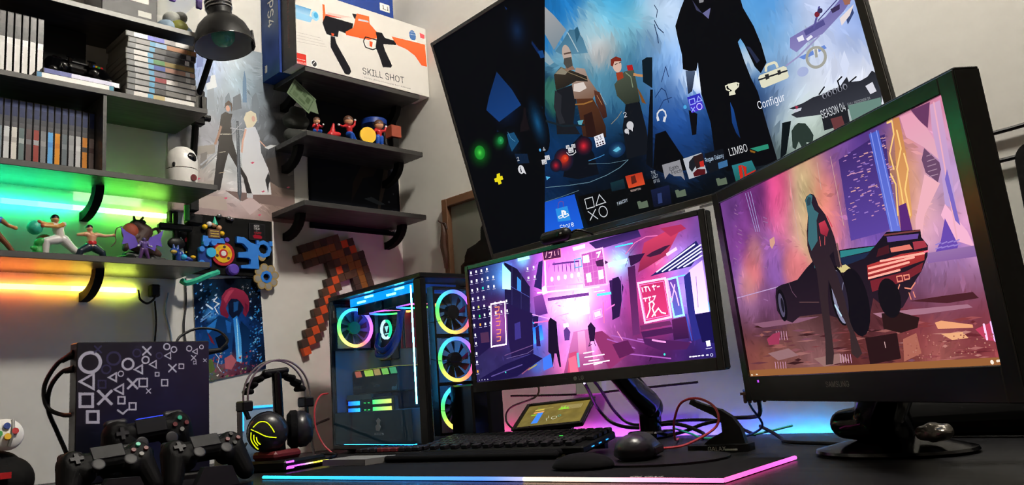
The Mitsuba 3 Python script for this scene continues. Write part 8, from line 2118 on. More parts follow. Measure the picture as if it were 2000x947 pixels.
# ------------------------------------------------------------------ personal computer with a glass side
PO = np.array([1.205, 1.49, 0.]); PL = np.array([.042, .462, 0]) / np.hypot(.042, .462); PW = np.array([PL[1], -PL[0], 0])
MP = frame(PO, x=PW, y=PL)                               # local: x across (0 = glass side), y from the front to the back, z up
t = thing('computer_case', 'black computer tower with glass side, glowing fan rings and cyan light inside', 'computer')
W_, D_, H_ = .212, .464, .420; P_ = lambda n, m, ma, s=False, l=None, **k: part(t, n, at(m, MP), ma, s, l, **k)
P_('rear_panel', box(.004, W_, D_ - .004, D_, .012, H_ - .012), 'pcbody'); P_('right_panel', box(W_ - .003, W_, .02, D_, .012, H_), 'pcbody'); P_('top_panel', box(0, W_, .0, D_, H_ - .012, H_, .002), 'pcbody'); P_('bottom_panel', box(0, W_, .0, D_, .010, .022, .002), 'pcbody')
for x in (.03, .18):
    for y in (.05, .41): P_('foot', cyl((x, y, .0003), (x, y, .011), .014), 'black')
P_('front_corner', box(0, .016, .0, .034, .012, H_ - .012, .003), 'black'); P_('front_corner', box(W_ - .012, W_, .0, .02, .012, H_ - .012, .003), 'black'); P_('rear_corner', box(0, .012, D_ - .008, D_, .012, H_ - .012, .002), 'black')
P_('side_glass', box(-.0005, -.0001, .034, D_ - .008, .020, H_ - .014), 'pane'); P_('front_glass', box(.016, W_ - .012, .0010, .0014, .014, H_ - .014), 'smoke')
P_('mainboard', box(.185, .19, .09, .45, .125, .392), 'mobo'); P_('power_shroud', box(.006, .205, .075, .458, .024, .105), 'shroud'); P_('inner_wall', box(.1905, .2, .05, .452, .106, .40), 'board_blue'); P_('inner_rear', box(.012, .185, .452, .456, .106, .40), 'board_blue')
def fan(M, R, gain, rot=0., hub='black', em=1.5, l=None, two=True):
    k = part(t, 'fan', at(cat(box(-R * 1.07, R * 1.07, -R * 1.07, -R * .98, -.012, .012), box(-R * 1.07, R * 1.07, R * .98, R * 1.07, -.012, .012), box(-R * 1.07, -R * .98, -R, R, -.012, .012), box(R * .98, R * 1.07, -R, R, -.012, .012)), M), 'black', label=l)
    m, a = ring_mesh(R * .80, R * .95, .004); part(k, 'light_ring', at(m, M @ frame((0, 0, .009), z=(0, 0, 1), x=(1, 0, 0))), 'lit', color=(hue_ring(a + rot) * .95 + .05 * (hue_ring(a + rot).max(1, keepdims=True))) * gain, em=em)
    part(k, 'hub', at(cyl((0, 0, -.008), (0, 0, .008), R * .3, n=20), M), hub); bl = []
    for q in range(9):
        a0 = q * 2 * np.pi / 9; p = lambda r, d, z: (r * np.cos(a0 + d), r * np.sin(a0 + d), z)
        bl.append(trimesh.Trimesh(np.array([p(R * .3, -.12, -.005), p(R * .3, .2, .004), p(R * .76, .42, .005), p(R * .78, .02, -.005)]), [[0, 1, 2], [0, 2, 3]], process=False))
    part(k, 'blades', at(cat(*bl), M), 'pcbody' if M[1, 3] < 1.6 else 'dark_grey'); return k
for z in (.328, .214, .100): fan(MP @ frame((.103, .026, z), x=(1, 0, 0), z=(0, -1, 0)), .057, 2.4 * RING_GAIN)
fan(MP @ frame((.066, D_ - .02, .334), x=(1, 0, 0), z=(0, -1, 0)), .058, 3.2 * RING_GAIN, .2, 'teal')
for y in (.16, .295): fan(MP @ frame((.095, y, .372), x=(0, -1, 0), z=(0, 0, -1)), .058, 2.2 * RING_GAIN, -.8)
P_('radiator', box(.05, .16, .08, .38, .385, .405), 'print_blue')
P_('added_radiator_glow', box(.026, .0295, .075, .385, .384, .4055), 'lit', color=lin('10a0e8', 1.6), em=2)  # added glowing plate, stands for cyan light on the radiator face
for y in (.13, .17, .28, .32): P_('radiator_light', box(.022, .0258, y - .020, y + .020, .3975 if y in (.13, .28) else .388, .4025 if y in (.13, .28) else .393), 'lit', color=lin('48d4ff', 22.), em=1.5)
MC = MP @ frame((.150, .424 - .02, .325), x=(0, -1, 0), y=(0, 0, 1)); m, a = ring_mesh(.021, .028, .006); P2 = part(t, 'pump', at(cyl((0, 0, -.034), (0, 0, .001), .029, n=32), MC), 'black'); rc = np.array([lin('e8fff0', 2.2) if abs(((q - .3) % (2 * np.pi)) - np.pi) < 1.9 else lin('30d890', 2.) for q in a]); part(P2, 'light_ring', at(m, MC), 'lit', color=rc, em=1)
part(P2, 'emblem', at(cat(prism([(-.009, .009), (.009, .009), (0, -.008)], .001, .003), box(-.009, .009, -.0135, -.0105, .001, .003)), MC), 'lit', color=lin('d0ffe8', 1.4), em=.3)
for k, z in enumerate((.29, .272)): P_('tube', tube([(.12, .40 - .0, z + .02), (.09, .36, z - .02), (.09, .31, z - .025), (.10, .27, z + .015), (.10, .25, z + .07), (.10, .22, .38)], .0075, 10, 5), 'deep_blue')
for k in range(4): P_('memory_stick', box(.135, .184, .318 - k * .011, .322 - k * .011, .265, .395), 'red' if k % 2 else 'dark_grey')
P_('board_cover', box(.150, .184, .395, .455, .24, .39, .004), 'dark_grey'); me = meshkit.text_mesh('COMMANDER', .010, .0004); me.apply_transform(MC @ frame((-.03, -.075, -.001), x=(0, 1, 0), y=(-1, 0, 0))); part(t, 'cover_lettering', me, 'light_grey')
g = P_('graphics_card', box(.06, .17, .215, .45, .150, .214, .003), 'dark_grey')
for k, (y0, c) in enumerate(((.425, 'e06048'), (.375, 'd8e050'), (.325, 'e0a060'), (.285, 'a8d860'), (.245, '60b070'))): part(g, 'light_patch', at(prism([(0, 0), (.030 if k != 1 else .042, 0), (.022 if k != 1 else .036, .016), (-.008, .016)], 0, .0012), MP @ frame((.0595, y0, .196), x=(0, -1, 0), y=(0, 0, 1))), 'lit', color=lin(c, 1.1), em=.4)
rr = np.random.default_rng(4); top = box(.066, .15, .225, .445, .2142, .2152); top = top.subdivide().subdivide().subdivide(); cc = np.array([lin(['30d040', 'e8e040', 'ff7040', 'f0a030', 'd03030'][i]) for i in rr.integers(0, 5, len(top.vertices))]) * 1.6; part(g, 'top_light', at(top, MP), 'lit', color=cc, em=.6)
for j, z in enumerate((.122, .1035)):
    for (y0, y1, c0, c1) in ((.435, .375, '2060ff', '30c0ff'), (.305, .215, '40e070', 'ffe060')):
        v = box(.036, .04, min(y0, y1), max(y0, y1), z, z + .011); cw = np.where((np.asarray(v.vertices)[:, 1:2] > (y0 + y1) / 2), lin(c0, 2.2), lin(c1, 2.2)); P_('light_bar', v, 'lit', color=cw, em=.5)
P_('bar_holder', box(.038, .05, .20, .45, .100, .14, .002), 'dark_grey'); P_('bracket_plate', box(.036, .04, .31, .44, .136, .150), 'grey')
for y in (.345, .325):
    for z in (.108, .126): P_('indicator', box(.034, .038, y - .002, y + .002, z - .001, z + .002), 'lit', color=lin('40e060', 1.2), em=.1)
for dy, w in ((.445, .2), (.34, .12)): me = meshkit.text_mesh('RGB SERIES' if w > .15 else 'EDITION', .006, .0004); me.apply_transform(MP @ frame((.0594, dy, .166), x=(0, -1, 0), y=(0, 0, 1))); part(g, 'lettering', me, 'grey')
me = meshkit.text_mesh('msi', .011, .0004); me.apply_transform(MP @ frame((.0594, .245, .155), x=(0, -1, 0), y=(0, 0, 1))); part(g, 'lettering', me, 'light_grey')
P_('light_strip', box(.0015, .0040, .044, .048, .116, .396), 'lit', color=lin('28b8ff', 120.), em=6)
P_('floor_light', box(.012, .020, .08, .42, .0225, .026), 'lit', color=lin('18a0ff', 30.), em=4)
for y in (.10, .13, .16): P_('floor_diode', sph((.012, y, .034), .0035, 1), 'lit', True, color=lin('80e0ff', 4), em=.2)
em_ = prism([(-.012, -.012), (.004, -.014), (.012, -.004), (.006, .002), (.012, .012), (.002, .018), (-.010, .012), (-.004, .004), (-.014, -.002)], 0, .0006); part(t, 'side_emblem', at(em_, MP @ frame((-.0012, .218, .070), x=(0, -1, 0), y=(0, 0, 1))), 'pale_blue'); me = meshkit.text_mesh('REDRAGON', .006, .0005); me.apply_transform(MP @ frame((-.0012, .240, .046), x=(0, -1, 0), y=(0, 0, 1))); part(t, 'side_lettering', me, 'pale_blue')
wt = prism([(-.020, -.026), (.020, -.026), (0, .026)], 0, .0005); part(t, 'warning_sticker', at(wt, MP @ frame((-.0012, .428, .372), x=(0, -1, 0), y=(0, 0, 1))), 'black'); part(t, 'warning_mark', at(box(-.0015, .0015, -.010, .010, .0005, .0009), MP @ frame((-.0012, .428, .370), x=(0, -1, 0), y=(0, 0, 1))), 'light_grey')
hx = [(.03, .30), (.06, .28), (.11, .265), (.14, .285), (.19, .30), (.14, .24), (.155, .215), (.10, .19), (.05, .215), (.03, .205), (.14, .30)]
P_('front_lines', cat(*[tube([(a[0], .0006, a[1]), (b[0], .0006, b[1])], .0007, 4, 1) for a, b in (((.018, .300), (.05, .305)), ((.05, .262), (.10, .270)), ((.10, .27), (.14, .252)), ((.14, .252), (.14, .226)), ((.14, .226), (.10, .206)), ((.10, .206), (.05, .21)), ((.155, .305), (.195, .315)), ((.14, .252), (.195, .262)), ((.018, .215), (.05, .21)), ((.10, .27), (.05, .262)), ((.10, .155), (.14, .14)), ((.14, .14), (.14, .11)), ((.06, .15), (.10, .155)), ((.018, .10), (.05, .095)))]), 'black_gloss')
t0_ = t

# ------------------------------------------------------------------ speakers between tower and monitor
t = thing('speaker', 'glossy black wedge panel in front of the lowest glowing fan', 'speaker')
part(t, 'body', box(1.262, 1.31, 1.397, 1.475, .0004, .152, .004), 'black_gloss')
solo('speaker', box(1.325, 1.375, 1.412, 1.462, .0004, .160, .005), 'black', 'narrow black upright block lit violet beside the lowest glowing fan', 'speaker')
# ------------------------------------------------------------------ console, its stand and the gamepads
t = thing('game_console', 'dark upright game console covered in pale circle, cross, square and triangle signs', 'game console')
part(t, 'body', box(.521, .779, 1.6805, 1.719, .016, .2805, .002), 'pcbody')
Mc = wall_frame((.6585, 1.6795, .149)); me, c = picture(CONSOLE_ART, '-1000,1000,101119,900 1000,1000,111326,900 0,-300,0e133a,700 900,-1200,0a0c18,700 -1000,-1000,0a0a10,700', .258, .2645, Mc, 20, 20, corners=[(-.1367, -.131), (.1197, -.131), (.1197, .130), (-.1367, .130)]); part(t, 'face', me, 'gloss_print', color=c)
part(t, 'seam', box(.7792, .7800, 1.697, 1.703, .02, .277), 'black'); part(t, 'stand', box(.54, .76, 1.66, 1.74, .0004, .0155, .003), 'black')
t = thing('charging_dock', 'black charging dock in front of the console holding three gamepads', 'dock')
part(t, 'base', rbox(.44, .72, 1.36, 1.60, .0004, .0085, .03), 'black'); part(t, 'tower', box(.585, .645, 1.622, 1.655, .009, .075, .006), 'black')
for x in (.512, .664): k = part(t, 'cradle', at(prism([(-.040, 0), (.040, 0), (.026, .032), (-.022, .034)], 0, .016), frame((x - .022, 1.372, .0090), x=(1, 0, 0), y=(0, 0, 1))), 'key')
part(t, 'orange_tab', box(.472, .486, 1.50, 1.515, .009, .040, .002), 'gold')
for i, (o, s, l, lc, tilt) in enumerate((((.617, 1.585, .100), 1., 'topmost of the three black gamepads, with a blue light line, in front of the console', '3048ff', .25), ((.489, 1.425, .0615), .90, 'lower left black gamepad on the dock, nearest the light grey pad', None, .8), ((.650, 1.425, .064), .90, 'lower right black gamepad on the dock beside the green glow', None, .8))):
    t = thing('gamepad', l, 'game controller'); gamepad(t, frame(o, x=(.995, 0, .09 if i == 0 else .06), z=(0, -1, tilt)), 'pad', s, 'key', ('dark_red', 'teal', 'dark_red', 'grey') if i < 2 else ('dark_red', 'black', 'dark_red', 'black'), lc, 'pad_touch')
t = thing('controller_bust', 'black bust-shaped stand with a pink patch at the left edge holding a light pad', 'stand')
part(t, 'body', hulls([((.375, 1.60, .016), .0115, (.41, 1.60, .016), .0115), ((.36, 1.605, .046), .043, (.395, 1.605, .044), .04), ((.375, 1.605, .062), .034, (.388, 1.605, .066), .026), ((.36, 1.6, .016), .0128, (.43, 1.6, .016), .0125)], .008, 4), 'black_matte', True); part(t, 'patch', box(.362, .388, 1.556, 1.5605, .050, .060), 'red')
t = thing('retro_pad', 'light grey round pad with blue, red, yellow and green buttons at the left edge', 'game controller')
Mr = frame((.383, 1.585, .120), x=(1, 0, -.05), z=(.0, -1, .28)); part(t, 'body', at(hulls([((-.012, 0, 0), .026, (.002, 0, .0), .027)], .006, 2), Mr @ np.diag([1, 1, .55, 1])), 'white_matte', True)
for x, y, m in ((-.0005, .010, 'deep_blue'), (.0115, .001, 'red'), (.0005, -.008, 'yellow'), (-.012, -.003, 'green')): part(t, 'button', at(cyl((x, y, .0125), (x, y, .0185), .0052), Mr), m)
part(t, 'strap', at(tube([(.010, .022, .008), (.008, .0, .0155), (.004, -.022, .009)], .003, 6, 4), Mr), 'grey')
for i, (p, l) in enumerate((([(.524, 1.70, .262), (.503, 1.73, .245), (.487, 1.75, .205), (.492, 1.75, .165), (.512, 1.73, .148), (.526, 1.70, .146)], 'black looped cable plugged into the top left edge of the console'), ([(.524, 1.70, .232), (.508, 1.72, .228), (.494, 1.74, .20), (.497, 1.76, .16), (.520, 1.78, .115), (.535, 1.76, .06), (.53, 1.74, .004)], 'second black looped cable leaving the left edge of the console, running down the wall'))):
    t = thing('cable', l, 'cable'); part(t, 'cord', tube(p, .0042, 8, 7), 'black'); a, b = np.array(p[0]), np.array(p[1]); part(t, 'plug', cyl(a + (b - a) * .02, a + (b - a) * .75, .0075, .005), 'black')
t = thing('cable', 'black cable with a plug sticking out of the top right edge of the console', 'cable'); part(t, 'cord', tube([(.812, 1.70, .262), (.84, 1.72, .285), (.83, 1.75, .31), (.79, 1.76, .315), (.755, 1.76, .30), (.74, 1.75, .285), (.735, 1.73, .2825)], .0028, 8, 6), 'black'); part(t, 'plug', cyl((.780, 1.70, .258), (.812, 1.70, .262), .007, .005), 'black')
solo('headset_loop', tube([(.783, 1.62, .085), (.800, 1.62, .062), (.806, 1.62, .034), (.804, 1.61, .018), (.796, 1.61, .016), (.795, 1.615, .026), (.802, 1.62, .03), (.83, 1.66, .034), (.87, 1.7, .06)], .003, 7, 6), 'black', 'thin black cord curling beside the lower right gamepad', 'cable')
t = thing('small_box', 'small grey-green upright box lit green, left of the headset', 'box'); part(t, 'body', box(.905, .975, 1.88, 1.93, .0004, .064, .002), 'greygreen'); part(t, 'glow', box(.925, .94, 1.876, 1.8795, .004, .03), 'lit', color=lin('20ff30', .8), em=.8)
t = thing('acrylic_frame', 'pale blue lit acrylic frame standing behind the headset', 'frame'); part(t, 'panel', box(.897, .978, 1.772, 1.777, .0004, .140, .001), 'pale_blue'); part(t, 'upright', box(.890, .8965, 1.768, 1.781, .0004, .130), 'dark_grey'); part(t, 'edge_light', cat(box(.898, .901, 1.7690, 1.7715, .085, .139), box(.901, .977, 1.7690, 1.7715, .134, .139)), 'lit', color=lin('38b8ff', 1.6), em=1)

# ------------------------------------------------------------------ headset and its stand
t = thing('headset_stand', 'black headset stand with a red-topped base and violet to yellow light edge', 'stand')
MH = rotz((.925, 1.63, 0), 22); part(t, 'base', at(box(-.065, .075, -.05, .05, .0005, .024, .005), MH), 'black'); part(t, 'top_plate', at(box(-.058, .03, -.02, .045, .0242, .042, .006), MH), 'dark_red'); part(t, 'post', cyl((.918, 1.64, .024), (.912, 1.64, .205), .0115, .0105, 20), 'black_gloss'); part(t, 'hook', hulls([((.885, 1.64, .2065), .007, (.935, 1.64, .2105), .007)], 0, 0), 'black', True)
led_strip('edge_light', None, MH[:3, :3] @ np.array((-.062, -.0525, .012)) + MH[:3, 3], MH[:3, :3] @ np.array((.077, -.0525, .012)) + MH[:3, 3], 10, .003, .003, [(.87, 'c040ff'), (.93, 'd060ff'), (.97, 'ffe040'), (1.05, 'f0ff40')], 2.2, 0, 1, t)
for dz in (.006, .018): part(t, 'violet_light', at(box(-.064, -.040, -.0520, -.0503, dz, dz + .004), MH), 'lit', color=lin('d060ff', 1.8), em=.3)
t = thing('headset', 'black headset with wire headband and yellow glowing lines hung on its stand', 'headset')
xc = .912
for y in (1.632, 1.652):
    a = np.linspace(-.25, np.pi + .25, 25); part(t, 'band_wire', tube(np.c_[xc + .074 * np.cos(a) + .002, np.full(25, y), .157 + .0765 * np.sin(a)], .0022, 7, 1), 'steel')
a = np.linspace(.35, np.pi - .35, 9); part(t, 'head_strap', cat(*[hulls([((xc + .066 * np.cos(q), 1.635, .150 + .054 * np.sin(q)), .0058, (xc + .066 * np.cos(q), 1.665, .150 + .054 * np.sin(q)), .0058), ((xc + .066 * np.cos(r_), 1.635, .150 + .054 * np.sin(r_)), .0058, (xc + .066 * np.cos(r_), 1.665, .150 + .054 * np.sin(r_)), .0058), ((xc + .066 * np.cos(q), 1.635, .150 + .054 * np.sin(q)), .0058, (xc + .066 * np.cos(r_), 1.665, .150 + .054 * np.sin(r_)), .0058)], 0, 0) for q, r_ in zip(a[:-1], a[1:])]), 'felt')
for s_, l in ((-1, None), (1, None)):
    x = xc + s_ * .073; part(t, 'slider', box(x - .013, x + .011, 1.626, 1.660, .128, .150, .003), 'black'); part(t, 'yoke', cat(tube([(x - .008, 1.63, .13), (x - .004 - s_ * .004, 1.63, .112)], .0035, 6, 1), tube([(x + .006, 1.65, .13), (x + .01 - s_ * .004, 1.65, .112)], .0035, 6, 1)), 'black')
    n = np.array((-.42, -.86, -.05)) if s_ < 0 else np.array((.80, -.42, .0)); n /= np.linalg.norm(n); Mc_ = frame((xc - .029 if s_ < 0 else xc + .052, 1.630 if s_ < 0 else 1.648, .082), x=np.cross((0, 0, 1), n), z=n)
    R = .0415 if s_ < 0 else .040
    k = part(t, 'ear_cup', at(lathe([(0, .0), (R * .96, 0), (R, .006), (R * .96, .018), (R * .7, .030), (R * .3, .034), (0, .0345)], 40), Mc_), 'mouse', 40); part(k, 'cushion', at(lathe([(R * .5, 0), (R * .55, -.014), (R * .8, -.022), (R * 1.03, -.014), (R * 1.04, -.002), (R, 0)], 36), Mc_), 'felt', 40)
    if s_ < 0:
        zz = lambda x, y: float(np.interp(np.hypot(x, y) / R, [0, .3, .7, .96, 1], [.0345, .034, .030, .018, .006])) + .0010
        for pts in ([(-.030, .014), (-.018, .024), (-.004, .023), (.006, .012), (.012, .001)], [(-.034, .010), (-.022, .004), (-.004, -.006), (.016, -.010)], [(-.034, .004), (-.034, -.012), (-.026, -.026), (-.020, -.032)], [(-.029, -.001), (-.028, -.013), (-.021, -.024)], [(-.024, -.006), (-.022, -.015), (-.016, -.022)]):
            part(k, 'glow_line', at(tube([(x_, y_, zz(x_, y_)) for x_, y_ in pts], .0011, 5, 4), Mc_), 'lit', color=lin('d8f010', 1.6), em=.3)

# ------------------------------------------------------------------ desk mat, keyboard, mouse and the small things on the desk
P1, P2_ = np.array((.787, 1.471)), np.array((.904, .555)); ed = (P2_ - P1) / np.linalg.norm(P2_ - P1); nd = np.array((-ed[1], ed[0])); L_ = np.linalg.norm(P2_ - P1)
MM = frame((P1[0], P1[1], 0), x=(ed[0], ed[1], 0), z=(0, 0, 1)); MM2 = MM @ np.diag([1, 1, 1, 1])
t = thing('desk_mat', 'large black desk mat with a glowing cyan to pink edge', 'desk mat')
dep = .262; part(t, 'cloth', at(rbox(0, L_, 0, dep, .0003, .0038, .02), MM), 'felt')
def edge(a, b, n, keys, gain):
    p = np.linspace(a, b, n + 1); m = tube(np.c_[p, np.full(n + 1, .0042)], .0030, 7, 1); s = np.linspace(0, 1, n + 1); q = np.r_[np.repeat(s, 7), 0., 1.]
    part(t, 'edge_light', at(m, MM), 'lit', color=lerp_cols(keys, q) * gain, em=2)
edge((.0, -.001), (L_ * .67, -.001), 24, [(0, '30c8ff'), (.5, '30a0ff'), (.9, '5080ff'), (1, 'a0a0ff')], 1.9); edge((L_ * .67, -.003), (L_, -.003), 16, [(0, 'ffd8b0'), (.3, 'ffc8a8'), (.6, 'ffa0b8'), (1, 'ff70a8')], 2.2); edge((L_ + .001, 0), (L_ + .001, dep - .012), 12, [(0, 'ff60a0'), (.4, 'ff50a8'), (1, 'ff60c8')], 2.2)
me = meshkit.text_mesh('GLGM', .012, .0003); me.apply_transform(MM @ frame((.775, .024, .0040), x=(1, 0, 0), y=(0, 1, 0))); part(t, 'lettering', me, 'light_grey')
MK = frame((1.212, 1.225, .0042), x=(math.sin(.20), -math.cos(.20), 0), y=(math.cos(.20), math.sin(.20), 0)); tl = math.radians(7); MKt = MK @ frame((0, 0, 0), x=(1, 0, 0), y=(0, math.cos(tl), math.sin(tl)))
t = thing('keyboard', 'black mechanical keyboard with a row of tiny coloured lights along its front edge', 'keyboard'); KW, KD = .40, .14
part(t, 'case', at(box(-KW / 2, KW / 2, -KD / 2, KD / 2, .0095, .0245, .003), MKt), 'black')
for x in (-.17, .17): part(t, 'foot', at(box(x - .012, x + .012, -.066, -.05, 0, .0035), MK), 'black'); part(t, 'foot', at(box(x - .012, x + .012, .05, .065, 0, .017), MK), 'black')
key = mikit.ply(at(box(-.0080, .0080, -.0080, .0080, 0, .0085, .0016), np.eye(4)), 'm_key')
rows = [(6, 20), (5, 20), (4, 20), (3, 20), (2, 19), (1, 14)]
for r, (_, n) in enumerate(rows):
    for k in range(n):
        x = -KW / 2 + .011 + k * .0199 + (.0 if n > 14 else k * .0075); y = KD / 2 - .014 - r * .0222
        scene[num(t + '__key')] = {**key, 'to_world': T((MKt @ frame((x, y, .0245), x=(1, 0, 0), z=(0, 0, 1))).tolist())}
for i, (x, c) in enumerate(((-.12, 'ff4090'), (-.055, 'ff7030'), (-.03, 'ff9040'), (-.005, 'ffc040'), (.025, '40e060'), (.11, '20d0a0'))): part(t, 'diode', at(box(x - .0015, x + .0015, -KD / 2 - .0008, -KD / 2, .019, .022), MKt), 'lit', color=lin(c, 3.), em=.15)
for i, y in enumerate((-.03, .0, .03)): part(t, 'diode', at(box(KW / 2, KW / 2 + .0008, y - .005, y + .005, .015, .017), MKt), 'lit', color=lin('30a8ff', 1.5), em=.15)
part(t, 'key_glow', at(box(.118, .126, -.0105, -.009, .0335, .0342), MKt), 'lit', color=lin('40ff50', 1.5), em=.15)
MWk = MK @ frame((-.02, -.122, 0), x=(1, 0, 0), z=(0, 0, 1))
solo('wrist_rest', at(hulls([((-.185, .022, .008), .0078, (.185, .022, .008), .0078), ((-.20, -.018, .007), .0068, (.20, -.018, .007), .0068), ((-.19, .002, .0075), .0074, (.19, .002, .0075), .0074)], .02, 1), MWk), 'felt', 'long black padded wrist rest in front of the keyboard', 'wrist rest', smooth=True)
Mk2 = frame((1.055, 1.475, .0042), x=(.25, -.97, 0), y=(.97, .25, 0)); t = thing('macro_keypad', 'grey palm-rest keypad with dark keys in front of the computer tower', 'keypad')
part(t, 'palm_plate', at(prism([(-.09, -.075), (.035, -.085), (.055, .0), (-.08, .012)], 0, .012), Mk2), 'grey'); part(t, 'body', at(box(-.085, .10, .013, .085, 0, .016, .003), Mk2), 'black')
key2 = mikit.ply(box(-.0078, .0078, -.0078, .0078, 0, .009, .0018), 'm_key'); key3 = mikit.ply(box(-.0078, .0078, -.0078, .0078, 0, .009, .0018), 'm_dark_red')
for r in range(3):
    for k in range(9): scene[num(t + '__key')] = {**(key3 if r == 0 and k in (3, 4, 5) else key2), 'to_world': T((Mk2 @ frame((-.074 + k * .0195, .028 + r * .021, .0161), x=(1, 0, 0), z=(0, 0, 1))).tolist())}
t = thing('mouse_pad', 'small dark mouse pad with a raised gel rest, under the mouse', 'mouse pad'); Mp = frame((1.085, .825, .0042), x=(.30, -.954, 0), z=(0, 0, 1))
part(t, 'pad', at(lathe([(0, 0), (.112, 0), (.112, .0030), (0, .0030)], 48), Mp @ frame((.035, .02, .0), x=(1, 0, 0), z=(0, 0, 1)) @ np.diag([1.0, .95, 1, 1])), 'black'); gr = sph((0, 0, 0), 1., 3, (.050, .036, .021)); gr.vertices[:, 2] = np.maximum(gr.vertices[:, 2], 0); part(t, 'gel_rest', at(gr, Mp @ frame((-.055, -.082, .0031), x=(1, 0, 0), z=(0, 0, 1))), 'felt', True)
t = thing('mouse', 'dark grey mouse with a rounded back on the small mouse pad', 'mouse'); Mo = frame((1.105, .828, .0074), x=(.34, -.94, 0), y=(.94, .34, 0))
mb = trimesh.convex.convex_hull(np.vstack([sph(c_, r_, 2, (1, 1, z_)).vertices for c_, r_, z_ in (((0, -.030, .018), .031, .75), ((0, .0, .020), .030, .75), ((-.010, .040, .012), .017, .7), ((.010, .040, .012), .017, .7), ((-.004, -.01, .008), .036, .22))])).subdivide().subdivide()
trimesh.smoothing.filter_taubin(mb, iterations=6)
mb.vertices[:, 2] = np.maximum(mb.vertices[:, 2], .0004); part(t, 'shell', at(mb, Mo), 'mouse', True); part(t, 'side_grip', at(box(.026, .0325, -.025, .03, .006, .02, .004), Mo), 'black'); part(t, 'wheel', at(cyl((-.003, .042, .026), (.003, .042, .026), .008), Mo), 'black'); me = meshkit.text_mesh('XLR', .005, .0004); me.apply_transform(Mo @ frame((-.012, -.0480, .024), x=(1, 0, 0), y=(0, .55, .83))); part(t, 'lettering', me, 'light_grey')
t = thing('mouse_bungee', 'black cable holder with a curved arm on a flat foot right of the mouse', 'cable holder'); Mb = frame((1.290, .790, .0004), x=(.20, -.98, 0), z=(0, 0, 1))
part(t, 'foot', at(rbox(-.055, .055, -.035, .03, 0, .012, .02), Mb), 'black')
arm = [(.045, .010), (.030, .012), (-.005, .030), (-.002, .012), (-.03, .012)]
part(t, 'arm', at(prism([(.046, 0), (.040, .026), (.027, .045), (.008, .058), (-.026, .070), (-.044, .078), (-.048, .071), (-.036, .064), (-.006, .049), (.007, .037), (.007, .020), (-.020, .007), (-.028, 0)], -.008, .008), Mb @ frame((0, 0, .0122), x=(1, 0, 0), y=(0, 0, 1))), 'black'); me = meshkit.text_mesh('GALAX', .007, .0004); me.apply_transform(Mb @ frame((-.012, -.0356, .003), x=(1, 0, 0), y=(0, 0, 1))); part(t, 'lettering', me, 'light_grey'); part(t, 'label', at(box(.018, .04, -.0358, -.0350, .003, .006), Mb), 'light_grey')
t = thing('tablet', 'small black tablet leaning on a stand showing a yellow monitoring panel', 'tablet'); Mt = screen_frame((1.519, 1.388, .066), 15.035, 63.8, 5.733)
TAB = 'P 6c8c30 1.1 -560,390 -500,390 -500,440 -560,440\nP c8b048 1.2 -600,250 -360,270 -350,340 -590,320\nP e0a060 1.2 -600,130 -330,150 -320,220 -590,200\nP 90c030 1.2 -640,20 -480,30 -470,90 -630,80\nP 3878d8 1.5 -500,-380 -330,-370 -330,150 -480,140\nP a89850 1 -560,330 -120,350 -120,380 -560,360'
for k in range(14): TAB += f'\nP b0a068 1 {80 + k * 42},200 {106 + k * 42},200 {112 + k * 42},420 {86 + k * 42},410'
for k, hh in enumerate((60, 150, 100, 180, 80, 120, 50)): TAB += f'\nP 80d020 1.4 {60 + k * 42},200 {92 + k * 42},200 {94 + k * 42},{200 + hh} {62 + k * 42},{200 + hh}'
TAB += '\nR d8d8c0 1.2 60,-180 70 14\nR 40c8c0 1.2 180,-110 40 10\nL d8d8c0 1.2 12 -120,-60 -90,-160 -140,-200 -100,-300'
me, c = picture(TAB, '-600,300,8a7434,500 0,300,7c6a30,500 600,300,8c7830,500 -400,-300,6c6434,500 500,-300,807034,500', .168, .110, Mt, 20, 14, gain=.95); part(t, 'screen', me, 'lit', color=c, em=2); bezel(t, Mt, .168, .110, .0095, .0095, .0095, .0095, .008, 'bezel')
part(t, 'stand', at(box(-.06, .06, -.078, .02, -.022, -.0082, .003), Mt), 'black'); part(t, 'stand_leg', box(1.49, 1.55, 1.36, 1.42, .0004, .046, .003), 'black')
# picture frame and rods on the screen wall
t = thing('picture_frame', 'brown wooden picture frame on the wall half hidden by the television', 'picture frame'); MF = frame((XB, 1.777, .598), x=(0, -1, 0), y=(0, 0, 1))
fw, fh, ft_ = .135, .138, .026
for n, b in (('stile', box(-fw, -fw + ft_, -fh, fh, .001, .024, .002)), ('stile', box(fw - ft_, fw, -fh, fh, .001, .024, .002)), ('rail', box(-fw + ft_, fw - ft_, fh - ft_, fh, .001, .024, .002)), ('rail', box(-fw + ft_, fw - ft_, -fh, -fh + ft_, .001, .024, .002))): part(t, n, at(b, MF), 'wood')
FR_ = 'P 16130f 1 -1100,-1150 1100,-1150 1100,-100 500,-150 300,-100 -100,-250 -450,-330 -600,-550 -620,-700 -800,-800 -820,-1150\nP 0e120f 1 60,1150 400,400 200,200 150,-200 500,-300 1100,-300 1100,1150'
me, c = picture(FR_, '', .218, .226, MF @ frame((0, 0, .006), x=(1, 0, 0), z=(0, 0, 1)), 2, 2, ground='8c8a80'); part(t, 'picture', me, 'gloss_print', color=c); part(t, 'backing', at(box(-.11, .11, -.114, .114, .001, .0055), MF), 'mid_brown'); part(t, 'pane', at(sheet([(-.109, -.112, .012), (.109, -.112, .012), (.109, .112, .012), (-.109, .112, .012)]), MF), 'clear')
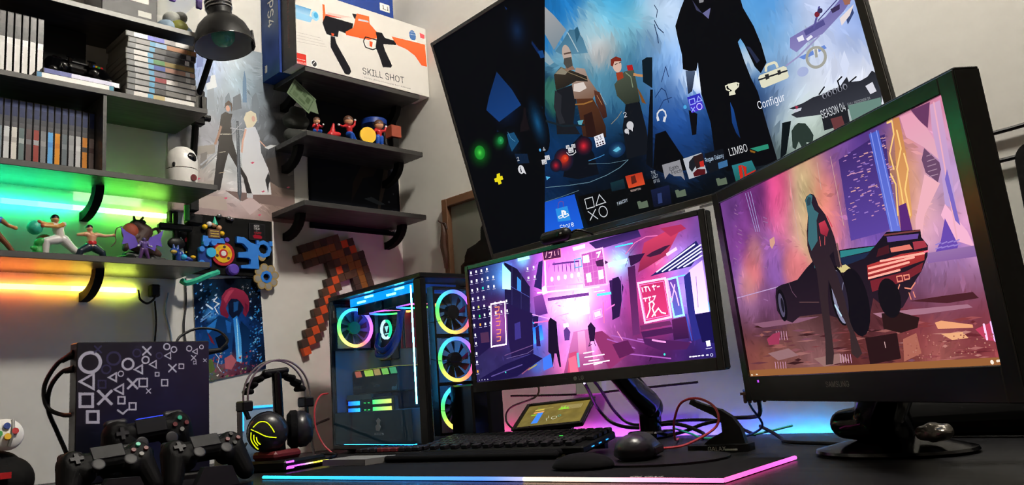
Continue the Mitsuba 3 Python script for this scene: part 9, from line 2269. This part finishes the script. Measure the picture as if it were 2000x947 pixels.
t = thing('hanging_ornament', 'small dark twisted ornament hanging over the left edge of the picture frame', 'ornament'); part(t, 'body', at(tube([(-.128, .062, .030), (-.121, .03, .032), (-.124, -.01, .033), (-.119, -.05, .032), (-.121, -.082, .031)], [.004, .009, .011, .009, .005], 8, 4), MF), 'mid_brown'); part(t, 'twig', at(tube([(-.142, .072, .032), (-.128, .062, .031), (-.113, .058, .031), (-.108, .04, .030)], .003, 6, 3), MF), 'brown')
for i, (y0, y1, z0, z1, l) in enumerate(((.400, .30, .527, .531, 'upper of the two thin black rods on the wall beside the black panel'), (.399, .30, .474, .478, 'lower of the two thin black rods on the wall beside the black panel'))): solo('wall_rod', tube([(XB - .010, y0, z0), (XB - .010, (y0 + y1) / 2, z0 + .001), (XB - .010, y1, z1)], .0042, 8, 3), 'black', l, 'rod')
solo('wall_panel', at(prism(list(Polygon([(-.20, -.14), (.02, -.14), (.02, .14), (-.20, .14)]).buffer(.03, quad_segs=6).exterior.coords)[:-1], 0, .02), frame((XB - .0215, .298, .325), x=(0, 1, 0), y=(0, 0, 1)) @ np.diag([1, 1, 1, 1])), 'black_matte', 'black round-cornered panel on the wall at the right edge of the picture', 'panel')
solo('black_bag', hulls([((1.52, .55, .035), .034, (1.50, .30, .045), .044), ((1.54, .52, .055), .032, (1.54, .2, .07), .045), ((1.50, .30, .045), .044, (1.46, .05, .045), .044), ((1.56, .44, .075), .03, (1.57, .30, .085), .03), ((1.55, .60, .022), .0215, (1.5, .5, .02), .0195)], .02, 4), 'black_matte', 'slumped black bag on the desk behind the swivel-foot monitor', 'bag', smooth=True)
# cables
def cable(label, pts, r=.003, m='black'): solo('cable', tube(pts, r, 7, 6), m, label, 'cable')
cable('thin red cable looping up beside the mouse in front of the monitor arm', [(1.17, .83, .016), (1.20, .80, .020), (1.24, .765, .045), (1.26, .775, .075), (1.28, .82, .092), (1.30, .87, .085), (1.33, .91, .05), (1.40, .96, .012), (1.50, 1.02, .004)], .0022, 'red_cable')
cable('thin pink cable arching up the rear edge of the computer tower', [(1.215, 1.905, .004), (1.203, 1.93, .03), (1.192, 1.945, .075), (1.195, 1.95, .125), (1.222, 1.965, .155), (1.25, 1.97, .16)], .0024, 'red_cable')
cable('black horizontal cable along the wall under the wide monitor', [(1.645, 1.66, .116), (1.645, 1.5, .110), (1.648, 1.38, .108), (1.648, 1.25, .112), (1.645, 1.05, .118)], .0028)
cable('black curved cable hanging from the left bottom edge of the wide monitor', [(1.28, 1.22, .17), (1.50, 1.42, .115), (1.60, 1.62, .085), (1.60, 1.64, .05), (1.58, 1.58, .02), (1.55, 1.5, .004)], .0026)
cable('thick black cable drooping behind the monitor arm to the desk', [(1.28, 1.12, .18), (1.45, 1.22, .13), (1.58, 1.30, .075), (1.61, 1.28, .035), (1.60, 1.2, .022), (1.58, 1.08, .03), (1.56, 1.0, .012), (1.5, .96, .005)], .0042)
cable('second black cable drooping behind the monitor arm, higher than the first', [(1.28, 1.10, .185), (1.47, 1.20, .125), (1.60, 1.26, .06), (1.62, 1.22, .028), (1.62, 1.08, .035), (1.62, .98, .03), (1.6, .92, .012), (1.57, .88, .004)], .0036)
cable('black wavy cable from the swivel-foot monitor across the blue glow', [(1.33, .73, .085), (1.42, .78, .055), (1.50, .84, .044), (1.55, .92, .040), (1.57, 1.0, .028), (1.58, 1.06, .012), (1.57, 1.10, .005)], .0040)
cable('thin blue cable hanging straight under the left corner of the swivel-foot monitor', [(1.345, .765, .10), (1.40, .785, .068), (1.46, .80, .03), (1.45, .83, .012), (1.42, .88, .004)], .0022, 'deep_blue')
cable('black cable lying across the desk to the swivel foot', [(1.56, .86, .022), (1.50, .80, .012), (1.46, .765, .006), (1.40, .72, .004), (1.36, .62, .004), (1.33, .585, .004)], .0034)
cable('teal cable lying on the desk behind the mouse bungee', [(1.60, 1.10, .02), (1.55, 1.02, .010), (1.50, .95, .004), (1.52, .86, .008), (1.58, .80, .02)], .0022, 'teal')
cable('black cable on the desk from the headset stand to the tower, upper one', [(.99, 1.66, .012), (1.04, 1.72, .004), (1.12, 1.84, .012), (1.17, 1.93, .045), (1.22, 2.0, .075), (1.30, 2.05, .09)], .0034)
cable('black cable on the desk from the headset stand to the tower, lower one', [(.98, 1.62, .006), (1.06, 1.70, .0045), (1.14, 1.78, .0045), (1.195, 1.86, .0045), (1.20, 1.93, .0045)], .0036)
cable('black cable curling from the yellow light strip under the lowest shelf', [(.805, 2.138, .452), (.800, 2.120, .44), (.80, 2.110, .425), (.815, 2.105, .415), (.832, 2.11, .425), (.842, 2.12, .438)], .0028)
cable('black cable running down the wall left of the dark blue poster', [(.848, 2.140, .427), (.853, 2.143, .37), (.848, 2.143, .30), (.842, 2.143, .2), (.845, 2.143, .1), (.85, 2.13, .004)], .0022)
cable('pale cable running down the wall right of the black one', [(.885, 2.144, .45), (.878, 2.145, .40), (.892, 2.145, .34), (.898, 2.145, .25), (.90, 2.145, .1), (.90, 2.13, .004)], .0018, 'pale_blue')
cable('grey cable running down the wall beside the left edge of the dark blue poster', [(.930, 2.143, .49), (.932, 2.144, .42), (.926, 2.144, .36), (.934, 2.144, .28), (.932, 2.144, .1), (.93, 2.13, .004)], .0022, 'dark_grey')
solo('power_outlet', box(1.644, XB - .0005, 1.335, 1.42, .105, .165, .003), 'light_grey', 'small square wall outlet plate behind the wide monitor', 'outlet')
